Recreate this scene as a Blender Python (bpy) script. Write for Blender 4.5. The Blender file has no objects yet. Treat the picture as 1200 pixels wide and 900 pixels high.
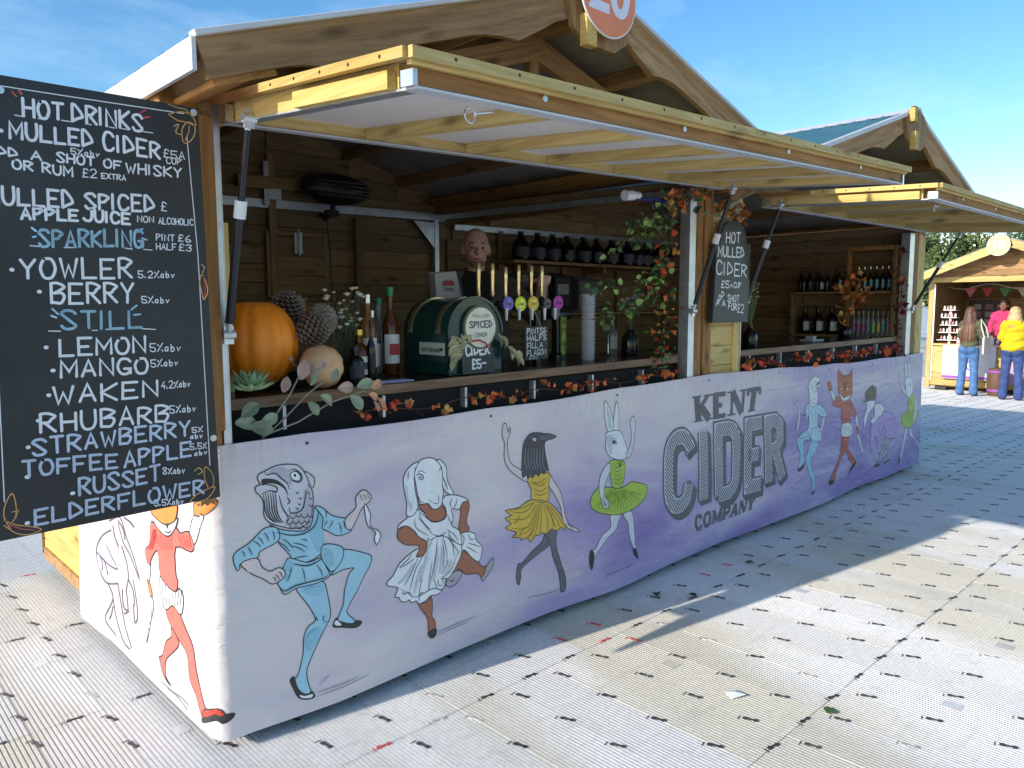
# Market cider stall, built as a real place (metres; x along the stall front, y into it)
CAM_ROWS=[[0.7216306, 0.0726739, -0.6884531, -0.95743], [-0.692272, 0.0715346, -0.7180823, -2.42116], [-0.0029376, 0.9947871, 0.1019317, 1.5]]
LENS=26.753552504419147
SKY_STRENGTH=.115
SUN_STRENGTH=2.4
EXPO=1.0
import bpy, bmesh, math, random
import numpy as np
from mathutils import Vector, Matrix
from mathutils.geometry import delaunay_2d_cdt
random.seed(7)
S=bpy.context.scene
COL=S.collection
# ---------------- camera ----------------
cd=bpy.data.cameras.new('camera'); cam=bpy.data.objects.new('camera',cd); COL.objects.link(cam)
R=CAM_ROWS
cam.matrix_world=Matrix((R[0],R[1],R[2],(0,0,0,1)))
cd.sensor_width=36; cd.lens=LENS; cd.clip_start=.05; cd.clip_end=3000
S.camera=cam
# ---------------- sky and sun ----------------
SUN_DIR=Vector((-2.41,.36,1.0)).normalized()      # towards the sun
EL=math.asin(SUN_DIR.z); ROT=math.atan2(SUN_DIR.x,SUN_DIR.y)
w=bpy.data.worlds.new('World'); S.world=w; w.use_nodes=True
nt=w.node_tree; N=nt.nodes; bg=N['Background']
sky=N.new('ShaderNodeTexSky'); sky.sky_type='NISHITA'; sky.sun_disc=False; sky.sun_elevation=EL; sky.sun_rotation=ROT
sky.air_density=1.0; sky.dust_density=.5; sky.ozone_density=1.3
tc=N.new('ShaderNodeTexCoord'); mp=N.new('ShaderNodeMapping'); mp.inputs['Scale'].default_value=(1.2,2.6,5.0); mp.inputs['Rotation'].default_value=(0,.25,.5)
nz=N.new('ShaderNodeTexNoise'); nz.inputs['Scale'].default_value=2.2; nz.inputs['Detail'].default_value=7; nz.inputs['Roughness'].default_value=.62
cr=N.new('ShaderNodeValToRGB'); cr.color_ramp.elements[0].position=.53; cr.color_ramp.elements[1].position=.85; cr.color_ramp.elements[1].color=(.26,.26,.26,1)
mx=N.new('ShaderNodeMixRGB'); mx.inputs[2].default_value=(5.2,6.2,7.2,1)
nt.links.new(tc.outputs['Generated'],mp.inputs[0]); nt.links.new(mp.outputs[0],nz.inputs[0]); nt.links.new(nz.outputs[0],cr.inputs[0]); nt.links.new(cr.outputs[0],mx.inputs[0])
hsv=N.new('ShaderNodeHueSaturation'); hsv.inputs['Saturation'].default_value=1.36; nt.links.new(sky.outputs[0],hsv.inputs['Color']); nt.links.new(hsv.outputs[0],mx.inputs[1]); nt.links.new(mx.outputs[0],bg.inputs[0]); bg.inputs[1].default_value=SKY_STRENGTH
sd=bpy.data.lights.new('sun','SUN'); sd.energy=SUN_STRENGTH; sd.angle=math.radians(.55); sd.color=(1,.935,.84)
so=bpy.data.objects.new('sun',sd); COL.objects.link(so); so.rotation_euler=(-SUN_DIR).to_track_quat('-Z','Y').to_euler(); so.location=(-20,3,12)
S.render.engine='CYCLES'
S.view_settings.view_transform='Standard'; S.view_settings.look='None'; S.view_settings.exposure=EXPO; S.view_settings.gamma=1
S.cycles.max_bounces=8; S.cycles.diffuse_bounces=5

# ---------------- materials ----------------
MATS={}
def nn(nt,t,**k):
    n=nt.nodes.new('ShaderNode'+t)
    for a,b in k.items():
        if a in n.inputs: n.inputs[a].default_value=b
        else: setattr(n,a,b)
    return n
def mat(name,col,rough=.6,metal=0,var=.12,scale=6,bump=0,bscale=60,trans=0,coat=0,hue=None,ior=1.45,emit=None,alpha=1):
    if name in MATS: return MATS[name]
    m=bpy.data.materials.new(name); m.use_nodes=True; nt=m.node_tree; L=nt.links.new; b=nt.nodes['Principled BSDF']
    b.inputs['Roughness'].default_value=rough; b.inputs['Metallic'].default_value=metal; b.inputs['IOR'].default_value=ior
    b.inputs['Transmission Weight'].default_value=trans; b.inputs['Coat Weight'].default_value=coat; b.inputs['Alpha'].default_value=alpha
    tc=nn(nt,'TexCoord'); oi=nn(nt,'ObjectInfo')
    ad=nn(nt,'VectorMath',operation='ADD'); L(tc.outputs['Object'],ad.inputs[0]); L(oi.outputs['Random'],ad.inputs[1])
    nz=nn(nt,'TexNoise',Scale=scale,Detail=5,Roughness=.6); L(ad.outputs[0],nz.inputs['Vector'])
    mr=nn(nt,'MapRange'); mr.inputs[1].default_value=.25; mr.inputs[2].default_value=.75; L(nz.outputs[0],mr.inputs[0])
    c=nn(nt,'MixRGB'); h=hue or tuple(x*(1-var*1.6) for x in col)
    c.inputs[1].default_value=(*h,1); c.inputs[2].default_value=(*[min(1,x*(1+var)) for x in col],1)
    L(mr.outputs[0],c.inputs[0])
    hs=nn(nt,'HueSaturation'); mv=nn(nt,'MapRange'); mv.inputs[3].default_value=1-var; mv.inputs[4].default_value=1+var
    L(oi.outputs['Random'],mv.inputs[0]); L(mv.outputs[0],hs.inputs['Value']); L(c.outputs[0],hs.inputs['Color']); L(hs.outputs[0],b.inputs['Base Color'])
    if bump:
        n2=nn(nt,'TexNoise',Scale=bscale,Detail=4); L(ad.outputs[0],n2.inputs['Vector'])
        bp=nn(nt,'Bump',Strength=bump,Distance=.01); L(n2.outputs[0],bp.inputs['Height']); L(bp.outputs[0],b.inputs['Normal'])
    if emit: b.inputs['Emission Color'].default_value=(*emit[:3],1); b.inputs['Emission Strength'].default_value=emit[3]
    MATS[name]=m; return m
def wood(name,col,dark,ang=0,axis='x',rough=.7,knots=1):
    """timber with grain running along axis ('x','y','z') or along x turned by ang about y"""
    key=f'{name}_{axis}_{ang:.2f}'
    if key in MATS: return MATS[key]
    m=bpy.data.materials.new(key); m.use_nodes=True; nt=m.node_tree; L=nt.links.new; b=nt.nodes['Principled BSDF']
    b.inputs['Roughness'].default_value=rough; b.inputs['Specular IOR Level'].default_value=.3
    tc=nn(nt,'TexCoord'); oi=nn(nt,'ObjectInfo')
    sc=nn(nt,'VectorMath',operation='SCALE'); sc.inputs['Scale'].default_value=17.3
    cx=nn(nt,'CombineXYZ'); 
    for i in range(3): L(oi.outputs['Random'],cx.inputs[i])
    L(cx.outputs[0],sc.inputs[0])
    ad=nn(nt,'VectorMath',operation='ADD'); L(tc.outputs['Object'],ad.inputs[0]); L(sc.outputs[0],ad.inputs[1])
    r=nn(nt,'Mapping'); r.vector_type='POINT'; r.inputs['Rotation'].default_value={'x':(0,ang,0),'y':(0,0,math.pi/2),'z':(0,math.pi/2,0)}[axis]; L(ad.outputs[0],r.inputs[0])
    s=nn(nt,'Mapping'); s.inputs['Scale'].default_value=(1.1,16,16); L(r.outputs[0],s.inputs[0])
    wv=nn(nt,'TexNoise',Scale=1.6,Detail=6,Roughness=.65,Distortion=1.2); L(s.outputs[0],wv.inputs['Vector'])
    s2=nn(nt,'Mapping'); s2.inputs['Scale'].default_value=(3,90,90); L(r.outputs[0],s2.inputs[0])
    fn=nn(nt,'TexNoise',Scale=1.5,Detail=3); L(s2.outputs[0],fn.inputs['Vector'])
    s3=nn(nt,'Mapping'); s3.inputs['Scale'].default_value=(3.4,11,11); L(r.outputs[0],s3.inputs[0])
    vo=nn(nt,'TexVoronoi',Scale=1.0); L(s3.outputs[0],vo.inputs['Vector'])
    kn=nn(nt,'MapRange'); kn.inputs[1].default_value=.05; kn.inputs[2].default_value=.26; kn.inputs[3].default_value=.85*knots; kn.inputs[4].default_value=0; L(vo.outputs['Distance'],kn.inputs[0])
    mr=nn(nt,'MapRange'); mr.inputs[1].default_value=.36; mr.inputs[2].default_value=.66; L(wv.outputs[0],mr.inputs[0])
    c=nn(nt,'MixRGB'); c.inputs[1].default_value=(*dark,1); c.inputs[2].default_value=(*col,1); L(mr.outputs[0],c.inputs[0])
    c2=nn(nt,'MixRGB',blend_type='MULTIPLY'); c2.inputs[0].default_value=.35; L(c.outputs[0],c2.inputs[1])
    g=nn(nt,'MapRange'); g.inputs[1].default_value=.3; g.inputs[2].default_value=.7; g.inputs[3].default_value=.45; g.inputs[4].default_value=1.1; L(fn.outputs[0],g.inputs[0]); L(g.outputs[0],c2.inputs[2])
    c3=nn(nt,'MixRGB'); c3.inputs[2].default_value=(*[x*.35 for x in dark],1); L(kn.outputs[0],c3.inputs[0]); L(c2.outputs[0],c3.inputs[1])
    hs=nn(nt,'HueSaturation'); mv=nn(nt,'MapRange'); mv.inputs[3].default_value=.8; mv.inputs[4].default_value=1.18
    L(oi.outputs['Random'],mv.inputs[0]); L(mv.outputs[0],hs.inputs['Value']); L(c3.outputs[0],hs.inputs['Color']); L(hs.outputs[0],b.inputs['Base Color'])
    bp=nn(nt,'Bump',Strength=.35,Distance=.004); L(fn.outputs[0],bp.inputs['Height']); L(bp.outputs[0],b.inputs['Normal'])
    MATS[key]=m; return m
PALE=((.80,.60,.25),(.62,.42,.14)); ORG=((.52,.27,.09),(.34,.15,.045)); BRN=((.50,.30,.14),(.27,.145,.06)); INT=((.38,.25,.12),(.24,.145,.065)); YEL=((.78,.55,.20),(.62,.40,.11))
def W(kind,axis='x',ang=0):
    n={'PALE':PALE,'ORG':ORG,'BRN':BRN,'INT':INT,'YEL':YEL}[kind]; return wood(kind.lower()+'_timber',n[0],n[1],ang,axis)
GALV=lambda: mat('galvanised_steel',(.62,.64,.66),.38,.75,.15,14)
STEEL=lambda: mat('bright_steel',(.7,.7,.72),.25,.95,.08,20)
BLK=lambda: mat('black_plastic',(.018,.018,.02),.35,0,.2,10)
WHT=lambda: mat('white_plastic',(.8,.8,.8),.4,0,.04,10)

# ---------------- mesh helpers ----------------
class MB:
    def __init__(s): s.v=[]; s.f=[]; s.m=[]
    def add(s,vs,fs,mi=0):
        o=len(s.v); s.v+= [tuple(v) for v in vs]; s.f+=[tuple(i+o for i in f) for f in fs]; s.m+=[mi]*len(fs); return s
    def box(s,x0,x1,y0,y1,z0,z1,mi=0,fn=None):
        vs=[(x,y,z) for z in (z0,z1) for y in (y0,y1) for x in (x0,x1)]
        if fn: vs=[fn(*v) for v in vs]
        return s.add(vs,[(0,2,3,1),(4,5,7,6),(0,1,5,4),(2,6,7,3),(0,4,6,2),(1,3,7,5)],mi)
    def beam(s,a,b,wv,hv,ch=.003,mi=0):
        """chamfered bar from a to b; wv, hv half-size vectors"""
        a,b,wv,hv=map(Vector,(a,b,wv,hv)); wl,hl=wv.length,hv.length; cw=1-ch/wl; cg=1-ch/hl
        pr=[(cw,-1),(1,-cg),(1,cg),(cw,1),(-cw,1),(-1,cg),(-1,-cg),(-cw,-1)]
        vs=[p+wv*u+hv*t for p in (a,b) for u,t in pr]
        return s.add(vs,[(i,(i+1)%8,8+(i+1)%8,8+i) for i in range(8)]+[tuple(range(7,-1,-1)),tuple(range(8,16))],mi)
    def tube(s,pts,r,n=8,mi=0,cap=True):
        pts=[Vector(p) for p in pts]; rs=r if isinstance(r,(list,tuple)) else [r]*len(pts); vs=[]; fs=[]
        up=Vector((.13,.21,.97)); prev=None
        for i,p in enumerate(pts):
            d=(pts[min(i+1,len(pts)-1)]-pts[max(i-1,0)]).normalized()
            if prev is None:
                x=d.cross(up)
                if x.length<.1: x=d.cross(Vector((1,0,0)))
            else: x=prev-d*prev.dot(d)
            x.normalize(); prev=x; y=d.cross(x)
            vs+=[p+(x*math.cos(k*2*math.pi/n)+y*math.sin(k*2*math.pi/n))*rs[i] for k in range(n)]
        for i in range(len(pts)-1):
            fs+=[(i*n+k,i*n+(k+1)%n,(i+1)*n+(k+1)%n,(i+1)*n+k) for k in range(n)]
        if cap: fs+=[tuple(range(n-1,-1,-1)),tuple(range((len(pts)-1)*n,len(pts)*n))]
        return s.add(vs,fs,mi)
    def lathe(s,prof,o=(0,0,0),n=20,mi=0,sx=1,sy=1):
        vs=[(o[0]+r*sx*math.cos(k*2*math.pi/n),o[1]+r*sy*math.sin(k*2*math.pi/n),o[2]+z) for r,z in prof for k in range(n)]
        fs=[(i*n+k,i*n+(k+1)%n,(i+1)*n+(k+1)%n,(i+1)*n+k) for i in range(len(prof)-1) for k in range(n)]
        if prof[0][0]>1e-4: fs.append(tuple(range(n-1,-1,-1)))
        if prof[-1][0]>1e-4: fs.append(tuple(range((len(prof)-1)*n,len(prof)*n)))
        return s.add(vs,fs,mi)
    def prism(s,poly,fa,fb,mi=0):
        """poly 2d list; fa, fb map (u,v) to 3d front and back"""
        n=len(poly); vs=[fa(*p) for p in poly]+[fb(*p) for p in poly]
        return s.add(vs,[tuple(range(n)),tuple(range(2*n-1,n-1,-1))]+[(i,n+i,n+(i+1)%n,(i+1)%n) for i in range(n)],mi)
    def sphere(s,c,r,n=12,m=8,mi=0,sc=(1,1,1)):
        vs=[];fs=[]
        for j in range(m+1):
            t=math.pi*j/m
            for k in range(n):
                a=2*math.pi*k/n; vs.append((c[0]+r*sc[0]*math.sin(t)*math.cos(a),c[1]+r*sc[1]*math.sin(t)*math.sin(a),c[2]+r*sc[2]*math.cos(t)))
        for j in range(m): fs+=[(j*n+k,(j+1)*n+k,(j+1)*n+(k+1)%n,j*n+(k+1)%n) for k in range(n)]
        return s.add(vs,fs,mi)
def mesh(name,mb,mats,smooth=False,off=(0,0,0)):
    me=bpy.data.meshes.new(name)
    o=off; me.from_pydata([(v[0]-o[0],v[1]-o[1],v[2]-o[2]) for v in mb.v],[],mb.f)
    for m in (mats if isinstance(mats,(list,tuple)) else [mats]): me.materials.append(m)
    if len(me.materials)>1: me.polygons.foreach_set('material_index',mb.m)
    if smooth: me.polygons.foreach_set('use_smooth',[True]*len(me.polygons))
    me.validate(); me.update(); return me
def wloc(o):
    p=Vector((0,0,0))
    while o: p+=o.location; o=o.parent
    return p
def ob(name,mb,mats,parent=None,smooth=False,loc=None):
    """mb in world coordinates (parents are never rotated while building); loc = origin for a top-level mesh"""
    pw=wloc(parent) if parent else Vector(loc or (0,0,0))
    o=bpy.data.objects.new(name,mesh(name,mb,mats,smooth,pw)); COL.objects.link(o)
    if parent: o.parent=parent
    else: o.location=pw
    if smooth: smooth_angle(o)
    return o
def smooth_angle(o):
    me=o.data; 
    try: me.set_sharp_from_angle(angle=math.radians(42))
    except Exception: pass
def inst(name,me,loc,rot=(0,0,0),sc=1,parent=None):
    o=bpy.data.objects.new(name,me); COL.objects.link(o)
    if parent: o.parent=parent; loc=Vector(loc)-wloc(parent)
    o.location=loc; o.rotation_euler=rot; o.scale=(sc,sc,sc) if not isinstance(sc,(tuple,list)) else sc
    return o
def tag(o,label,cat,group=None,kind=None):
    if label:o['label']=label
    if cat:o['category']=cat
    if group:o['group']=group
    if kind:o['kind']=kind
    return o
def thing(name,label,cat,loc=(0,0,0),group=None):
    o=bpy.data.objects.new(name,None); COL.objects.link(o); o.location=loc; o.empty_display_size=.1
    return tag(o,label,cat,group)
def copy_tree(o,parent=None):
    c=o.copy(); COL.objects.link(c)
    if parent: c.parent=parent
    for ch in list(o.children): copy_tree(ch,c)
    return c
def catmull(P,n=3,closed=False):
    m=len(P)
    if m<3: return list(P)
    out=[]
    rng=range(m if closed else m-1)
    for i in rng:
        if closed: a,b,c,d=P[(i-1)%m],P[i],P[(i+1)%m],P[(i+2)%m]
        else: a,b,c,d=P[max(i-1,0)],P[i],P[i+1],P[min(i+2,m-1)]
        for k in range(n):
            t=k/n; out.append(tuple(.5*((2*b[j])+(-a[j]+c[j])*t+(2*a[j]-5*b[j]+4*c[j]-d[j])*t*t+(-a[j]+3*b[j]-3*c[j]+d[j])*t**3) for j in (0,1)))
    if not closed: out.append(tuple(P[-1]))
    return out
def resample(P,maxd,closed=False):
    out=[]; m=len(P)
    for i in range(m if closed else m-1):
        a,b=P[i],P[(i+1)%m]; d=math.dist(a,b); k=max(1,math.ceil(d/maxd))
        out+=[(a[0]+(b[0]-a[0])*j/k,a[1]+(b[1]-a[1])*j/k) for j in range(k)]
    if not closed: out.append(P[-1])
    return out
def ribbon(P,w,closed=False,caps=True,taper=False):
    """2d stroke -> verts, faces with mitred joints and round ends"""
    Q=[P[0]]
    for p in P[1:]:
        if math.dist(p,Q[-1])>1e-5: Q.append(p)
    if closed and len(Q)>2 and math.dist(Q[0],Q[-1])<1e-5: Q.pop()
    P=Q; m=len(P)
    if m<2: P=[P[0],(P[0][0]+1e-4,P[0][1])]; m=2
    vs=[];fs=[]
    def dr(i,j):
        dx,dy=P[j][0]-P[i][0],P[j][1]-P[i][1]; l=math.hypot(dx,dy) or 1; return dx/l,dy/l
    for i in range(m):
        if closed: d0=dr((i-1)%m,i); d1=dr(i,(i+1)%m)
        else: d0=dr(max(i-1,0),max(i,1)); d1=dr(min(i,m-2),min(i+1,m-1))
        nx,ny=-(d0[1]+d1[1]),d0[0]+d1[0]; l=math.hypot(nx,ny)
        if l<.2: nx,ny=-d0[1],d0[0]; k=1
        else: nx/=l; ny/=l; k=min(1.6,1/max(.3,nx*-d0[1]+ny*d0[0]))
        h=w/2*k
        if taper: h*=.35+.65*math.sin(math.pi*min(1,max(0,(i+.3)/(m-.4))))
        vs+=[(P[i][0]+nx*h,P[i][1]+ny*h),(P[i][0]-nx*h,P[i][1]-ny*h)]
    for i in range(m if closed else m-1):
        j=(i+1)%m; fs.append((2*i,2*i+1,2*j+1,2*j))
    if caps and not closed:
        for i,(d,s) in ((0,(dr(0,1),-1)),(m-1,(dr(m-2,m-1),1))):
            a=math.atan2(d[1]*s,d[0]*s); o=len(vs); r=w/2*(.35 if taper else 1)
            for k in range(5): t=a-math.pi/2+math.pi*k/4; vs.append((P[i][0]+r*math.cos(t),P[i][1]+r*math.sin(t)))
            fs.append(tuple(range(o,o+5)))
    return vs,fs
def fill2d(P,grid=None):
    """constrained triangulation of a closed 2d outline with optional inner points"""
    P=[p for i,p in enumerate(P) if math.dist(p,P[i-1])>1e-5]; n=len(P)
    vs=[Vector(p) for p in P]; ed=[(i,(i+1)%n) for i in range(n)]
    if grid:
        xs=[p[0] for p in P]; ys=[p[1] for p in P]
        x=math.floor(min(xs)/grid)*grid
        while x<max(xs):
            st=grid if abs(x)>.1 else .01
            y=math.floor(min(ys)/grid)*grid
            while y<max(ys): vs.append(Vector((x+.0003,y+.0007))); y+=grid
            x+=st
    r=delaunay_2d_cdt(vs,ed,[],1,1e-6)
    return [tuple(v) for v in r[0]],[tuple(f) for f in r[2]]

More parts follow.
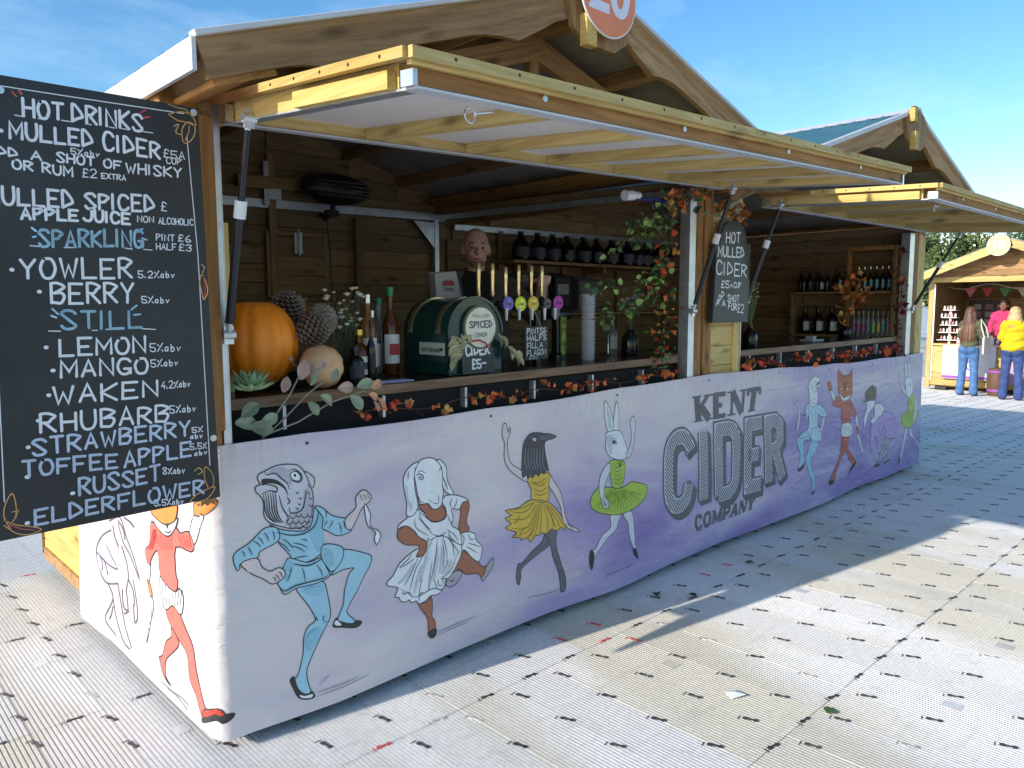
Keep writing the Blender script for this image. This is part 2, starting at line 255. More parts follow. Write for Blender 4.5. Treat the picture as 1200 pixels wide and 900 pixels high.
# ---- flat print and lettering outlines, in millimetres on their own planes ----
FIGS=[
('fish_dancer_print','printed dancer with grey fish head in blue tunic',1,[
(0,'b',1,[286,513,336,511,390,513,406,452,412,380,384,334,357,289,327,234,314,196,321,145,329,118,317,109,289,124,266,175,284,201,303,269,307,326,325,363,354,381,328,442]),(0,'b',1,[476,613,564,579,598,555,587,521,561,488,529,441,490,396,481,371,516,328,494,326,453,347,441,361,467,408,474,456,497,515,519,532,470,536,423,528,435,542,469,577]),(0,'k',1,[420,343,435,365,444,352,458,339,501,324,519,330,544,317,528,305,500,308,452,326,428,332]),(0,'k',1,[267,194,253,185,263,155,283,110,322,93,342,97,331,119,317,114,295,125,276,156]),(0,'w',0,[426,344,435,357,454,335,440,335]),(0,'w',0,[286,120,306,110,334,108,328,96,294,107]),(0,'b',1,[202,758,230,739,272,723,326,712,355,734,368,789,396,781,397,736,394,705,397,641,388,617,333,598,279,606,271,634,228,694,234,718]),(0,'t',0,[343,708,366,727,379,777,396,779,397,710,397,647,374,625,358,655]),(0,'b',1,[271,626,252,613,223,553,228,532,245,501,286,513,342,512,387,516,417,530,403,565,387,601,333,596]),(0,'t',0,[271,626,252,613,240,569,255,545,278,591]),(0,'b',1,[391,643,426,644,473,619,469,577,429,540,406,565,387,601]),(0,'t',0,[394,637,426,619,436,574,418,562,390,606]),(0,'b',1,[199,751,173,744,129,709,86,691,71,668,83,626,93,631,96,645,154,653,165,673,228,694,235,723,225,743]),(0,'b',1,[368,792,396,784,435,747,488,726,490,702,511,676,456,668,416,693,394,711,398,747]),(0,'s',1,[96,645,152,652,168,618,196,596,225,601,243,592,250,572,234,556,202,549,172,574,132,602]),(0,'s',1,[488,726,534,758,535,796,570,819,604,789,594,769,562,753,539,719,511,681,490,691]),(0,'w',1,[572,767,596,724,594,675,629,651,641,626,621,597,612,627,619,645,585,677,574,723]),(0,'g',1,[336,923,366,901,371,887,365,862,348,870]),(0,'g',1,[202,765,183,794,184,833,175,860,158,880,158,897,174,902,173,907,166,923,169,937,191,946,222,956,254,960,302,953,323,938,338,913,351,880,361,847,363,816,357,781,347,752,327,730,283,729,241,745]),(0,'t2',0,[201,937,227,952,269,944,288,880,252,911,227,933]),(0,'t2',0,[274,786,318,798,331,858,353,854,356,781,338,743,294,731,251,745]),(0,'k',0,[180,920,216,916,241,903,264,877,271,848,256,876,230,895,200,902,182,898]),(0,'w',1,[282,924,301,930,317,914,316,896,300,896,286,906]),(0,'k',0,[294,920,302,920,303,912,296,911]),(1,'k',2,[274,933,298,937,322,915,321,893,305,890,284,901]),(1,'k',2,[191,946,198,932,227,933,252,909,270,891,277,867]),(1,'k',2,[174,902,200,899,230,885,229,868,204,877,178,869]),(1,'k',2,[181,871,186,843,187,813,198,784,220,762]),(1,'k',2,[189,872,194,841,195,811,205,782,226,760]),(1,'k',2,[198,872,202,840,203,810,213,781,233,759]),(1,'k',2,[207,872,211,838,212,808,221,779,239,758]),(1,'k',2,[216,873,219,837,220,807,229,777,245,756]),(1,'k',2,[224,873,227,835,228,805,237,776,252,755]),(1,'k',2,[239,853,248,811,268,772,262,753]),(1,'k',2,[266,844,276,827,267,818]),(1,'k',2,[272,807,280,785,318,788,333,827,337,857]),(1,'k',1,[298,858,306,850,310,856]),(1,'k',1,[308,836,316,828,320,834]),(1,'k',1,[305,816,312,808,317,814]),(1,'k',1,[296,802,304,794,308,800]),(1,'k',1,[339,851,347,843,351,849]),(1,'k',1,[347,829,354,821,359,827]),(1,'k',1,[346,804,353,795,358,801]),(1,'k',1,[274,781,278,768,290,765,294,774]),(1,'k',1,[296,782,300,769,311,766,316,775]),(1,'k',1,[317,775,321,762,333,759,338,768]),(1,'k',1,[339,774,343,761,356,757,360,767]),(1,'k',1,[263,763,266,750,278,747,283,756]),(1,'k',1,[284,761,288,748,300,745,304,754]),(1,'k',1,[306,757,310,744,322,741,326,750]),(1,'k',1,[328,754,332,741,344,738,348,747]),(1,'k',1,[273,746,277,733,288,729,293,739]),(1,'k',1,[297,740,301,727,313,723,317,733]),(1,'k',1,[319,739,323,726,335,722,340,732]),(1,'k',1,[228,694,251,674,269,649]),(1,'k',1,[244,701,265,682,280,660]),(1,'k',1,[275,669,302,655,324,637]),(1,'k',1,[284,677,312,666,335,650]),(1,'k',1,[314,683,328,680,336,673]),(1,'k',1,[279,621,309,622,334,619]),(1,'k',1,[141,713,156,703,166,688]),(1,'k',1,[157,725,169,712,176,696]),(1,'k',1,[180,735,190,720,195,702]),(1,'k',1,[209,736,215,721,215,702]),(1,'k',1,[101,688,108,679,110,666]),(1,'k',1,[121,698,130,684,135,666]),(1,'k',1,[412,733,409,726,400,715]),(1,'k',1,[435,729,429,717,416,701]),(1,'k',1,[458,719,466,698,468,674]),(1,'k',1,[476,721,481,709,481,693]),(1,'k',1,[407,771,411,760,409,744]),(1,'k',1,[273,592,266,570,255,545]),(1,'k',1,[311,583,318,557,320,528]),(1,'k',1,[367,580,380,558,388,532]),(1,'k',1,[214,581,222,571,226,558]),(1,'k',1,[224,589,233,579,237,565]),(1,'k',1,[205,573,212,566,213,556]),(1,'k',2,[224,728,271,708,326,704,366,727,382,776]),(1,'k',2,[278,604,333,585,390,598]),(1,'k',2,[355,392,360,377]),(1,'k',2,[383,389,382,370]),(1,'k',1,[382,362,397,366]),(1,'k',1,[551,804,563,780]),(1,'k',1,[570,803,578,782]),(1,'k',1,[585,800,594,780]),(1,'k',2,[230,528,246,514,287,524,388,526,408,535]),(0,'t',0,[313,324,353,349,370,333,346,293,322,273]),(0,'t',0,[308,500,375,501,386,479,352,472]),(1,'q',1,[345,95,439,97,567,103]),(1,'q',1,[351,110,434,110,519,113]),(1,'q',1,[358,134,387,154,399,161]),]),
('goat_dancer_print','printed dancer with white goat head in white ruffled dress',1,[
(0,'r',1,[1050,476,1082,454,1139,406,1172,372,1198,366,1171,316,1145,348,1074,363,1043,394,1012,389,1012,399,1037,432]),(0,'x2',1,[962,365,1018,392,1055,376,1030,342,992,330,968,343]),(0,'m',1,[1195,366,1232,396,1239,382,1225,349,1178,309,1164,320,1185,343]),(0,'r',1,[823,303,861,300,887,316,892,271,889,233,903,210,905,175,870,171,865,231,834,278]),(0,'k',1,[867,172,908,174,908,149,887,140,870,154]),(0,'r',1,[1053,656,1059,679,1078,683,1097,677,1103,646,1086,590,1102,552,1064,540,1045,554,1046,588,1055,626]),(0,'w',1,[1045,539,1095,543,1134,525,1137,500,1172,461,1162,413,1145,401,1107,431,1075,468,1050,474]),(0,'w',1,[871,562,1008,547,1045,510,1057,477,1044,441,1012,399,981,372,963,367,956,339,920,317,884,322,855,308,820,304,809,321,787,320,773,336,759,331,732,342,724,359,705,366,714,385,717,402,672,421,669,438,696,454,735,500,814,533,865,531]),(0,'w',1,[769,668,805,684,834,692,867,663,890,634,925,620,964,624,978,641,973,671,956,698,974,721,1035,713,1097,682,1065,676,1046,650,1006,660,1014,619,1005,589,1045,559,1057,497,1008,523,948,560,865,554,826,582,807,609,766,639,727,633,730,650]),(0,'r',1,[727,635,766,639,804,610,826,582,865,554,865,521,847,499,819,501,813,509,831,543,769,561,742,577,721,600]),(0,'r',1,[834,709,880,705,902,680,949,682,967,672,973,642,955,624,919,624,884,640,856,679]),(0,'w',1,[929,878,953,872,979,838,984,784,1017,726,998,722,963,754,954,799,952,842]),(0,'w',1,[837,882,860,893,894,893,923,879,952,846,960,798,957,770,962,750,959,717,950,685,926,675,902,682,880,707,840,712,829,749,819,806,814,840]),(0,'w',1,[837,884,804,878,770,851,759,821,763,775,773,727,769,682,794,672,819,686,828,717,816,775,814,840,831,874]),(0,'m2',0,[784,849,779,772,801,722,789,687,778,726,766,783,770,833]),(0,'k',0,[898,754,912,752,933,736,954,753,950,742,940,727,927,732]),(0,'k',0,[903,708,929,698,947,704,932,695,920,697]),(1,'k',2,[935,730,938,706]),(1,'k',1,[886,723,900,708]),(1,'k',2,[819,827,836,836,859,821,853,810,830,818]),(1,'k',3,[836,823,850,818]),(1,'k',2,[940,832,952,844,955,827]),(1,'k',1,[831,842,848,846,870,833]),(1,'k',1,[787,855,780,817]),(1,'k',1,[817,867,815,839]),(1,'k',2,[957,808,975,771,986,745]),(1,'k',1,[828,689,867,653,901,623]),(1,'k',1,[827,661,866,616,900,575]),(1,'k',1,[810,660,815,621,877,575]),(1,'k',1,[833,678,850,638,889,597]),(1,'k',1,[978,578,1014,551,1038,516]),(1,'k',1,[953,559,965,518,976,457]),(1,'k',1,[983,538,1019,496,1038,462]),(1,'k',1,[947,546,958,485,951,424]),(1,'k',1,[924,551,910,472,873,347]),(1,'k',1,[900,556,864,493,821,342]),(1,'k',1,[893,462,880,407,870,352]),(1,'k',1,[853,505,806,450,777,373]),(1,'k',1,[824,502,784,441,749,398]),(1,'k',1,[802,498,762,484,724,479]),(1,'k',1,[791,519,763,498,729,483]),(1,'k',1,[984,553,1007,503,1013,458]),(1,'k',1,[970,458,975,418,981,397]),(1,'k',1,[921,383,926,357,944,347]),(1,'k',1,[939,383,950,365,944,352]),(1,'k',1,[903,387,909,362,920,349]),(1,'k',1,[820,304,827,345,844,345]),(1,'k',1,[765,371,776,363,787,337]),(1,'k',1,[738,378,749,366,765,371]),(1,'k',1,[984,572,996,540,1020,520]),(1,'k',1,[1010,703,998,686,1003,665]),(1,'k',1,[1035,698,1028,675,1016,663]),(1,'k',1,[1057,542,1070,519,1057,487]),(1,'k',1,[1095,534,1108,506,1127,507]),(1,'k',1,[1082,482,1107,466,1139,443]),(1,'k',1,[1095,494,1120,483,1159,464]),(1,'k',1,[981,362,999,353,1005,361]),(1,'k',1,[900,575,936,560,972,570]),(1,'k',1,[979,641,997,608,1005,589]),(1,'k',1,[829,749,840,724,857,716]),(1,'m2',4,[877,556,864,483,828,397]),(1,'m2',4,[923,517,916,447,897,379]),(1,'m2',4,[796,476,761,437,722,415]),(1,'m2',4,[947,512,946,464,933,404]),(1,'m2',4,[846,464,823,422,799,357]),(1,'k',1,[722,401,793,345,821,337,850,343,897,350,944,333,969,370,945,381,994,403,1019,447,1044,475]),(0,'m2',0,[945,401,982,446,1006,420,975,398]),(1,'q',1,[911,156,1009,161,1133,159]),(1,'q',1,[917,144,1027,150,1084,148]),]),
('crow_dancer_print','printed dancer with black crow head in yellow feather skirt',1,[
(0,'s',1,[1411,761,1346,804,1327,859,1327,910,1344,941,1342,965,1331,943,1321,979,1306,987,1296,961,1296,928,1308,899,1305,834,1327,784,1385,737,1444,703,1451,721]),(0,'s',1,[1589,724,1632,667,1676,609,1706,491,1729,450,1767,426,1806,399,1775,402,1714,437,1684,485,1669,549,1625,618,1589,664]),(0,'p',1,[1561,429,1604,379,1505,341,1416,303,1410,265,1396,229,1380,262,1390,329,1416,327,1478,367,1547,402]),(0,'p',1,[1561,439,1640,442,1640,371,1670,281,1708,189,1708,126,1678,123,1671,177,1656,233,1619,314,1604,369]),(0,'y',1,[1451,721,1589,724,1589,664,1582,585,1478,614,1471,664]),(0,'y',1,[1478,614,1582,585,1632,546,1677,496,1710,423,1674,444,1647,433,1604,450,1575,434,1544,444,1519,436,1502,441,1471,416,1450,441,1410,437,1403,451,1351,464,1381,479,1312,513,1345,528,1309,559,1347,566,1309,595,1384,593,1431,608]),(0,'c',1,[1418,856,1431,893,1465,922,1519,922,1581,905,1638,889,1588,883,1560,866,1568,806,1589,734,1572,737,1558,721,1540,734,1519,717,1502,737,1481,714,1471,737,1451,716,1440,735,1417,727,1411,761,1414,799]),(0,'k2',1,[1533,909,1581,910,1638,889,1581,879,1549,878,1512,897]),(0,'w',0,[1481,896,1494,900,1505,891,1494,885]),(0,'k',0,[1489,896,1498,895,1496,888]),(1,'k',1,[1451,880,1440,824,1437,747]),(1,'k',1,[1463,876,1454,822,1452,757]),(1,'k',1,[1475,872,1467,820,1467,766]),(1,'k',1,[1487,867,1481,819,1482,741]),(1,'k',1,[1500,863,1494,817,1497,750]),(1,'k',1,[1512,858,1508,815,1512,759]),(1,'k',1,[1524,854,1522,813,1527,734]),(1,'k',1,[1537,849,1535,811,1542,743]),(1,'k',1,[1549,844,1549,809,1558,753]),(1,'m',1,[1438,863,1432,806,1446,761]),(1,'m',1,[1456,861,1451,803,1464,758]),(1,'m',1,[1475,858,1470,801,1483,755]),(1,'m',1,[1494,856,1489,798,1502,752]),(1,'m',1,[1513,853,1508,795,1522,749]),(1,'m',1,[1533,850,1527,792,1541,746]),(1,'m',1,[1552,848,1547,790,1561,743]),(1,'d',1,[1491,597,1424,566,1332,588]),(1,'d',1,[1505,590,1437,534,1332,553]),(1,'d',1,[1512,588,1450,492,1345,508]),(1,'d',1,[1519,587,1464,479,1370,464]),(1,'d',1,[1526,586,1478,457,1417,442]),(1,'d',1,[1533,584,1505,471,1475,427]),(1,'d',1,[1540,583,1533,465,1526,440]),(1,'d',1,[1550,581,1582,485,1578,440]),(1,'d',1,[1561,579,1618,488,1611,454]),(1,'d',1,[1568,578,1647,482,1662,448]),(1,'d',1,[1575,577,1647,512,1692,442]),(1,'d',1,[1498,601,1424,590,1358,588]),(1,'d',1,[1485,691,1533,669,1568,683]),(1,'d',1,[1485,667,1533,644,1575,657]),(1,'d',1,[1491,641,1533,626,1578,631]),(1,'d',1,[1464,700,1519,686,1575,701]),(1,'d',1,[1397,561,1384,535,1358,525]),(1,'d',1,[1437,495,1410,481,1397,464]),(1,'d',1,[1485,485,1471,458,1450,448]),(1,'d',1,[1604,521,1618,478,1640,453]),(1,'q',1,[1450,155,1547,143,1678,134]),(1,'k',1,[1709,454,1744,436,1752,414]),]),
('hare_dancer_print','printed dancer with white hare head in lime green tutu',1,[
(0,'s2',1,[2171,724,2205,786,2213,840,2203,897,2229,927,2248,881,2240,826,2232,771,2198,715]),(0,'s2',1,[2039,433,2116,423,2099,382,2083,352,2007,313,1909,237,1894,181,1877,234,1885,280,1925,287,1973,342,2040,372]),(0,'s2',1,[2139,419,2209,422,2233,321,2244,238,2257,207,2226,219,2188,307,2178,366]),(0,'k',0,[1880,282,1901,280,1912,247,1894,178,1874,224]),(0,'k',0,[2228,219,2253,207,2273,151,2245,169,2227,191]),(0,'n',1,[1970,592,2113,562,2201,581,2264,567,2338,541,2343,506,2312,465,2213,432,2090,426,1972,456,1898,497,1890,541,1921,578]),(0,'n',1,[2026,707,2060,718,2128,703,2155,682,2147,617,2130,576,2105,563,2053,578,2036,635]),(0,'s2',1,[2026,707,1977,676,1950,616,1962,539,1988,480,2021,480,2021,512,1987,556,2003,619,2035,667]),(0,'w',1,[2024,868,1998,951,2000,1025,2038,989,2061,934,2065,874]),(0,'w',1,[2066,869,2073,943,2093,1016,2111,961,2108,864]),(0,'m2',0,[2032,883,2018,949,2017,997,2044,946,2052,886]),(0,'w',1,[2015,864,2108,864,2143,827,2180,740,2171,719,2145,708,2085,717,2026,744,2000,791,2008,833]),(0,'m2',0,[2008,838,2058,843,2051,752,2025,761]),(0,'k',0,[2053,816,2075,816,2084,802,2063,798]),(1,'k',1,[2041,823,2066,828,2092,800,2067,791]),(1,'k',1,[2150,744,2171,735,2154,721]),(1,'d2',1,[2028,569,1914,492]),(1,'d2',1,[2037,567,1939,482]),(1,'d2',1,[2045,566,1965,472]),(1,'d2',1,[2054,564,1991,463]),(1,'d2',1,[2062,563,2017,455]),(1,'d2',1,[2071,562,2043,448]),(1,'d2',1,[2079,560,2069,441]),(1,'d2',1,[2088,559,2096,436]),(1,'d2',1,[2096,557,2123,431]),(1,'d2',1,[2105,556,2150,427]),(1,'d2',1,[2114,554,2177,439]),(1,'d2',1,[2122,553,2204,452]),(1,'d2',1,[2131,551,2232,465]),(1,'d2',1,[2140,550,2259,480]),(1,'d2',1,[2148,548,2287,496]),(1,'n2',1,[2050,556,1938,500]),(1,'n2',1,[2060,554,1970,495]),(1,'n2',1,[2071,553,2001,489]),(1,'n2',1,[2081,551,2033,483]),(1,'n2',1,[2091,549,2065,477]),(1,'n2',1,[2102,547,2098,471]),(1,'n2',1,[2112,546,2130,480]),(1,'n2',1,[2122,544,2164,490]),(1,'n2',1,[2133,542,2197,500]),(1,'n2',1,[2143,540,2231,509]),(1,'d2',1,[2060,691,2094,673,2134,685]),(1,'d2',1,[2060,669,2095,651,2134,663]),(1,'d2',1,[2061,647,2095,629,2134,641]),(1,'d2',1,[2061,625,2095,607,2135,619]),(1,'d2',1,[2061,604,2096,585,2135,597]),(1,'k',2,[2094,708,2111,678,2123,703]),(1,'k',1,[1987,513,2004,483]),(1,'q',1,[1976,122,2095,126,2246,134]),(1,'q',1,[1993,134,2121,128,2210,129]),]),
('fish_dancer_print','second printed dancer with fish head in pale blue',1,[
(0,'s2',1,[4214,797,4197,728,4153,737,4086,779,4039,843,4070,840,4106,787,4210,701,4241,733]),(0,'w',1,[4074,790,4096,778,4096,698,4065,631,4053,643,4077,720]),(0,'b',1,[4301,537,4428,521,4377,438,4307,407,4328,341,4394,236,4378,144,4344,139,4349,222,4274,318,4222,408,4251,466]),(0,'b',1,[4227,623,4099,597,4059,562,4119,474,4122,433,4096,355,4129,345,4192,372,4200,411,4167,548,4278,545]),(0,'k',0,[4096,361,4169,380,4196,402,4193,361,4123,339]),(0,'k',0,[4343,150,4388,163,4391,152,4361,131]),(0,'b2',1,[4224,806,4405,789,4406,644,4468,595,4486,519,4370,523,4300,542,4227,623,4257,660,4238,764]),(0,'b2',1,[4405,787,4514,748,4578,689,4531,683,4411,721]),(0,'s2',1,[4531,683,4548,681,4504,591,4445,587,4478,615,4496,676]),(0,'b2',1,[4224,801,4193,779,4209,716,4252,732]),(0,'w',1,[4320,996,4412,975,4428,922,4371,916,4400,852,4393,801,4326,776,4268,802,4251,885,4235,947]),(0,'k2',0,[4337,919,4391,951,4421,948,4416,933,4359,927]),(1,'k2',1,[4267,954,4304,911,4297,861]),(1,'k2',1,[4310,972,4357,948,4349,907]),(1,'k2',1,[4297,861,4333,827,4378,833]),(1,'k2',1,[4277,832,4324,802,4381,802]),(1,'k2',1,[4260,772,4310,706,4337,641]),(1,'k2',1,[4372,772,4367,700,4360,638]),(1,'k2',1,[4237,642,4339,620,4443,619]),(1,'k2',1,[4295,615,4287,575,4312,541]),(1,'k2',1,[4408,612,4424,569,4462,533]),(1,'k2',1,[4316,900,4340,883,4374,885]),(1,'k2',1,[4078,590,4144,572,4253,579]),(1,'k2',1,[4431,756,4492,729,4506,701]),(1,'q',1,[4174,179,4240,176,4331,164]),]),
('fox_dancer_print','printed dancer with red fox head and striped shorts',1,[
(0,'e2',1,[4816,795,4959,789,5016,745,5012,656,4993,579,4861,594,4822,729]),(0,'e2',1,[4815,806,4690,801,4682,753,4822,729]),(0,'w',1,[4679,791,4622,871,4651,874,4714,804]),(0,'o2',1,[4568,938,4629,928,4651,874,4598,876]),(0,'e2',1,[5002,757,5120,656,5111,612,4996,680]),(0,'w',1,[5110,623,5143,620,5180,524,5147,528]),(0,'o2',1,[5146,540,5186,524,5187,460,5152,482]),(0,'w',0,[5161,469,5187,466,5280,327,5257,336]),(0,'e2',1,[4957,410,5000,376,5132,278,5154,252,5080,251,4962,359]),(0,'k',0,[5153,264,5163,245,5098,208,5020,178,5081,240]),(0,'e2',1,[4870,499,4990,479,4971,402,4874,326,4779,251,4735,181,4636,175,4704,241,4822,334,4852,418]),(0,'k',0,[4625,172,4660,188,4735,175,4725,155,4663,151]),(0,'w',1,[4861,594,5020,576,5055,493,4963,482,4856,506]),(1,'k',1,[4874,587,4874,543,4883,503]),(1,'k',1,[4901,584,4905,539,4912,499]),(1,'k',1,[4927,581,4937,535,4941,496]),(1,'k',1,[4953,578,4969,532,4970,492]),(1,'k',1,[4980,575,5001,528,4999,489]),(1,'k',1,[5007,572,5033,524,5029,485]),(0,'o2',1,[4769,1015,4823,985,4863,966,4967,970,4995,1007,5010,956,5023,811,4959,789,4868,780,4787,830,4765,929]),(0,'f',0,[4838,957,4941,961,4923,885,4889,833,4858,890]),(0,'w',1,[4778,842,4853,803,4958,800,4996,808,4960,778,4883,768,4829,789]),(0,'k',0,[4853,805,4892,802,4875,788]),(0,'w',0,[4816,872,4842,872,4837,861]),(0,'w',0,[4920,864,4946,864,4937,851]),(1,'k',1,[4790,982,4802,938]),(1,'k',1,[4979,975,4971,926]),(1,'q',1,[4812,169,4969,154,5132,146]),]),
('heron_dancer_print','printed dancer with heron beak and brown hat stooping',1,[
(0,'m',1,[5742,318,5825,250,5788,186,5703,164,5767,235]),(0,'m',1,[5690,393,5840,363,5772,314,5652,228,5600,179,5503,170,5570,194,5619,266,5669,328]),(0,'k',0,[5502,182,5572,183,5616,171,5575,154,5504,165]),(0,'k',0,[5688,166,5802,189,5790,168]),(0,'x',1,[5635,613,5798,586,5927,515,6014,436,5931,364,5765,373,5690,393,5709,470,5613,436,5616,289,5561,274,5546,399,5503,416,5473,309,5431,314,5435,523,5541,567]),(0,'w',1,[5472,684,5613,677,5649,612,5541,567,5462,531,5418,558,5481,606]),(0,'w',1,[5318,725,5468,718,5447,665,5357,619,5302,511,5287,594,5325,665]),(0,'h',1,[5225,728,5303,743,5270,799,5411,853,5455,833,5496,830,5491,759,5467,729,5331,730]),(1,'k2',1,[5287,766,5354,766,5458,806]),(1,'k2',1,[5333,708,5378,671,5355,630]),(1,'k2',1,[5502,659,5534,623,5511,581]),(1,'k2',1,[5558,665,5590,629,5580,596]),(1,'k2',1,[5468,597,5499,572,5487,551]),(1,'k2',1,[5712,572,5778,508,5757,442]),(1,'k2',1,[5802,551,5870,487,5850,408]),(1,'k2',1,[5630,535,5677,496,5639,456]),(1,'k2',1,[5548,511,5584,440,5580,350]),(1,'k2',1,[5898,507,5936,445,5897,391]),(1,'k2',1,[5468,475,5501,427,5495,361]),(1,'k2',1,[5738,353,5702,289,5636,241]),(1,'k2',1,[5789,415,5762,396,5719,395]),]),
('hare_dancer_print','second printed dancer with hare head waving in green',1,[
(0,'s2',1,[6274,394,6317,395,6338,338,6515,231,6527,192,6406,281,6282,333]),(0,'s2',1,[6145,397,6218,401,6119,234,6056,112,6023,128,6098,272]),(0,'k2',0,[6021,117,6026,175,6065,164,6046,113]),(0,'s2',1,[6135,706,6016,774,5922,907,5953,905,6043,806,6130,741]),(0,'n',1,[6219,556,6453,545,6460,496,6351,434,6207,408,6072,464,6077,546]),(0,'n',1,[6218,687,6347,700,6369,541,6221,544]),(0,'s2',1,[6344,676,6428,596,6396,466,6331,460,6371,577]),(0,'w',1,[6095,884,6078,967,6111,1005,6177,867]),(0,'w',1,[6187,866,6163,973,6191,1001,6231,875]),(0,'w',1,[6098,861,6242,863,6310,775,6234,685,6134,717,6106,802]),(0,'m2',0,[6119,894,6103,965,6143,904]),(0,'k2',0,[6218,805,6250,809,6243,786]),(1,'d2',1,[6189,541,6102,478]),(1,'d2',1,[6215,538,6162,457]),(1,'d2',1,[6242,536,6223,436]),(1,'d2',1,[6268,533,6280,444]),(1,'d2',1,[6295,530,6338,452]),(1,'d2',1,[6321,528,6397,461]),]),
('heron_sketch_print','faint line drawn stooping heron on banner end',0,[
(0,'x3',0,[-1215,422,-1137,509,-1059,553,-971,531,-950,462,-959,408,-1092,367,-1193,341]),(1,'k2',2,[-1051,595,-908,639,-835,569,-743,498,-693,434,-803,505,-883,536,-936,604]),(1,'k2',2,[-1034,558,-1150,506,-1226,427,-1193,341,-1115,308,-970,342]),(1,'k2',2,[-1215,422,-1086,399,-970,406,-1032,442,-1095,480]),(1,'k2',2,[-1102,311,-1041,259,-1155,149,-1138,115,-1035,97]),(1,'k2',2,[-1041,259,-1010,177,-933,103,-849,94]),(1,'k2',2,[-970,342,-947,286,-898,181,-825,109]),(1,'k2',2,[-908,516,-853,457,-841,402,-873,336]),(1,'k2',2,[-871,347,-853,261,-901,232]),(1,'k2',2,[-778,405,-742,315,-740,259,-774,234,-784,303]),(1,'k2',2,[-1048,219,-1080,171,-1108,147]),(1,'k2',2,[-917,331,-907,260,-843,257]),(1,'k2',2,[-842,395,-785,360,-773,306]),(1,'k2',2,[-1007,582,-992,541,-953,506]),(1,'k2',2,[-934,619,-872,596,-858,556]),(1,'k2',2,[-842,652,-760,648,-721,639,-780,651]),(1,'k2',2,[-1179,415,-1149,384,-1167,348]),(1,'k2',2,[-1132,411,-1101,380,-1095,351]),]),
('fox_dancer_print','printed fox dancer in salmon red stepping round the banner corner',0,[
(0,'w',1,[-104,807,-31,822,-57,776,-108,709,-149,733]),(0,'o',1,[-99,849,-26,874,24,874,13,848,-31,822,-101,811]),(0,'w',1,[-563,542,-524,535,-552,464,-575,458]),(0,'o',1,[-581,457,-552,464,-526,421,-550,405]),(0,'w',1,[-542,410,-517,380,-581,287,-619,219,-637,193,-608,258,-542,360]),(0,'e',1,[-340,348,-282,318,-302,282,-414,204,-436,162,-432,125,-386,111,-449,125,-491,180,-454,206,-404,275,-344,313]),(0,'e',1,[-380,400,-328,436,-282,438,-215,381,-163,334,-144,253,-99,159,-75,134,-113,96,-155,161,-200,204,-212,288,-281,325,-353,362]),(0,'k',1,[-109,95,-20,135,2,127,24,138,53,135,45,121,12,109,-20,119,-108,80]),(0,'e3',1,[-112,108,-88,135,-8,160,19,140,-1,132,-25,137,-106,96]),(0,'m',1,[-500,181,-483,177,-449,125,-386,111,-431,113,-472,136]),(1,'q',1,[-487,89,-388,91,-293,102,-227,98]),(1,'q',1,[-421,85,-326,90,-237,76]),(0,'w',1,[-424,518,-294,495,-259,517,-223,496,-238,436,-263,422,-317,438,-380,404,-418,435]),(1,'k',1,[-404,510,-404,465,-395,416]),(1,'k',1,[-376,510,-374,473,-370,423]),(1,'k',1,[-347,510,-345,481,-346,430]),(1,'k',1,[-320,510,-316,489,-322,437]),(1,'k',1,[-292,510,-287,497,-299,443]),(1,'k',1,[-265,509,-259,505,-275,450]),(1,'k',1,[-238,509,-232,512,-253,457]),(0,'e',1,[-494,710,-384,691,-318,690,-256,737,-218,724,-155,743,-116,705,-141,675,-265,664,-277,562,-264,541,-294,495,-415,520,-437,612,-515,561,-528,534,-572,547,-575,586,-525,618]),(1,'e3',1,[-445,681,-441,643,-424,621]),(1,'e3',1,[-424,673,-420,648,-404,626]),(1,'e3',1,[-399,691,-399,653,-385,630]),(1,'e3',1,[-378,683,-378,657,-366,635]),(1,'e3',1,[-354,701,-357,662,-347,639]),(1,'e3',1,[-334,692,-337,667,-328,643]),(1,'e3',1,[-310,710,-317,671,-310,648]),(1,'e3',1,[-290,702,-297,676,-292,652]),(1,'e3',1,[-480,680,-504,635,-537,595]),(1,'e3',1,[-235,711,-222,693,-216,676]),(1,'e3',1,[-471,682,-493,638,-526,598]),(1,'e3',1,[-213,716,-202,697,-196,680]),(1,'e3',1,[-462,684,-482,640,-515,600]),(1,'e3',1,[-191,721,-181,702,-176,685]),(1,'e3',1,[-453,686,-471,643,-503,603]),(1,'e3',1,[-169,725,-161,706,-156,690]),(1,'e3',1,[-444,688,-460,645,-492,605]),(1,'e3',1,[-148,730,-141,711,-136,694]),(0,'o',1,[-496,755,-472,798,-413,846,-278,876,-235,841,-232,800,-261,757,-320,736,-379,727,-455,737]),(0,'w',1,[-483,744,-455,737,-379,728,-320,734,-261,757,-230,776,-256,734,-317,693,-384,691,-449,712]),(0,'k',0,[-337,730,-312,736,-322,717]),(1,'k',1,[-348,705,-319,705,-290,717]),(1,'k',1,[-63,850,-41,863]),(1,'k',1,[-38,855,-21,866]),(1,'k',1,[-12,859,-1,870]),(1,'k',1,[13,864,7,869]),]),
]
LOGO=[('KENT',[2821,823,3533,829,3572,980,2789,983]),('CIDER',[2529,349,3882,322,3847,761,2525,784]),('COMPANY',[2830,182,3507,188,3553,268,2820,270])]
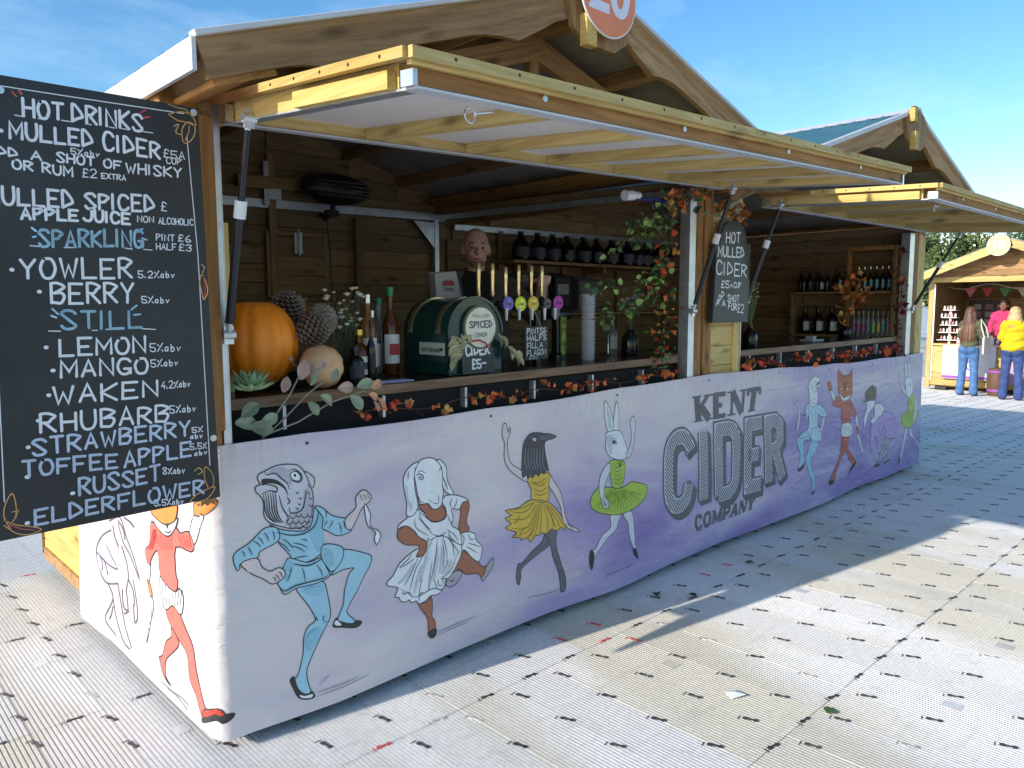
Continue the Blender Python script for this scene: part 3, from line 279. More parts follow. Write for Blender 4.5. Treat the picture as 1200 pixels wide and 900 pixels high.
TXT=[('HOT',-472,1985,-382,1989,42,3,'w'),('DRINKS',-360,1991,-186,1991,44,3,'w'),('MULLED',-504,1926,-316,1930,40,3,'w'),('CIDER',-287,1927,-142,1921,44,3,'w'),('5%abv',-368,1904,-298,1906,15,1,'w'),('£5A',-130,1927,-72,1928,21,1,'w'),('CUP',-123,1910,-82,1912,16,1,'w'),('ADD',-559,1882,-492,1880,21,2,'w'),('A',-460,1879,-439,1879,20,2,'w'),('SHOT',-402,1881,-314,1881,22,2,'w'),('OF',-289,1880,-246,1879,22,2,'w'),('WHISKY',-233,1872,-84,1875,26,2,'w'),('OR',-503,1852,-460,1850,21,2,'w'),('RUM',-437,1849,-368,1846,23,2,'w'),('£2',-343,1848,-310,1849,21,1,'w'),('EXTRA',-297,1849,-236,1850,14,1,'w'),('MULLED',-566,1759,-372,1764,42,3,'w'),('SPICED',-341,1765,-165,1771,41,3,'w'),('£',-144,1776,-130,1775,23,1,'w'),('APPLE',-491,1727,-362,1730,27,3,'w'),('JUICE',-347,1733,-231,1731,28,3,'w'),('NON',-210,1739,-167,1740,16,1,'w'),('ALCOHOLIC',-153,1738,-56,1740,17,1,'w'),('SPARKLING',-455,1658,-200,1671,43,3,'u'),('PINT',-162,1691,-112,1691,17,1,'w'),('£6',-100,1692,-65,1691,18,1,'w'),('HALF',-163,1665,-108,1665,17,1,'w'),('£3',-99,1665,-64,1664,18,1,'w'),('YOWLER',-502,1576,-234,1583,50,3,'w'),('5.2%abv',-216,1583,-115,1585,19,1,'w'),('BERRY',-436,1512,-233,1512,51,3,'w'),('5%abv',-210,1512,-133,1512,18,1,'w'),('STILL',-416,1442,-214,1442,45,3,'u'),('LEMON',-424,1371,-208,1372,43,3,'w'),('5%abv',-194,1373,-107,1371,22,1,'w'),('MANGO',-424,1313,-205,1313,43,3,'w'),('5%abv',-194,1328,-117,1329,20,1,'w'),('WAKEN',-446,1243,-181,1243,46,3,'w'),('4.2%abv',-168,1263,-85,1264,20,1,'w'),('RHUBARB',-480,1170,-154,1167,48,3,'w'),('5%abv',-148,1189,-71,1188,21,1,'w'),('STRAWBERRY',-501,1112,-94,1117,41,3,'v'),('5%',-86,1124,-55,1123,16,1,'w'),('abv',-92,1106,-54,1104,16,1,'w'),('TOFFEE',-527,1060,-299,1050,39,3,'v'),('APPLE',-279,1048,-94,1054,42,3,'v'),('5.5%',-94,1073,-45,1071,18,1,'w'),('abv',-82,1053,-43,1053,15,1,'w'),('RUSSET',-398,987,-186,994,43,3,'v'),('8%abv',-176,1010,-112,1005,20,1,'w'),('ELDERFLOWER',-507,926,-61,936,41,3,'v'),('5.5%abv',-204,920,-121,912,18,1,'w')]
LN=[(1,'w',[-536,2050,-326,2053,-68,2058]),(1,'w',[-62,1994,-45,1651,-37,1017]),(1,'w',[-548,1964,-561,1522,-572,1000]),(1,'w',[-491,1984,-471,1983]),(1,'w',[-439,1984,-425,1984]),(1,'w',[-386,1988,-362,1988]),(1,'w',[-329,1988,-315,1988]),(1,'w',[-270,1989,-257,1988]),(1,'w',[-238,1990,-222,1989]),(1,'w',[-184,1990,-157,1990]),(1,'w',[-476,1659,-455,1658]),(1,'w',[-398,1658,-376,1659]),(1,'w',[-246,1664,-228,1662]),(1,'w',[-198,1663,-175,1662]),(1,'w',[-447,1438,-419,1437]),(1,'w',[-342,1437,-329,1437]),(1,'w',[-308,1439,-295,1439]),(1,'w',[-214,1439,-177,1436]),(2,'u',[-470,1705,-461,1697]),(2,'u',[-469,1681,-462,1683]),(2,'u',[-210,1710,-198,1721]),(2,'u',[-201,1694,-188,1690]),(2,'u',[-435,1496,-422,1482]),(2,'u',[-438,1478,-427,1473]),(2,'u',[-239,1493,-224,1505]),(2,'u',[-233,1478,-216,1480]),(2,'p',[-493,2040,-485,2031]),(2,'p',[-478,2047,-473,2039]),(2,'p',[-186,2041,-174,2050]),(2,'p',[-180,2028,-164,2033]),(5,'w',[-524,1941,-522,1941]),(5,'w',[-521,1596,-519,1596]),(5,'w',[-463,1541,-461,1541]),(5,'w',[-456,1395,-454,1395]),(5,'w',[-444,1333,-441,1333]),(5,'w',[-457,1268,-455,1268]),(5,'w',[-485,1203,-482,1202]),(5,'w',[-512,1135,-510,1135]),(5,'w',[-519,1057,-516,1056]),(5,'w',[-416,995,-413,995]),(5,'w',[-526,934,-523,934]),(1,'o',[-112,2049,-75,2062,-44,2055,-35,2030,-62,2035,-86,2036,-112,2049]),(1,'o',[-74,1978,-75,2012,-57,2036,-38,2027,-42,1997,-62,1975,-74,1978]),(1,'y',[-67,1984,-56,2007,-53,2027]),(1,'y',[-97,2018,-84,2025,-93,2002,-78,1997]),(1,'y',[-111,2077,-85,2072,-63,2071,-51,2059]),(1,'o',[-37,1537,-43,1570,-37,1596,-25,1576,-21,1545,-33,1522,-37,1537]),(1,'p',[-32,1596,-28,1563,-30,1530]),(1,'y',[-36,1626,-26,1619,-34,1601]),(1,'o',[-45,946,-56,986,-50,1014,-30,987,-29,954,-45,946]),(1,'o',[-103,914,-82,932,-48,944,-24,946,-46,917,-78,910,-103,914]),(1,'y',[-84,1006,-71,1014,-61,1000,-74,994]),(1,'o',[-563,926,-575,960,-571,991,-554,1019,-547,986,-550,957,-563,937]),(1,'o',[-575,951,-551,935,-519,924,-494,911,-519,903,-549,911,-576,938]),(1,'y',[-557,970,-542,972,-551,951]),(1,'p',[-566,938,-539,921,-510,912])]
BOARD=[(-26,2080),(-9,913),(-602,898),(-576,2077)]
TX2=[('HOT',3040,1862,3195,1872,57,3,'w'),('MULLED',2958,1783,3243,1786,55,3,'w'),('CIDER',2944,1681,3278,1673,70,3,'w'),('£5',2999,1605,3083,1603,37,2,'w'),('A',3097,1606,3124,1607,18,1,'w'),('CUP',3139,1604,3218,1607,29,2,'w'),('A',2948,1498,2976,1507,31,2,'w'),('D',2976,1524,3002,1532,31,2,'w'),('D',3004,1545,3031,1553,32,2,'w'),('A',3012,1497,3047,1497,31,2,'w'),('SHOT',3073,1524,3199,1523,36,2,'w'),('FOR',3084,1479,3176,1471,35,2,'w'),('£2',3188,1461,3258,1455,47,2,'w')]
SHAPE2=[(2912,1400),(2925,1594),(2937,1839),(2939,1863),(2981,1868),(2987,1911),(3017,1959),(3078,1986),(3144,1995),(3195,1989),(3242,1963),(3267,1919),(3279,1868),(3323,1866),(3324,1644),(3317,1399)]
# ================= ground =================
def gz(x): return 0 if x<7 else -.02*(x-7) if x<15.5 else -.17
gm=MB()
xs=[-400,-60,-10,-3,0,3,7,9,11,13,15.5,20,30,60,120,400,1500]; ys=[-900,-200,-40,-10,-4,0,4,10,40,200,900]
for x in xs:
    for y in ys: gm.v.append((x,y,gz(x)-.016-(.02 if abs(x)>60 or abs(y)>39 else 0)))
for i in range(len(xs)-1):
    for j in range(len(ys)-1):
        a=i*len(ys)+j; gm.f.append((a,a+len(ys),a+len(ys)+1,a+1)); gm.m.append(0)
def tile_mat(name,lo,hi,stain,sc):
    m=bpy.data.materials.new(name); m.use_nodes=True; nt=m.node_tree; L=nt.links.new; b=nt.nodes['Principled BSDF']; b.inputs['Roughness'].default_value=.62; b.inputs['Specular IOR Level'].default_value=.35
    ge=nn(nt,'NewGeometry'); oi=nn(nt,'ObjectInfo')
    mp=nn(nt,'Mapping'); mp.inputs['Scale'].default_value=(1,.35,1); L(ge.outputs['Position'],mp.inputs[0])
    a=nn(nt,'TexNoise',Scale=sc,Detail=4,Roughness=.6); L(mp.outputs[0],a.inputs['Vector'])
    f=nn(nt,'TexNoise',Scale=38,Detail=5,Roughness=.7); L(ge.outputs['Position'],f.inputs['Vector'])
    s=nn(nt,'TexNoise',Scale=5.5,Detail=8,Roughness=.75); L(ge.outputs['Position'],s.inputs['Vector'])
    ra=nn(nt,'MapRange'); ra.inputs[1].default_value=.48; ra.inputs[2].default_value=.62
    av=nn(nt,'Math',operation='MULTIPLY_ADD'); L(oi.outputs['Random'],av.inputs[0]); av.inputs[1].default_value=.16; L(a.outputs[0],av.inputs[2]); 
    sb=nn(nt,'Math',operation='SUBTRACT'); L(av.outputs[0],sb.inputs[0]); sb.inputs[1].default_value=.08; L(sb.outputs[0],ra.inputs[0])
    c=nn(nt,'MixRGB'); c.inputs[1].default_value=(*hi,1); c.inputs[2].default_value=(*lo,1); L(ra.outputs[0],c.inputs[0])
    rs=nn(nt,'MapRange'); rs.inputs[1].default_value=.56; rs.inputs[2].default_value=.74; rs.inputs[4].default_value=.55; L(s.outputs[0],rs.inputs[0])
    c2=nn(nt,'MixRGB'); c2.inputs[2].default_value=(*stain,1); L(c.outputs[0],c2.inputs[1]); L(rs.outputs[0],c2.inputs[0])
    rf=nn(nt,'MapRange'); rf.inputs[1].default_value=.3; rf.inputs[2].default_value=.7; rf.inputs[3].default_value=.86; rf.inputs[4].default_value=1.06; L(f.outputs[0],rf.inputs[0])
    c3=nn(nt,'MixRGB',blend_type='MULTIPLY'); c3.inputs[0].default_value=1; L(c2.outputs[0],c3.inputs[1]); L(rf.outputs[0],c3.inputs[2]); 
    hs=nn(nt,'HueSaturation'); mv=nn(nt,'MapRange'); mv.inputs[3].default_value=.9; mv.inputs[4].default_value=1.06; L(oi.outputs['Random'],mv.inputs[0]); L(mv.outputs[0],hs.inputs['Value']); L(c3.outputs[0],hs.inputs['Color'])
    st=nn(nt,'TexNoise',Scale=1.3,Detail=7,Roughness=.7); ms=nn(nt,'Mapping'); ms.inputs['Scale'].default_value=(.9,9,1); ms.inputs['Rotation'].default_value=(0,0,.25); L(ge.outputs['Position'],ms.inputs[0]); L(ms.outputs[0],st.inputs['Vector']); rr=nn(nt,'MapRange'); rr.inputs[1].default_value=.58; rr.inputs[2].default_value=.72; rr.inputs[4].default_value=.38; L(st.outputs[0],rr.inputs[0]); c4=nn(nt,'MixRGB'); c4.inputs[2].default_value=(.36,.34,.30,1); L(hs.outputs[0],c4.inputs[1]); L(rr.outputs[0],c4.inputs[0])
    L(c4.outputs[0],b.inputs['Base Color'])
    bp=nn(nt,'Bump',Strength=.3,Distance=.002); L(f.outputs[0],bp.inputs['Height']); L(bp.outputs[0],b.inputs['Normal'])
    return m
M_TILE=tile_mat('cream_trackway_plastic',(.66,.62,.52),(.81,.795,.765),(.46,.43,.37),.9)
M_GROOVE=tile_mat('dirty_groove',(.30,.285,.245),(.36,.36,.355),(.22,.21,.18),.9)
M_BASE=tile_mat('pale_ground',(.60,.57,.50),(.70,.685,.66),(.45,.42,.37),.3)
ground=ob('ground',gm,M_BASE,loc=(0,0,0)); tag(ground,'pale ground under and beyond the trackway',None,None,'structure')
pave=bpy.data.objects.new('pavement',None); COL.objects.link(pave); tag(pave,'cream ribbed plastic trackway of interlocking tiles',None,None,'structure')
PX,PY=.2385,.93
def tile_mb(nr=15,pad=False):
    b=MB(); w=PX/2-.0016; L=PY/2-.0012; p=2*w/nr
    prof=[]
    for i in range(nr):
        x=-w+i*p; prof+=[(x,0),(x+p*.66,0),(x+p*.74,-.0045),(x+p*.93,-.0045)]
    prof.append((w,0))
    n=len(prof); vs=[(x,-L,z) for x,z in prof]+[(x,L,z) for x,z in prof]
    b.add(vs,[(i,i+1,n+i+1,n+i) for i in range(n-1)])
    b.m=[1 if (i%4) in (1,2,3) else 0 for i in range(n-1)]
    b.m=[1 if (i%4)==2 else 0 for i in range(n-1)]
    b.add([(-w,-L,0),(w,-L,0),(w,-L,-.014),(-w,-L,-.014)],[(0,3,2,1)]); b.add([(-w,L,0),(w,L,0),(w,L,-.014),(-w,L,-.014)],[(0,1,2,3)])
    b.add([(-w,-L,0),(-w,L,0),(-w,L,-.014),(-w,-L,-.014)],[(0,1,2,3)]); b.add([(w,-L,0),(w,L,0),(w,L,-.014),(w,-L,-.014)],[(0,3,2,1)])
    # blank pad where the ribs stop
    if pad: b.add([(w*.05,L*.2,.0012),(w*.55,L*.2,.0012),(w*.55,L*.34,.0012),(w*.05,L*.34,.0012)],[(0,1,2,3)])
    return b
TME=mesh('ground_tile',tile_mb(),[M_TILE,M_GROOVE]); TMP=mesh('ground_tile',tile_mb(15,True),[M_TILE,M_GROOVE])
CX,CY=-.957,-2.42
cand=[]
for k in range(-11,74):
    for j in range(-4,6):
        x=.532+PX*(k+.5); y=-.33+PY*(j+.5)
        if y<-3.6 or y>4.2 or (x<-1.9): continue
        if .25<x<6.2 and .35<y<2.3: continue
        if x>2 and y>2.4 and x<9: continue
        cand.append((math.hypot(x-CX,y-CY),x,y))
cand.sort(); far=MB(); rest=MB(); TB=tile_mb(7)
for n,(d,x,y) in enumerate(cand):
    vis=(x-CX)*.692+(y-CY)*.722>.3
    if n<297 : inst('ground_tile',TMP if random.random()<.16 else TME,(x,y,gz(x)+random.uniform(-.0008,.0008)),(random.uniform(-.001,.001),(.02 if x>7 else 0)+random.uniform(-.003,.003),0),1,pave)
    else:
        o=len(rest.v); rest.v+=[(a+x,b+y,c+gz(x+a)+.0008*math.sin(x*57+y*13)) for a,b,c in TB.v]; rest.f+=[tuple(i+o for i in f) for f in TB.f]; rest.m+=TB.m
t=ob('far_ground_tiles',rest,[M_TILE,M_GROOVE],pave); t['kind']='stuff'
# clips
def clip_mb(v=0):
    b=MB(); z=.0022; K=.8
    def q(poly,h=z): b.prism([(a*K,c*K*.9) for a,c in poly],lambda u,t:(u,t,h),lambda u,t:(u,t,-.002))
    q([(-.034,-.008),(-.016,-.011),(-.012,-.004),(.012,-.006),(.018,-.013),(.034,-.009),(.033,.006),(.022,.009),(.014,.003),(-.010,.006),(-.016,.012),(-.032,.009)])
    b.prism([(-.044,-.015),(-.0418,-.015),(-.037,.010),(-.0395,.010)],lambda u,t:(u,t,.0012),lambda u,t:(u,t,-.001))
    return b
CK=mat('dark_clip_plastic',(.075,.072,.075),.5,0,.3,3); CR=mat('red_clip_plastic',(.62,.09,.09),.5); CW=mat('pale_clip_plastic',(.55,.54,.5),.5)
CME={k:mesh('tile_clip',clip_mb(),m) for k,m in (('k',CK),('r',CR),('w',CW))}
cl=[]
red={(1.628,-.332),(1.715,-.425),(1.724,-.189),(.436,-.336),(2.2,-.33),(2.05,-.19),(2.7,-.33),(2.9,-.19)}
for k in range(-8,73):
    for j in range(-16,19):
        if j%4==(-1)%4: pass
        x=.532+PX*k; y=-.19-.2325*j
        cl.append((x,y,math.pi/2*-1+.35))
    for j in range(-4,6): cl.append((.532+PX*k-.1,-.33+PY*j,-.1))
cc=[]
for x,y,r in cl:
    if y<-3.5 or y>4 or x>15: continue
    if .05<x<6.4 and y>.12: continue
    if x>2 and y>2.4 and x<9: continue
    kind='k'
    if any(math.hypot(x-a,y-b)<.06 for a,b in red): kind='r'
    elif random.random()<.10: kind='w'
    elif random.random()<.012: kind='r'
    cc.append((math.hypot(x-CX,y-CY),x,y,r,kind))
cc.sort(); rest={'k':MB(),'r':MB(),'w':MB()}; CB=clip_mb()
for n,(d,x,y,r,kind) in enumerate(cc):
    z=gz(x)+.0015; r+=random.uniform(-.15,.15)
    if n<297: inst('tile_clip',CME[kind],(x,y,z),(0,0,r),1,pave)
    else:
        b=rest[kind]; c_,s_=math.cos(r),math.sin(r); o=len(b.v); b.v+=[(x+a*c_-e*s_,y+a*s_+e*c_,z+h) for a,e,h in CB.v]; b.f+=[tuple(i+o for i in f) for f in CB.f]; b.m+=CB.m
for kind,m in (('k',CK),('r',CR),('w',CW)):
    o=ob('far_tile_clips',rest[kind],m,pave); o['kind']='stuff'
# ================= chalets =================
def board_x(b,x0,x1,y,z0,z1,t=.018,ch=.004): b.beam((x0,y,(z0+z1)/2),(x1,y,(z0+z1)/2),(0,t/2,0),(0,0,(z1-z0)/2),ch)
def boards_y(parent,x,y0,y1,z0,z1,h=.125,kind='YEL',t=.018,top=None):
    z=z0
    while z<z1-.02:
        b=MB(); zz=min(z+h,z1); b.beam((x,y0,(z+zz)/2),(x,y1,(z+zz)/2),(t/2,0,0),(0,0,(zz-z)/2-.001),.005); ob('board',b,W(kind,'y'),parent); z+=h
def boards_x(parent,x0,x1,y,z0,z1,h=.125,kind='INT',t=.018,lim=None):
    z=z0
    while z<z1-.02:
        zz=min(z+h,z1); a,c=x0,x1
        if lim: a,c=lim((z+zz)/2,x0,x1)
        if c-a>.08: b=MB(); board_x(b,a,c,y,z+.001,zz-.001,t,.005); ob('board',b,W(kind,'x'),parent)
        z+=h
def post(parent,x0,x1,y0,y1,z0,z1,kind='ORG',name='post'):
    b=MB(); b.beam(((x0+x1)/2,(y0+y1)/2,z0),((x0+x1)/2,(y0+y1)/2,z1),((x1-x0)/2,0,0),(0,(y1-y0)/2,0),.005); return ob(name,b,W(kind,'z'),parent)
def bar(parent,a,c,wv,hv,m,name,ch=.003):
    b=MB(); b.beam(a,c,wv,hv,ch); return ob(name,b,m,parent)
M_CEIL=mat('grey_roof_underside',(.44,.40,.36),.8,0,.3,3,.2,20)
M_TEAL=mat('teal_roof_steel',(.09,.22,.24),.4,.2,.15,3); M_LTRIM=mat('pale_roof_trim',(.62,.62,.64),.45,0,.08,4,.2,30)
M_PANEL=mat('white_hatch_panel',(.80,.74,.70),.7,0,.07,2.5,.1,30)
def roof(root,xl,zl,xa,za,xr,zr,yf,yb,trim_white=True):
    """gabled roof: ridge runs back along y"""
    for side,(xe,ze) in (('l',(xl,zl)),('r',(xr,zr))):
        dx,dz=xe-xa,ze-za; ln=math.hypot(dx,dz); ux,uz=dx/ln,dz/ln; nx,nz=(-uz,ux) if ux>0 else (uz,-ux)
        ang=math.atan2(dz,dx) if dx>0 else math.atan2(-dz,-dx); yo_=.0016 if dx>0 else 0; vh=.013 if trim_white==2 else .008
        P=lambda u,h,y:(xa+ux*u+nx*h,y,za+uz*u+nz*h)
        # corrugated sheet (ridges run up the slope)
        b=MB(); n=int((yb-yf)/.05); T=[]
        for i in range(n+1):
            y=yf+.012+(yb-yf-.01)*i/n; T.append((y,(.022 if i%2 else .002) if trim_white==2 else (.012 if i%4<2 else .003)))
        vs=[P(u,h,y) for y,h in T for u in (0.0,ln-.002)]; b.add(vs,[(2*i,2*i+1,2*i+3,2*i+2) for i in range(n)])
        o=len(vs); b.add([P(u,h-.004,y) for y,h in T for u in (0.0,ln-.002)],[(2*i,2*i+2,2*i+3,2*i+1) for i in range(n)])
        ob('roof_sheet',b,M_TEAL,root)
        # ceiling panels between purlins, purlins along y
        us=[.06,ln*.36,ln*.68,ln-.05]
        for i,u in enumerate(us):
            b=MB(); b.beam(P(u,-.066,yf+.03),P(u,-.066,yb),Vector((ux,0,uz))*.022,Vector((nx,0,nz))*.038,.004); ob('purlin',b,W('BRN','y'),root)
        for i in range(3):
            a,c=us[i]+.023,us[i+1]-.023; b=MB()
            b.add([P(a,-.03,yf+.03),P(c,-.03,yf+.03),P(c,-.03,yb),P(a,-.03,yb),P(a,-.006,yf+.03),P(c,-.006,yf+.03),P(c,-.006,yb),P(a,-.006,yb)],[(0,1,2,3),(4,7,6,5),(0,4,5,1),(2,6,7,3),(1,5,6,2),(0,3,7,4)])
            ob('ceiling_panel',b,M_CEIL,root)
        # scalloped bargeboard on the front, plain one behind
        def barge(y,t,name,scal=True):
            lo=[]; K=40
            for i in range(K+1):
                u=ln*i/K; d=.105
                if scal:
                    f=u/ln
                    for c0 in (.30,.74):
                        q=(f-c0)/.13
                        if -1<q<1: d=.105+.045*(1-abs(q))**.8*(1 if q<0 else 1-q)
                lo.append((u,-d))
            poly=[(0,.0),(ln,.0)]+lo[::-1]
            if ux<0: poly=poly[::-1]
            b=MB(); b.prism(poly,lambda u,h:P(u,h,y+yo_),lambda u,h:P(u,h,y+t+yo_)); ob(name,b,W('BRN','x',ang),root)
        barge(yf,.028,'bargeboard')
        # rafter of the front truss
        for yy in (.03+yo_*2,yb-.06+yo_*2):
            b=MB(); b.beam(P(.02,-.15,yy),P(ln-.1,-.15,yy),(0,.025,0),Vector((nx,0,nz))*.05,.004); ob('rafter',b,W('BRN','x',ang),root)
        # verge trim over bargeboard and eave fascia
        b=MB(); b.beam(P(-.0,vh+.0005,yf-.004+yo_),P(ln+.006,vh+.0005,yf-.004+yo_),(0,.020,0),Vector((nx,0,nz))*vh,.002); ob('verge_trim',b,M_LTRIM,root)
        b=MB(); b.box(xe-(.012 if dx<0 else 0),xe+(.012 if dx>0 else 0),yf-.004,yb+.02,ze-.085,ze+.002); ob('eave_fascia',b,M_LTRIM if trim_white else W('BRN','y'),root)
        b=MB(); b.beam(P(ln-.12,-.112,yf+.03),P(ln-.12,-.112,yb),Vector((ux,0,uz))*.10,Vector((nx,0,nz))*.01,.003); ob('soffit_board',b,W('ORG','y'),root)
    b=MB(); b.beam((xa,yf+.03,za-.06),(xa,yb,za-.06),(.022,0,0),(0,0,.06),.004); ob('ridge_beam',b,W('BRN','y'),root)
    b=MB(); b.add([(xa-.13,yf-.03,za-.022),(xa,yf-.03,za+.032),(xa+.13,yf-.03,za-.022),(xa-.13,yb,za-.022),(xa,yb,za+.032),(xa+.13,yb,za-.022),(xa,yf-.03,za+.02),(xa,yb,za+.02)],[(0,1,4,3),(1,2,5,4),(0,6,1),(1,6,2),(0,3,7,6),(6,7,5,2)]); ob('ridge_cap',b,M_LTRIM,root)
def gusset(root,xa,za,yf,kind='BRN'):
    b=MB(); poly=[(-.17,-.20),(-.20,-.06),(-.06,.035),(.05,.035),(.2,-.06),(.17,-.2),(.09,-.25),(-.09,-.25)]
    b.prism(poly,lambda u,h:(xa+u,yf-.024,za+h),lambda u,h:(xa+u,yf-.002,za+h)); ob('gusset_plate',b,W(kind,'z'),root)
    for u,z0,z1 in ((-.135,-.09,.0),(-.10,-.27,-.15)):
        b=MB(); b.box(xa+u-.03,xa+u+.03,yf-.062,yf-.0255,za+z0,za+z1); ob('batten_end',b,W('YEL','y'),root)
def hatch(root,x0,x1,zh,zo,ribs,yo=-1.0,panel=True,name='hatch'):
    """open top-hinged shutter; zh/zo = underside heights (left,right) at hinge and at outer edge"""
    def H(x,y,w):
        u=(x-x0)/(x1-x0); v=min(1.06,max(-.02,(y+.02)/(yo+.02))); a=zh[0]+(zh[1]-zh[0])*u; c=zo[0]+(zo[1]-zo[0])*u
        return (x,y,a+(c-a)*v+w)
    h=bpy.data.objects.new(name,None); COL.objects.link(h); h.parent=root; h.location=Vector((x0,-.02,zh[0]))-wloc(root)
    def P(nm,xa,xb,ya,yb,wa,wb,m):
        b=MB(); n=6 if xb-xa>1 else 1
        b.box(xa,xb,ya,yb,wa,wb,fn=H); return ob(nm,b,m,h)
    # planks of the shutter (outside face, now the top)
    n=8; d=(yo+.02)/n
    for i in range(n):
        ya,yb=-.02+d*(i+1)+.003,-.02+d*i; P('shutter_board',x0-.030,x1+.02,ya,yb,.0655,.080,W('PALE','x'))
    P('front_trim',x0-.03,x1+.02,yo-.038,yo-.021,.046,.072,W('PALE','x')); P('front_trim',x0-.04,x1+.03,yo-.056,yo-.040,.056,.081,W('PALE','x'))
    P('side_batten',x0-.052,x0-.032,yo-.036,-.35,.056,.080,W('YEL','y')); P('side_batten',x0-.050,x0-.032,-.345,-.03,.056,.080,W('ORG','y'))
    P('side_rail',x0+.0,x0+.045,yo+.05,-.06,.006,.064,W('PALE','y')); P('side_rail',x1-.045,x1,yo+.05,-.06,.006,.064,W('PALE','y'))
    P('side_cleat',x0-.026,x0-.002,yo+.06,yo+.5,.004,.046,W('YEL','y'))
    P('front_rail',x0+.0,x1,yo-.019,yo+.03,.008,.062,W('ORG','x')); P('hinge_rail',x0+.02,x1-.02,-.07,-.02,.008,.062,W('PALE','x'))
    # galvanised angle frame
    P('angle_iron',x0-.004,x1+.004,yo-.021,yo+.035,.0,.006,M_LTRIM); P('angle_iron',x0-.004,x1+.004,-.075,-.02,.0,.006,M_LTRIM)
    P('angle_iron',x0-.004,x0+.036,yo+.036,-.077,.0,.005,GALV()); P('angle_iron',x1-.036,x1+.004,yo+.036,-.077,.0,.005,GALV())
    P('corner_bracket',x0-.018,x0-.005,yo-.026,yo+.02,.004,.040,GALV()); P('corner_bracket',x1+.005,x1+.02,yo-.026,yo+.03,-.002,.052,STEEL()); P('corner_bracket',x0-.03,x0-.0045,-.09,-.03,.004,.055,STEEL())
    w=(x1-x0-.09)/(ribs+1)
    for i in range(ribs+1):
        a=x0+.045+w*i; P('shutter_panel',a+(.028 if i else 0),a+w-(.028 if i<ribs else 0),yo+.03,-.07,.045,.064,M_PANEL if panel else mat('grey_hatch_panel',(.45,.42,.36),.7,0,.12,3))
        if i: P('rib',a-.026,a+.026,yo+.032,-.072,.008,.064,W('PALE','y'))
    # bolts in the front rail
    for f in (.14,.36,.6,.83):
        x=x0+(x1-x0)*f; b=MB(); p=Vector(H(x,yo-.019,.036)); b.tube([p,p+Vector((0,-.006,0))],.009,8); ob('bolt',b,GALV(),h)
    nb=MB()
    for k in range(int((x1-x0)/.2)):
        p=Vector(H(x0+.08+k*.2,yo-.056,.07)); nb.tube([p,p+Vector((0,-.0012,0))],.0042,6)
    for k in range(5): p=Vector(H(x0-.052,yo+.05+k*.13,.068)); nb.tube([p,p+Vector((-.0012,0,0))],.0045,6)
    nl=ob('nail_heads',nb,mat('dark_nail',(.05,.04,.03),.5,.5),h); nl['kind']='stuff'
    # hasp ring
    for x in (x0+.22,):
        p=Vector(H(x,yo+.06,-.004)); b=MB(); b.tube([p+Vector((.018*math.cos(t*math.pi/5),0,.0-.018+.018*math.sin(t*math.pi/5))) for t in range(11)],.0035,6); b.tube([p+Vector((.015,0,-.012)),p+Vector((.075,0,.002))],.004,6); ob('hasp',b,STEEL(),h)
    return h
def strut(root,a,b_):
    a,b_=Vector(a),Vector(b_); d=b_-a
    s=bpy.data.objects.new('gas_strut',None); COL.objects.link(s); s.parent=root; s.location=b_-wloc(root)
    m=MB(); m.tube([a+d*.05,a+d*.42],.0105,10); ob('strut_rod',m,mat('dark_chrome',(.04,.04,.045),.15,.6,.1,30),s,True)
    m=MB(); m.tube([a+d*.38,a+d*.94],.0145,12); ob('strut_cylinder',m,mat('black_strut_paint',(.02,.02,.022),.3),s,True)
    m=MB(); m.tube([a+d*.36,a+d*.44],.019,12); ob('strut_collar',m,WHT(),s,True)
    for p,q in ((a,a+d*.06),(b_,b_-d*.07)):
        m=MB(); m.tube([p+Vector((-.02,0,0)),p+Vector((.02,0,0))],.016,10); m.tube([p,q],.009,8); m.box(p.x-.016,p.x+.016,p.y-.004,p.y+.004,p.z-.03,p.z+.03); ob('strut_bracket',m,GALV(),s,True)
def add_wall(root,name,mb,m):
    return ob(name,mb,m,root)
def mesh_plate(root,a,c,m,name):
    b=MB(); b.box(*a,*c); return ob(name,b,m,root)

c1=thing('market_chalet','nearest timber chalet with white eave fascia and raised hatch','chalet',(0,0,0),None)
# left wall
wl=MB(); wl.box(.052,.058,.10,2.42,.10,2.2); wl=ob('side_wall',wl,W('INT','y'),c1); boards_y(wl,.0425,.07,2.43,.08,2.2,.125,'YEL',.02)
for y in (.6,1.3,2.0): post(c1,.059,.10,y,y+.05,.12,2.16,'INT','stud')
XA1,ZA1=1.53,2.79
bw=MB(); bw.prism([(.02,.12),(2.935,.12),(2.935,2.36),(1.53,2.78),(-.08,2.21),(.02,2.2)],lambda x,z:(x,2.425,z),lambda x,z:(x,2.435,z)); bw=ob('back_wall',bw,W('INT','x'),c1)
boards_x(bw,.06,2.90,2.41,.16,2.72,.125,'INT',.024,lambda z,a,c:(max(a,XA1-(ZA1-.16-z)/.352),min(c,XA1+(ZA1-.16-z)/.298)))
post(c1,.0145,.062,.008,.07,.08,2.2,'ORG','corner_post'); post(c1,-.045,.012,-.0115,.06,1.075,2.17,'ORG','corner_post')
post(c1,-.10,-.047,-.0115,.06,1.9,2.17,'ORG','corner_post')
for a in ((.064,.086,.004,.04),): mesh_plate(c1,(a[0],a[1],a[2],a[3]),(.1,2.14),GALV(),'steel_angle')
mesh_plate(c1,(.0875,.091,.006,.05),(.1,2.14),GALV(),'steel_angle')
b=MB(); b.box(2.752,2.758,.006,.07,.1,2.15); b.box(2.758,2.812,.006,.011,.1,2.15); ob('steel_angle',b,GALV(),c1)
post(c1,2.816,2.90,.012,.08,.1,2.24,'ORG','corner_post')
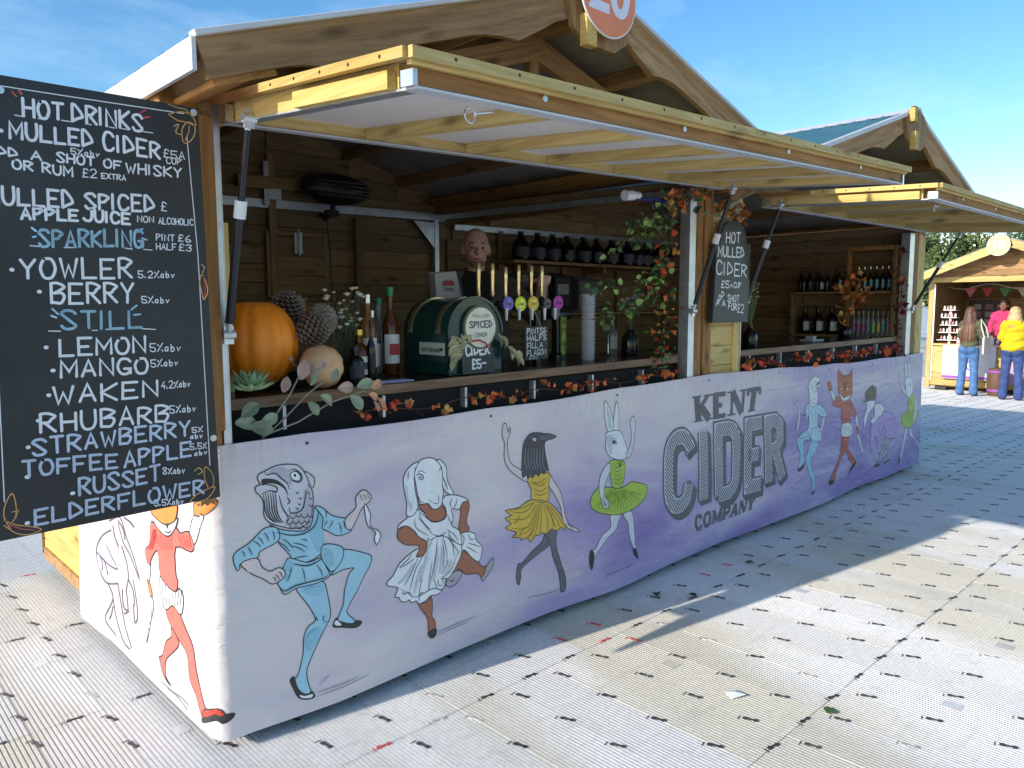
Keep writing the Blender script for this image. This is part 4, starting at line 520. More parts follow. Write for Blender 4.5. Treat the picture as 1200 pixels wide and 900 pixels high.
for x,k in ((1.44,'BRN'),(2.10,'INT'),(.55,'INT'),(1.02,'INT')): post(c1,x-.028,x+.028,2.35,2.395,.18,2.5 if k=='BRN' else 2.13,k,'stud')
bar(c1,(.1,2.37,2.155),(2.9,2.37,2.195),(0,.012,0),(0,0,.03),GALV(),'wall_rail'); bar(c1,(2.80,2.36,.15),(2.80,2.36,2.17),(.022,0,0),(0,.02,0),GALV(),'steel_post')
bar(c1,(1.0,2.37,.15),(1.0,2.37,2.15),(.012,0,0),(0,.012,0),GALV(),'steel_post')
b=MB(); b.add([(2.78,2.35,2.15),(2.58,2.35,2.15),(2.78,2.35,1.95),(2.78,2.345,2.15),(2.58,2.345,2.15),(2.78,2.345,1.95)],[(0,1,2),(3,5,4),(0,2,5,3),(1,4,5,2),(0,3,4,1)]); ob('brace_plate',b,GALV(),c1)
bar(c1,(2.86,.08,2.17),(2.86,2.36,2.23),(.03,0,0),(0,0,.04),W('INT','y'),'eave_beam'); bar(c1,(2.81,.08,2.14),(2.81,2.36,2.19),(.012,0,0),(0,0,.02),GALV(),'eave_rail')
bar(c1,(.06,.06,2.17),(.06,2.36,2.17),(.03,0,0),(0,0,.04),W('INT','y'),'eave_beam')
bar(c1,(.06,.04,2.185),(2.9,.04,2.24),(0,.03,0),(0,0,.045),W('BRN','x'),'tie_beam')
bar(c1,(1.2,2.34,2.30),(2.1,2.34,2.32),(0,.016,0),(0,0,.04),W('BRN','x'),'collar_tie')
for x in (1.53,): bar(c1,(x,.04,2.24),(x,.04,2.6),(.03,0,0),(0,.02,0),W('BRN','z'),'king_post')
# inner door panel on the back wall with its ledge
d=MB(); d.box(1.40,1.83,2.375,2.39,1.58,1.98); d=ob('wall_door',d,W('INT','x'),c1)
for x in (1.405,1.83): bar(d,(x,2.37,1.56),(x,2.37,2.0),(.014,0,0),(0,.012,0),W('BRN','z'),'door_frame')
bar(d,(1.40,2.37,1.99),(1.83,2.37,1.99),(0,.012,0),(0,0,.014),W('BRN','x'),'door_frame')
for i in range(3): bar(d,(1.42,2.368,1.645+i*.13),(1.815,2.368,1.645+i*.13),(0,.006,0),(0,0,.062),W('INT','x'),'door_board',.004)
b=MB(); b.box(1.585,1.64,2.34,2.356,1.86,2.0); b.tube([(1.612,2.33,1.84),(1.612,2.33,2.02)],.006,6); ob('latch',b,GALV(),c1)
b=MB(); b.box(1.375,1.41,2.33,2.345,2.16,2.44); b.box(1.40,1.49,2.325,2.345,2.2,2.28); ob('wall_bracket',b,GALV(),c1)
b=MB(); b.box(.02,2.88,.1,2.4,.10,.16); ob('floor',b,W('BRN','x'),c1)
for x,y in ((.2,.12),(.2,2.3),(1.5,.12),(2.8,.12)): b=MB(); b.box(x-.1,x+.1,y-.06,y+.12,-.012,.095); ob('support_block',b,mat('dark_block',(.05,.045,.04),.8),c1)
roof(c1,-.11,2.21,XA1,ZA1,2.975,2.36,-.33,2.6)
gusset(c1,XA1,ZA1,-.33)
hatch(c1,.10,2.98,(2.068,2.160),(1.982,2.080),5)
strut(c1,(.088,-.21,2.055),(.085,-.012,1.41)); strut(c1,(2.775,-.24,2.125),(2.765,-.016,1.47))

c2=thing('market_chalet','second timber chalet of the cider stall with teal roof, behind the hanging chalk sign','chalet',(3.0,0,0),None)
XA2,ZA2=4.85,2.83
post(c2,2.915,3.0,.009,.07,.1,2.2,'ORG','corner_post'); post(c2,3.262,3.325,.008,.07,.1,2.2,'PALE','corner_post')
fw=MB(); fw.box(3.003,3.259,.045,.049,.5,2.1); fw=ob('front_wall',fw,W('YEL','x'),c2); boards_x(fw,3.003,3.259,.034,.9,2.12,.12,'PALE',.02)
mesh_plate(c2,(3.328,3.335,.006,.05),(.1,2.12),GALV(),'steel_angle')
b=MB(); b.box(6.15,6.157,.008,.08,.1,2.12); b.box(6.157,6.255,.008,.013,.1,2.12); ob('steel_angle',b,GALV(),c2)
post(c2,6.26,6.38,.012,.08,.1,2.16,'ORG','corner_post'); post(c2,6.385,6.55,.014,.09,.1,2.2,'PALE','corner_post')
bw=MB(); bw.prism([(2.935,.12),(6.4,.12),(6.62,2.26),(4.85,2.82),(3.05,2.26),(2.935,2.3)],lambda x,z:(x,2.4265,z),lambda x,z:(x,2.436,z)); bw=ob('back_wall',bw,W('INT','x'),c2)
boards_x(bw,2.95,6.38,2.41,.16,2.70,.125,'INT',.024,lambda z,a,c:(max(a,XA2-(ZA2-.16-z)/.311),min(c,XA2+(ZA2-.16-z)/.311)))
wr=MB(); wr.box(6.384,6.39,.1,2.42,.12,2.2); wr=ob('side_wall',wr,W('INT','y'),c2); boards_y(wr,6.372,.09,2.4,.12,2.2,.125,'INT',.02); 
wr2=MB(); wr2.box(6.391,6.397,.1,2.42,.12,2.2); wr2=ob('side_wall',wr2,W('YEL','y'),c2); boards_y(wr2,6.408,.095,2.42,.1,2.2,.125,'YEL',.02)
for x in (3.5,4.3,5.1,5.9): post(c2,x-.025,x+.025,2.35,2.395,.18,2.13,'INT','stud')
bar(c2,(3.0,2.37,2.13),(6.35,2.37,2.17),(0,.012,0),(0,0,.025),GALV(),'wall_rail'); bar(c2,(2.98,.09,2.19),(2.98,2.36,2.22),(.03,0,0),(0,0,.04),W('INT','y'),'eave_beam')
bar(c2,(6.34,.09,2.15),(6.34,2.36,2.15),(.025,0,0),(0,0,.035),W('INT','y'),'eave_beam'); bar(c2,(3.0,.04,2.235),(6.5,.04,2.21),(0,.03,0),(0,0,.04),W('BRN','x'),'tie_beam')
b=MB(); b.box(2.95,6.36,.1,2.4,.10,.16); ob('floor',b,W('BRN','x'),c2)
for x,y in ((3.2,.12),(4.7,.12),(6.3,.12),(6.3,2.3)): b=MB(); b.box(x-.1,x+.1,y-.06,y+.12,-.012,.095); ob('support_block',b,mat('dark_block',(.05,.045,.04),.8),c2)
roof(c2,3.03,2.265,XA2,ZA2,6.67,2.265,-.42,2.6,2)
gusset(c2,XA2,ZA2,-.42)
hatch(c2,3.50,6.46,(2.105,2.135),(2.055,2.07),4,-1.0,False)
strut(c2,(3.41,-.19,2.10),(3.35,-.014,1.52)); strut(c2,(6.40,-.3,2.10),(6.2,-.016,1.46))

# ================= banner =================
RC=.055
def zt(s): return 1.0565+.042*math.exp(-((s-3.1)/1.35)**2)+.012*max(0,min(1,(s-5)/1.5))-.006*abs(math.sin(math.pi*(s-.35)/.87)) if s>0 else 1.0565-.01*min(1,-s)
def zb(s): return .042+(.007*math.sin(s*2.3+.4)+.004*math.sin(s*5.1))*(1 if s>.4 else 0)*min(1,max(0,s-.4)) if s>0 else .05
def wav(s,z):
    k=min(1,max(0,abs(s)-.12)*3); f=1-z/1.06
    return k*(.006*math.sin(1.9*s+1.2)+.004*math.sin(3.1*s+2.2*z)+f*.009*math.sin(3.4*s+.6)+.0025*math.sin(7*s-3*z)+.002*math.sin(9*s+11*z+1)+.010*f+.006)
def surf(s,z,off=0):
    d=off+.0065+max(-.006,wav(s,z))*1.0
    if s>=RC: return (s,-d,z)
    if s<=-RC: return (-d,-s,z)
    t=(s/RC+1)/2*math.pi/2
    return (RC-(RC+d)*math.cos(t),RC-(RC+d)*math.sin(t),z)
def banner_mat():
    m=bpy.data.materials.new('lavender_cloud_vinyl'); m.use_nodes=True; nt=m.node_tree; L=nt.links.new; b=nt.nodes['Principled BSDF']; b.inputs['Roughness'].default_value=.42; b.inputs['Specular IOR Level'].default_value=.5
    ge=nn(nt,'TexCoord'); mp=nn(nt,'Mapping'); mp.inputs['Rotation'].default_value=(0,.42,0); mp.inputs['Scale'].default_value=(.55,1,2.1); L(ge.outputs['Object'],mp.inputs[0])
    a=nn(nt,'TexNoise',Scale=1.15,Detail=4,Roughness=.5,Distortion=.6); L(mp.outputs[0],a.inputs['Vector'])
    sp=nn(nt,'SeparateXYZ'); L(ge.outputs['Object'],sp.inputs[0])
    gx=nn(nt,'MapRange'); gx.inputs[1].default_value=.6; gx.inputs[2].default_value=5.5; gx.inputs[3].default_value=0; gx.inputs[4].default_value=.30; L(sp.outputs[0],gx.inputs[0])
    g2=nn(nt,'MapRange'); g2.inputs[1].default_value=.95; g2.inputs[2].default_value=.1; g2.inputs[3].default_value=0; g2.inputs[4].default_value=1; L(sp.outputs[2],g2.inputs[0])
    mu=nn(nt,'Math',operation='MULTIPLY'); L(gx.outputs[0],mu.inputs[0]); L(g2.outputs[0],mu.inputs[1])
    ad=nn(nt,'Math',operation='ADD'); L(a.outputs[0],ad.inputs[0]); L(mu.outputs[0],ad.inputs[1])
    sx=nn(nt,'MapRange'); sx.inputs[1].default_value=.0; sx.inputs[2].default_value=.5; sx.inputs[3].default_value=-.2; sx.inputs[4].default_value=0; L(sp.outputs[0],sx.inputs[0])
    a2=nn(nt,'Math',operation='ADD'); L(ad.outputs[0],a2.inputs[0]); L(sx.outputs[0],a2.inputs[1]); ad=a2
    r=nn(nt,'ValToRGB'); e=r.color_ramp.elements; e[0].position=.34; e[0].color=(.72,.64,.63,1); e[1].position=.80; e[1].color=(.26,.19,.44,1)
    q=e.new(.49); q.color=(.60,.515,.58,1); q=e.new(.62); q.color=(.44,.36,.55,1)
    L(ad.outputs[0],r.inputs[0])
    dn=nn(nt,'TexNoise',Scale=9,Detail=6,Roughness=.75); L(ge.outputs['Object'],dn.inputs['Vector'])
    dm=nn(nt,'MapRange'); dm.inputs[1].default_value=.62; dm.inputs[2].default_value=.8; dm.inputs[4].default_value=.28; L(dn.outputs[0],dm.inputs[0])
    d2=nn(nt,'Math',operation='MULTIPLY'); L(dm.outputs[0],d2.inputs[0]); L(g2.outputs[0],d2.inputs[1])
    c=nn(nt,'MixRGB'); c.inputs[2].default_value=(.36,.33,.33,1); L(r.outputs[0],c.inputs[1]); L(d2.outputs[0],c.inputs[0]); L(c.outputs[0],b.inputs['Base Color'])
    crease(m); return m
def crease(m):
    nt=m.node_tree; L=nt.links.new; b=nt.nodes['Principled BSDF']; ge=nn(nt,'TexCoord'); sp=nn(nt,'SeparateXYZ'); L(ge.outputs['Object'],sp.inputs[0])
    s2=nn(nt,'Mapping'); s2.inputs['Scale'].default_value=(22,22,2.2); L(ge.outputs['Object'],s2.inputs[0]); wn=nn(nt,'TexNoise',Scale=1,Detail=2); L(s2.outputs[0],wn.inputs['Vector'])
    tp=nn(nt,'MapRange'); tp.inputs[1].default_value=.86; tp.inputs[2].default_value=1.08; L(sp.outputs[2],tp.inputs[0])
    m2=nn(nt,'Math',operation='MULTIPLY'); L(wn.outputs[0],m2.inputs[0]); L(tp.outputs[0],m2.inputs[1])
    w2=nn(nt,'TexNoise',Scale=2.6,Detail=3,Distortion=1.5); L(ge.outputs['Object'],w2.inputs['Vector'])
    m3=nn(nt,'Math',operation='MULTIPLY_ADD'); L(w2.outputs[0],m3.inputs[0]); m3.inputs[1].default_value=.9; L(m2.outputs[0],m3.inputs[2])
    w3=nn(nt,'TexNoise',Scale=1.1,Detail=2,Distortion=3.0); mp3=nn(nt,'Mapping'); mp3.inputs['Rotation'].default_value=(0,.7,0); mp3.inputs['Scale'].default_value=(1,1,4); L(ge.outputs['Object'],mp3.inputs[0]); L(mp3.outputs[0],w3.inputs['Vector'])
    m4=nn(nt,'Math',operation='MULTIPLY_ADD'); L(w3.outputs[0],m4.inputs[0]); m4.inputs[1].default_value=.4; L(m3.outputs[0],m4.inputs[2])
    w4=nn(nt,'TexNoise',Scale=2.3,Detail=3,Distortion=.8); L(mp3.outputs[0],w4.inputs['Vector']); s4=nn(nt,'Math',operation='SUBTRACT'); L(w4.outputs[0],s4.inputs[0]); s4.inputs[1].default_value=.5; a4=nn(nt,'Math',operation='ABSOLUTE'); L(s4.outputs[0],a4.inputs[0]); r4=nn(nt,'MapRange'); r4.inputs[1].default_value=0; r4.inputs[2].default_value=.055; r4.inputs[3].default_value=.05; r4.inputs[4].default_value=0; L(a4.outputs[0],r4.inputs[0]); a5=nn(nt,'Math',operation='ADD'); L(m4.outputs[0],a5.inputs[0]); L(r4.outputs[0],a5.inputs[1]); m4=a5
    bp=nn(nt,'Bump',Strength=.8,Distance=.026); L(m4.outputs[0],bp.inputs['Height']); L(bp.outputs[0],b.inputs['Normal'])
    return m
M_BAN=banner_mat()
ban=thing('banner','long lavender vinyl banner of dancing animals wrapped round the stall front','banner',(0,0,0))
sl=[-1.49+i*.04 for i in range(36)]; sl=[s for s in sl if s<-.08]+[-.08+i*.005 for i in range(33)]+[.08+i*.045 for i in range(1,144)]; sl=[s for s in sl if s<6.54]+[6.54]
bm_=MB(); K=24
for s in sl:
    for k in range(K+1): bm_.v.append(surf(s,zb(s)+(zt(s)-zb(s))*k/K))
for i in range(len(sl)-1):
    for k in range(K): a=i*(K+1)+k; bm_.f.append((a,a+K+1,a+K+2,a+1)); bm_.m.append(0)
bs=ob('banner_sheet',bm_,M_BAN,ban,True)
hb=MB(); vs=[]
for s in sl: vs+=[surf(s,zt(s)-.001,.0005),surf(s,zt(s)-.001,-.012),surf(s,zt(s)-.022,-.014)]
hb.add(vs,[(3*i+j,3*i+3+j,3*i+4+j,3*i+1+j) for i in range(len(sl)-1) for j in (0,1)]); ob('banner_hem',hb,M_BAN,ban)
INK={'b':(.36,.60,.70),'b2':(.50,.68,.78),'w':(.80,.80,.80),'g':(.62,.60,.64),'t':(.27,.50,.60),'t2':(.46,.45,.49),'k':(.035,.033,.035),'k2':(.11,.11,.13),'m':(.36,.36,.38),'m2':(.56,.57,.60),'s':(.72,.60,.58),'s2':(.68,.66,.74),'r':(.38,.135,.075),
 'y':(.72,.48,.07),'d':(.24,.14,.02),'n':(.40,.55,.07),'n2':(.24,.38,.05),'d2':(.13,.22,.04),'c':(.075,.07,.085),'p':(.14,.135,.16),'x':(.50,.34,.62),'x2':(.42,.36,.42),'x3':(.60,.54,.66),'o':(.80,.28,.06),'o2':(.52,.16,.06),'e':(.80,.17,.13),'e2':(.50,.11,.07),'e3':(.55,.06,.04),'f':(.26,.08,.05),'h':(.16,.12,.08),'q':(.24,.22,.30)}
INK_IDX=list(INK); INK_M=[mat('printed_ink_'+str(i),INK[k],.45,0,.06,12) for i,k in enumerate(INK_IDX)]
for m_ in INK_M: crease(m_)
SW={1:.0034,2:.005,3:.007,4:.014}
def merge(b,vs,fs,S_,off,mi):
    used=sorted({i for f in fs for i in f}); mp_={i:n for n,i in enumerate(used)}
    b.add([S_(vs[i][0],vs[i][1],off) for i in used],[tuple(mp_[i] for i in f) for f in fs],mi)
for name,label,front,items in FIGS:
    b=MB(); used=[]
    base=.0014
    for n,(ty,colk,o_,pp) in enumerate(items):
        P=[(pp[i]/1000,pp[i+1]/1000) for i in range(0,len(pp),2)]
        off=base+n*.00005
        def idx(k):
            if k not in used: used.append(k)
            return used.index(k)
        if ty==0:
            Q=resample(catmull(P,3,True),.05,True); vs,fs=fill2d(Q,.06); merge(b,vs,fs,surf,off,idx(colk))
            if o_:
                vs,fs=ribbon(resample(catmull(P,3,True),.03,True),SW[o_]*(1.15 if P[0][0]<2 else 1)*(1 if front else 1.4),True); merge(b,vs,fs,surf,off+.00003,idx('k'))
        else:
            vs,fs=ribbon(resample(catmull(P,4),.03),SW[o_]*(1 if front else 1.7),False,True,front); merge(b,vs,fs,surf,off,idx(colk))
    o=ob(name,b,[INK_M[INK_IDX.index(k)] for k in used],ban); o['label']=label
# company name
def quadmap(q):
    a,b_,c_,d=[Vector((q[i]/1000,q[i+1]/1000)) for i in (0,2,4,6)]
    return lambda u,v:tuple((a*(1-u)+b_*u)*(1-v)+(d*(1-u)+c_*u)*v)
GREY=mat('printed_grey',(.12,.12,.13),.45,0,.1,9); crease(GREY); GREYL=mat('printed_pale_grey',(.62,.60,.66),.45,0,.05,9)
SLAB={'K':(1,[('t',[(.22,0),(.22,1)]),('n',[(.8,1),(.25,.42)]),('t',[(.4,.55),(.82,0)])],[(.22,0),(.22,1),(.8,1),(.84,0)]),
'E':(.9,[('t',[(.22,0),(.22,1)]),('n',[(.1,.975),(.8,.975)]),('n',[(.1,.03),(.82,.03)]),('n',[(.22,.5),(.6,.5)])],[(.22,0),(.22,1)]),
'N':(1.05,[('n',[(.18,0),(.18,1)]),('t',[(.2,1),(.8,0)]),('n',[(.84,0),(.84,1)])],[(.18,0),(.15,1),(.84,1)]),
'T':(.95,[('t',[(.5,0),(.5,1)]),('n',[(.08,.97),(.92,.97)]),('n',[(.1,.99),(.1,.72)]),('n',[(.9,.99),(.9,.72)])],[(.5,0)]),
'C':(.9,[('c',[(.8,.72),(.72,.95),(.5,1),(.26,.9),(.16,.5),(.26,.1),(.5,0),(.72,.05),(.84,.25)]),('n',[(.82,1),(.82,.68)])],[]),
'O':(.95,[('c',[(.5,1),(.26,.9),(.16,.5),(.26,.1),(.5,0),(.74,.1),(.84,.5),(.74,.9),(.5,1)])],[]),
'M':(1.2,[('n',[(.16,0),(.16,1)]),('t',[(.18,1),(.5,.1)]),('n',[(.5,.1),(.8,1)]),('t',[(.82,0),(.82,1)])],[(.16,0),(.82,0),(.14,1),(.85,1)]),
'P':(.9,[('t',[(.22,0),(.22,1)]),('c',[(.22,.96),(.6,.96),(.8,.85),(.82,.7),(.74,.52),(.5,.45),(.25,.45)])],[(.22,0),(.2,1)]),
'A':(1,[('n',[(.16,0),(.48,1)]),('t',[(.5,1),(.82,0)]),('n',[(.28,.32),(.7,.32)])],[(.16,0),(.82,0)]),
'Y':(1,[('t',[(.15,1),(.5,.45)]),('n',[(.85,1),(.5,.45)]),('t',[(.5,0),(.5,.5)])],[(.15,1),(.85,1),(.5,0)])}
def slab(word,q,b,arch=0):
    QM=quadmap(q); tot=sum(SLAB[ch][0] for ch in word); x=0; n=0
    ow=math.dist(QM(0,.5),QM(1,.5))/tot; oh=math.dist(QM(.5,0),QM(.5,1))
    for ch in word:
        w,st,sf=SLAB[ch]
        def Mp(u,v,x=x,w=w):
            U=(x+u*w)/tot; p=QM(U,.05+.9*v); return (p[0],p[1]+arch*math.sin(math.pi*U))
        for ty,pts in st:
            P=[Mp(*p) for p in (catmull(pts,4) if ty=='c' else pts)]
            vs,fs=ribbon(P,ow*{'t':.30,'n':.15,'c':.24}[ty],False,False); merge(b,vs,fs,surf,.0014+n*.00004,0); n+=1
        for p in sf:
            c_=Mp(*p); hw=ow*.24; hh=oh*.035; s_=1 if p[1]<.5 else -1
            vs=[(c_[0]-hw,c_[1]-hh),(c_[0]+hw,c_[1]-hh),(c_[0]+hw,c_[1]+hh),(c_[0]-hw,c_[1]+hh)]
            merge(b,vs,[(0,1,2,3)],surf,.0014+n*.00004,0); n+=1
        x+=w
for wd,q in LOGO:
    if wd!='CIDER': b=MB(); slab(wd,q,b,.0 if wd=='KENT' else .0); ob('printed_word',b,GREY,ban)['label']='grey slab word '+wd
QM=quadmap(LOGO[1][1])
CIDR=[('C',0,.21,[(.19,.74),(.165,.88),(.12,.955),(.06,.93),(.025,.8),(.02,.5),(.025,.2),(.06,.07),(.11,.05),(.155,.12),(.175,.3)]),('I',.25,.33,[(.287,.97),(.287,.03)]),
 ('D',.38,.6,[(.41,.03),(.41,.96),(.49,.96),(.54,.9),(.56,.75),(.56,.3),(.54,.12),(.50,.04),(.41,.035)]),('E',.65,.8,[(.80,.96),(.665,.96),(.665,.03),(.785,.03)]),('E',0,0,[(.665,.5),(.765,.5)]),
 ('R',.84,1,[(.855,.02),(.855,.96),(.93,.96),(.975,.87),(.975,.65),(.93,.52),(.86,.5)]),('R',0,0,[(.925,.5),(.985,.03)])]
sh=MB(); ou=MB(); inn=MB(); hh=MB(); WL=.088
for n,(ch,a,c_,pts) in enumerate(CIDR):
    P=[QM(*p) for p in pts]
    if ch in 'CD' : P=P[:2]+catmull(P[1:-1],3)[1:]+P[-1:] if ch=='D' else catmull(P,4)
    for dd in range(5):
        k=dd/4; vs,fs=ribbon(resample([(x+.034*k,z-.032*k) for x,z in P],.1),WL+.024,False,False); merge(sh,vs,fs,surf,.0012+(dd+n*5)*.00002,0)
    # square ends
    vs,fs=ribbon(resample(P,.1),WL,False,False); merge(inn,vs,fs,surf,.0024+n*.00004,0)
    # hatching lines clipped to the stroke
    def dist(p):
        best=9
        for i in range(len(P)-1):
            ax,ay=P[i];bx,by=P[i+1];dx,dy=bx-ax,by-ay;t=((p[0]-ax)*dx+(p[1]-ay)*dy)/(dx*dx+dy*dy+1e-9)
            if -.02<t<1.02 or 0<i<len(P)-2 or True:
                t2=max(0,min(1,t)); 
                if (i==0 and t<-.0) or (i==len(P)-2 and t>1.0): continue
                best=min(best,math.hypot(p[0]-ax-dx*t2,p[1]-ay-dy*t2))
        return best
    xs_=[p[0] for p in P]; zs_=[p[1] for p in P]; x0_,x1_=min(xs_)-.05,max(xs_)+.05; z0_,z1_=min(zs_)-.05,max(zs_)+.05
    cst=z0_-x1_*-1.0-(x1_-x0_)*2-1
    c0=z0_+1.1*x0_; c1_=z1_+1.1*x1_; st_=.0235; q=c0
    while q<c1_:
        run=None; X=x0_
        while X<x1_:
            Z=q-1.1*X; ins=z0_<Z<z1_ and dist((X,Z))<WL/2-.006
            if ins and run is None: run=(X,Z)
            if (not ins) and run is not None:
                if X-run[0]>.008: vs,fs=ribbon([run,(X,Z)],.0085,False,False); merge(hh,vs,fs,surf,.0032,0)
                run=None
            X+=.004
        q+=st_
lg=ob('printed_word',sh,GREY,ban); lg['label']='large shadowed and hatched word CIDER'
ob('letter_face',inn,GREYL,lg); ob('letter_hatching',hh,GREY,lg)
# eyelets
em=MB()
for s in (.35,1.23,2.1,2.95,3.8,4.6,5.4,6.2): 
    p=surf(s,zt(s)-.035,.001); em.tube([p,(p[0],p[1]-.002,p[2])],.006,8)
ob('eyelets',em,mat('dark_eyelet',(.08,.08,.08),.4,.8),ban)
# ================= handwriting =================
GL={'A':'00 26 40|12 32','B':'00 06|~06 26 45 34 13|~13 33 42 30 10 00','C':'~45 36 16 04 02 10 30 41','D':'00 06|~06 16 34 42 21 00','E':'46 06 00 40|03 33','F':'46 06 00|03 33','G':'~45 36 16 04 02 10 30 42|22 42 40',
'H':'00 06|40 46|03 43','I':'00 06','J':'~46 42 30 10 01','K':'06 00|46 03 40','L':'06 00 40','M':'00 06 22 46 40','N':'00 06 40 46','O':'~16 04 02 10 30 42 44 36 16','P':'00 06|~06 26 45 34 23 03','R':'00 06|~06 26 45 34 23 03|13 40',
'S':'~45 36 16 05 14 32 41 30 10 01','T':'06 46|26 20','U':'~06 02 10 30 42 46','V':'06 20 46','W':'06 10 24 30 46','X':'06 40|00 46','Y':'06 23 46|23 20','2':'~05 16 36 44 22 00|00 40','3':'~05 16 36 45 23|~23 42 30 10 01','4':'36 02 42|33 30',
'5':'46 06 03|~03 33 41 30 10 01','6':'~36 14 02 10 30 41 32 12 02','8':'~23 05 26 45 23 01 20 41 23','0':'~16 04 02 10 30 42 44 36 16','%':'46 00|05 14|31 40','.':'10 11','£':'~45 36 16 14 12 00|00 40|03 33','a':'~33 13 01 10 31|33 30','b':'05 00|~02 23 31 20 00','v':'03 10 33','-':'03 43','&':'~41 05 26 02 10 42','~':'~03 14 32 43','F_':''}
GW={'I':.25,'.':.3,'£':.9,'a':.8,'b':.8,'v':.8,'M':1.15,'W':1.2,'%':1.0}
def write(b,s,x0,z0,x1,z1,h,wd,fn,off0=.0015,seed=0,mi=0,slant=.04):
    """handwritten word from baseline start to end in a plane"""
    rnd=random.Random(s+str(seed)); tot=sum(GW.get(c_,1) for c_ in s)+.42*(len(s)-1); ux,uz=(x1-x0)/tot,(z1-z0)/tot; x=0; n=0
    for ch in s:
        gw=GW.get(ch,1); jz=rnd.uniform(-.03,.03)*h; js=rnd.uniform(.94,1.06)
        for st in GL[ch].split('|'):
            sm=st.startswith('~'); pts=[(int(p[0])/4*(gw if ch!='I' else .01),int(p[1])/6) for p in st.strip('~').split()]
            pts=[(u+rnd.uniform(-.015,.015),v+rnd.uniform(-.012,.012)) for u,v in pts]
            if sm: pts=catmull(pts,4)
            P=[(x0+(x+u+slant*v)*ux,z0+(x+u)*uz+v*h*js+jz) for u,v in pts]
            vs,fs=ribbon(P,wd); b.add([fn(a[0],a[1],off0+n*.00006) for a in vs],fs,mi); n+=1
        x+=gw+.42
CHK={'w':mat('white_chalk_pen',(.82,.82,.82),.7,0,.05,60),'v':mat('pale_blue_chalk_pen',(.50,.55,.66),.7,0,.12,60),'u':mat('sky_blue_chalk_pen',(.42,.66,.78),.7,0,.25,30),'o':mat('orange_chalk_pen',(.80,.38,.12),.7,0,.2,30),'y':mat('yellow_chalk_pen',(.62,.45,.14),.7,0,.2,30),'p':mat('red_chalk_pen',(.62,.10,.10),.7,0,.2,30)}
M_CB=mat('chalkboard_black',(.034,.035,.036),.42,0,.2,2.2,.06,120,hue=(.014,.015,.015))
TW={1:.0030,2:.0052,3:.0074,5:.010}
mbd=thing('menu_board','large black chalkboard drinks list with white lettering on the left corner post','board',(-.28,-.12,.886))
b=MB(); q=[(p[0]/1000,p[1]/1000) for p in BOARD]; b.prism(q,lambda x,z:(x,-.12,z),lambda x,z:(x,-.098,z)); ob('board_panel',b,M_CB,mbd)
fn=lambda x,z,o:(x,-.12-o,z)
for s,x0,z0,x1,z1,h,wd,ck in TXT:
    b=MB(); write(b,s,x0/1000,z0/1000,x1/1000,z1/1000,h/1000,TW[wd],fn,.0012); ob('chalk_word',b,CHK[ck],mbd)
b={}
for w_,ck,pp in LN:
    P=[(pp[i]/1000,pp[i+1]/1000) for i in range(0,len(pp),2)]
    if ck in 'oy' and len(P)>3 : P=catmull(P,4)
    vs,fs=ribbon(P,TW[w_]*(.9 if w_<5 else 1)); bb=MB(); bb.add([fn(a[0],a[1],.0009) for a in vs],fs); ob('chalk_line',bb,CHK[ck],mbd)

for x,z in ((-.040,2.065),(-.024,1.10),(-.52,2.04)):
    b=MB(); b.tube([(x,-.12,z),(x,-.125,z)],.010,12); b.tube([(x,-.125,z),(x,-.127,z)],.005,8); ob('screw',b,STEEL(),mbd,True)
# battens added between board and post to block light through the gap
b=MB(); b.box(-.06,-.012,-.0975,-.0118,.892,2.07); ob('batten',b,W('ORG','z'),mbd)
b=MB(); b.box(-.05,.0635,-.0112,.0065,1.10,2.09); ob('batten',b,W('ORG','z'),mbd)
# hanging sign on the pier
sg=thing('hanging_sign','black arched chalkboard selling hot mulled cider on the pier between the openings','sign',(3.12,-.05,1.4))
b=MB(); q=[(p[0]/1000,p[1]/1000) for p in SHAPE2]; b.prism(q,lambda x,z:(x,-.050,z),lambda x,z:(x,-.022,z)); ob('sign_panel',b,M_CB,sg)
P=[(a+(3.12-a)*.035,c_+(1.68-c_)*.03) for a,c_ in q]; vs,fs=ribbon(P,.004,True); b=MB(); b.add([(a[0],-.0515,a[1]) for a in vs],fs); ob('sign_moulding',b,mat('dull_black_edge',(.05,.05,.05),.5),sg)
fn2=lambda x,z,o:(x,-.050-o,z)
for s,x0,z0,x1,z1,h,wd,ck in TX2:
    b=MB(); write(b,s,x0/1000,z0/1000,x1/1000,z1/1000,h/1000,{3:.0105,2:.0075,1:.005}[wd],fn2,.0013); ob('chalk_word',b,CHK['w'],sg)
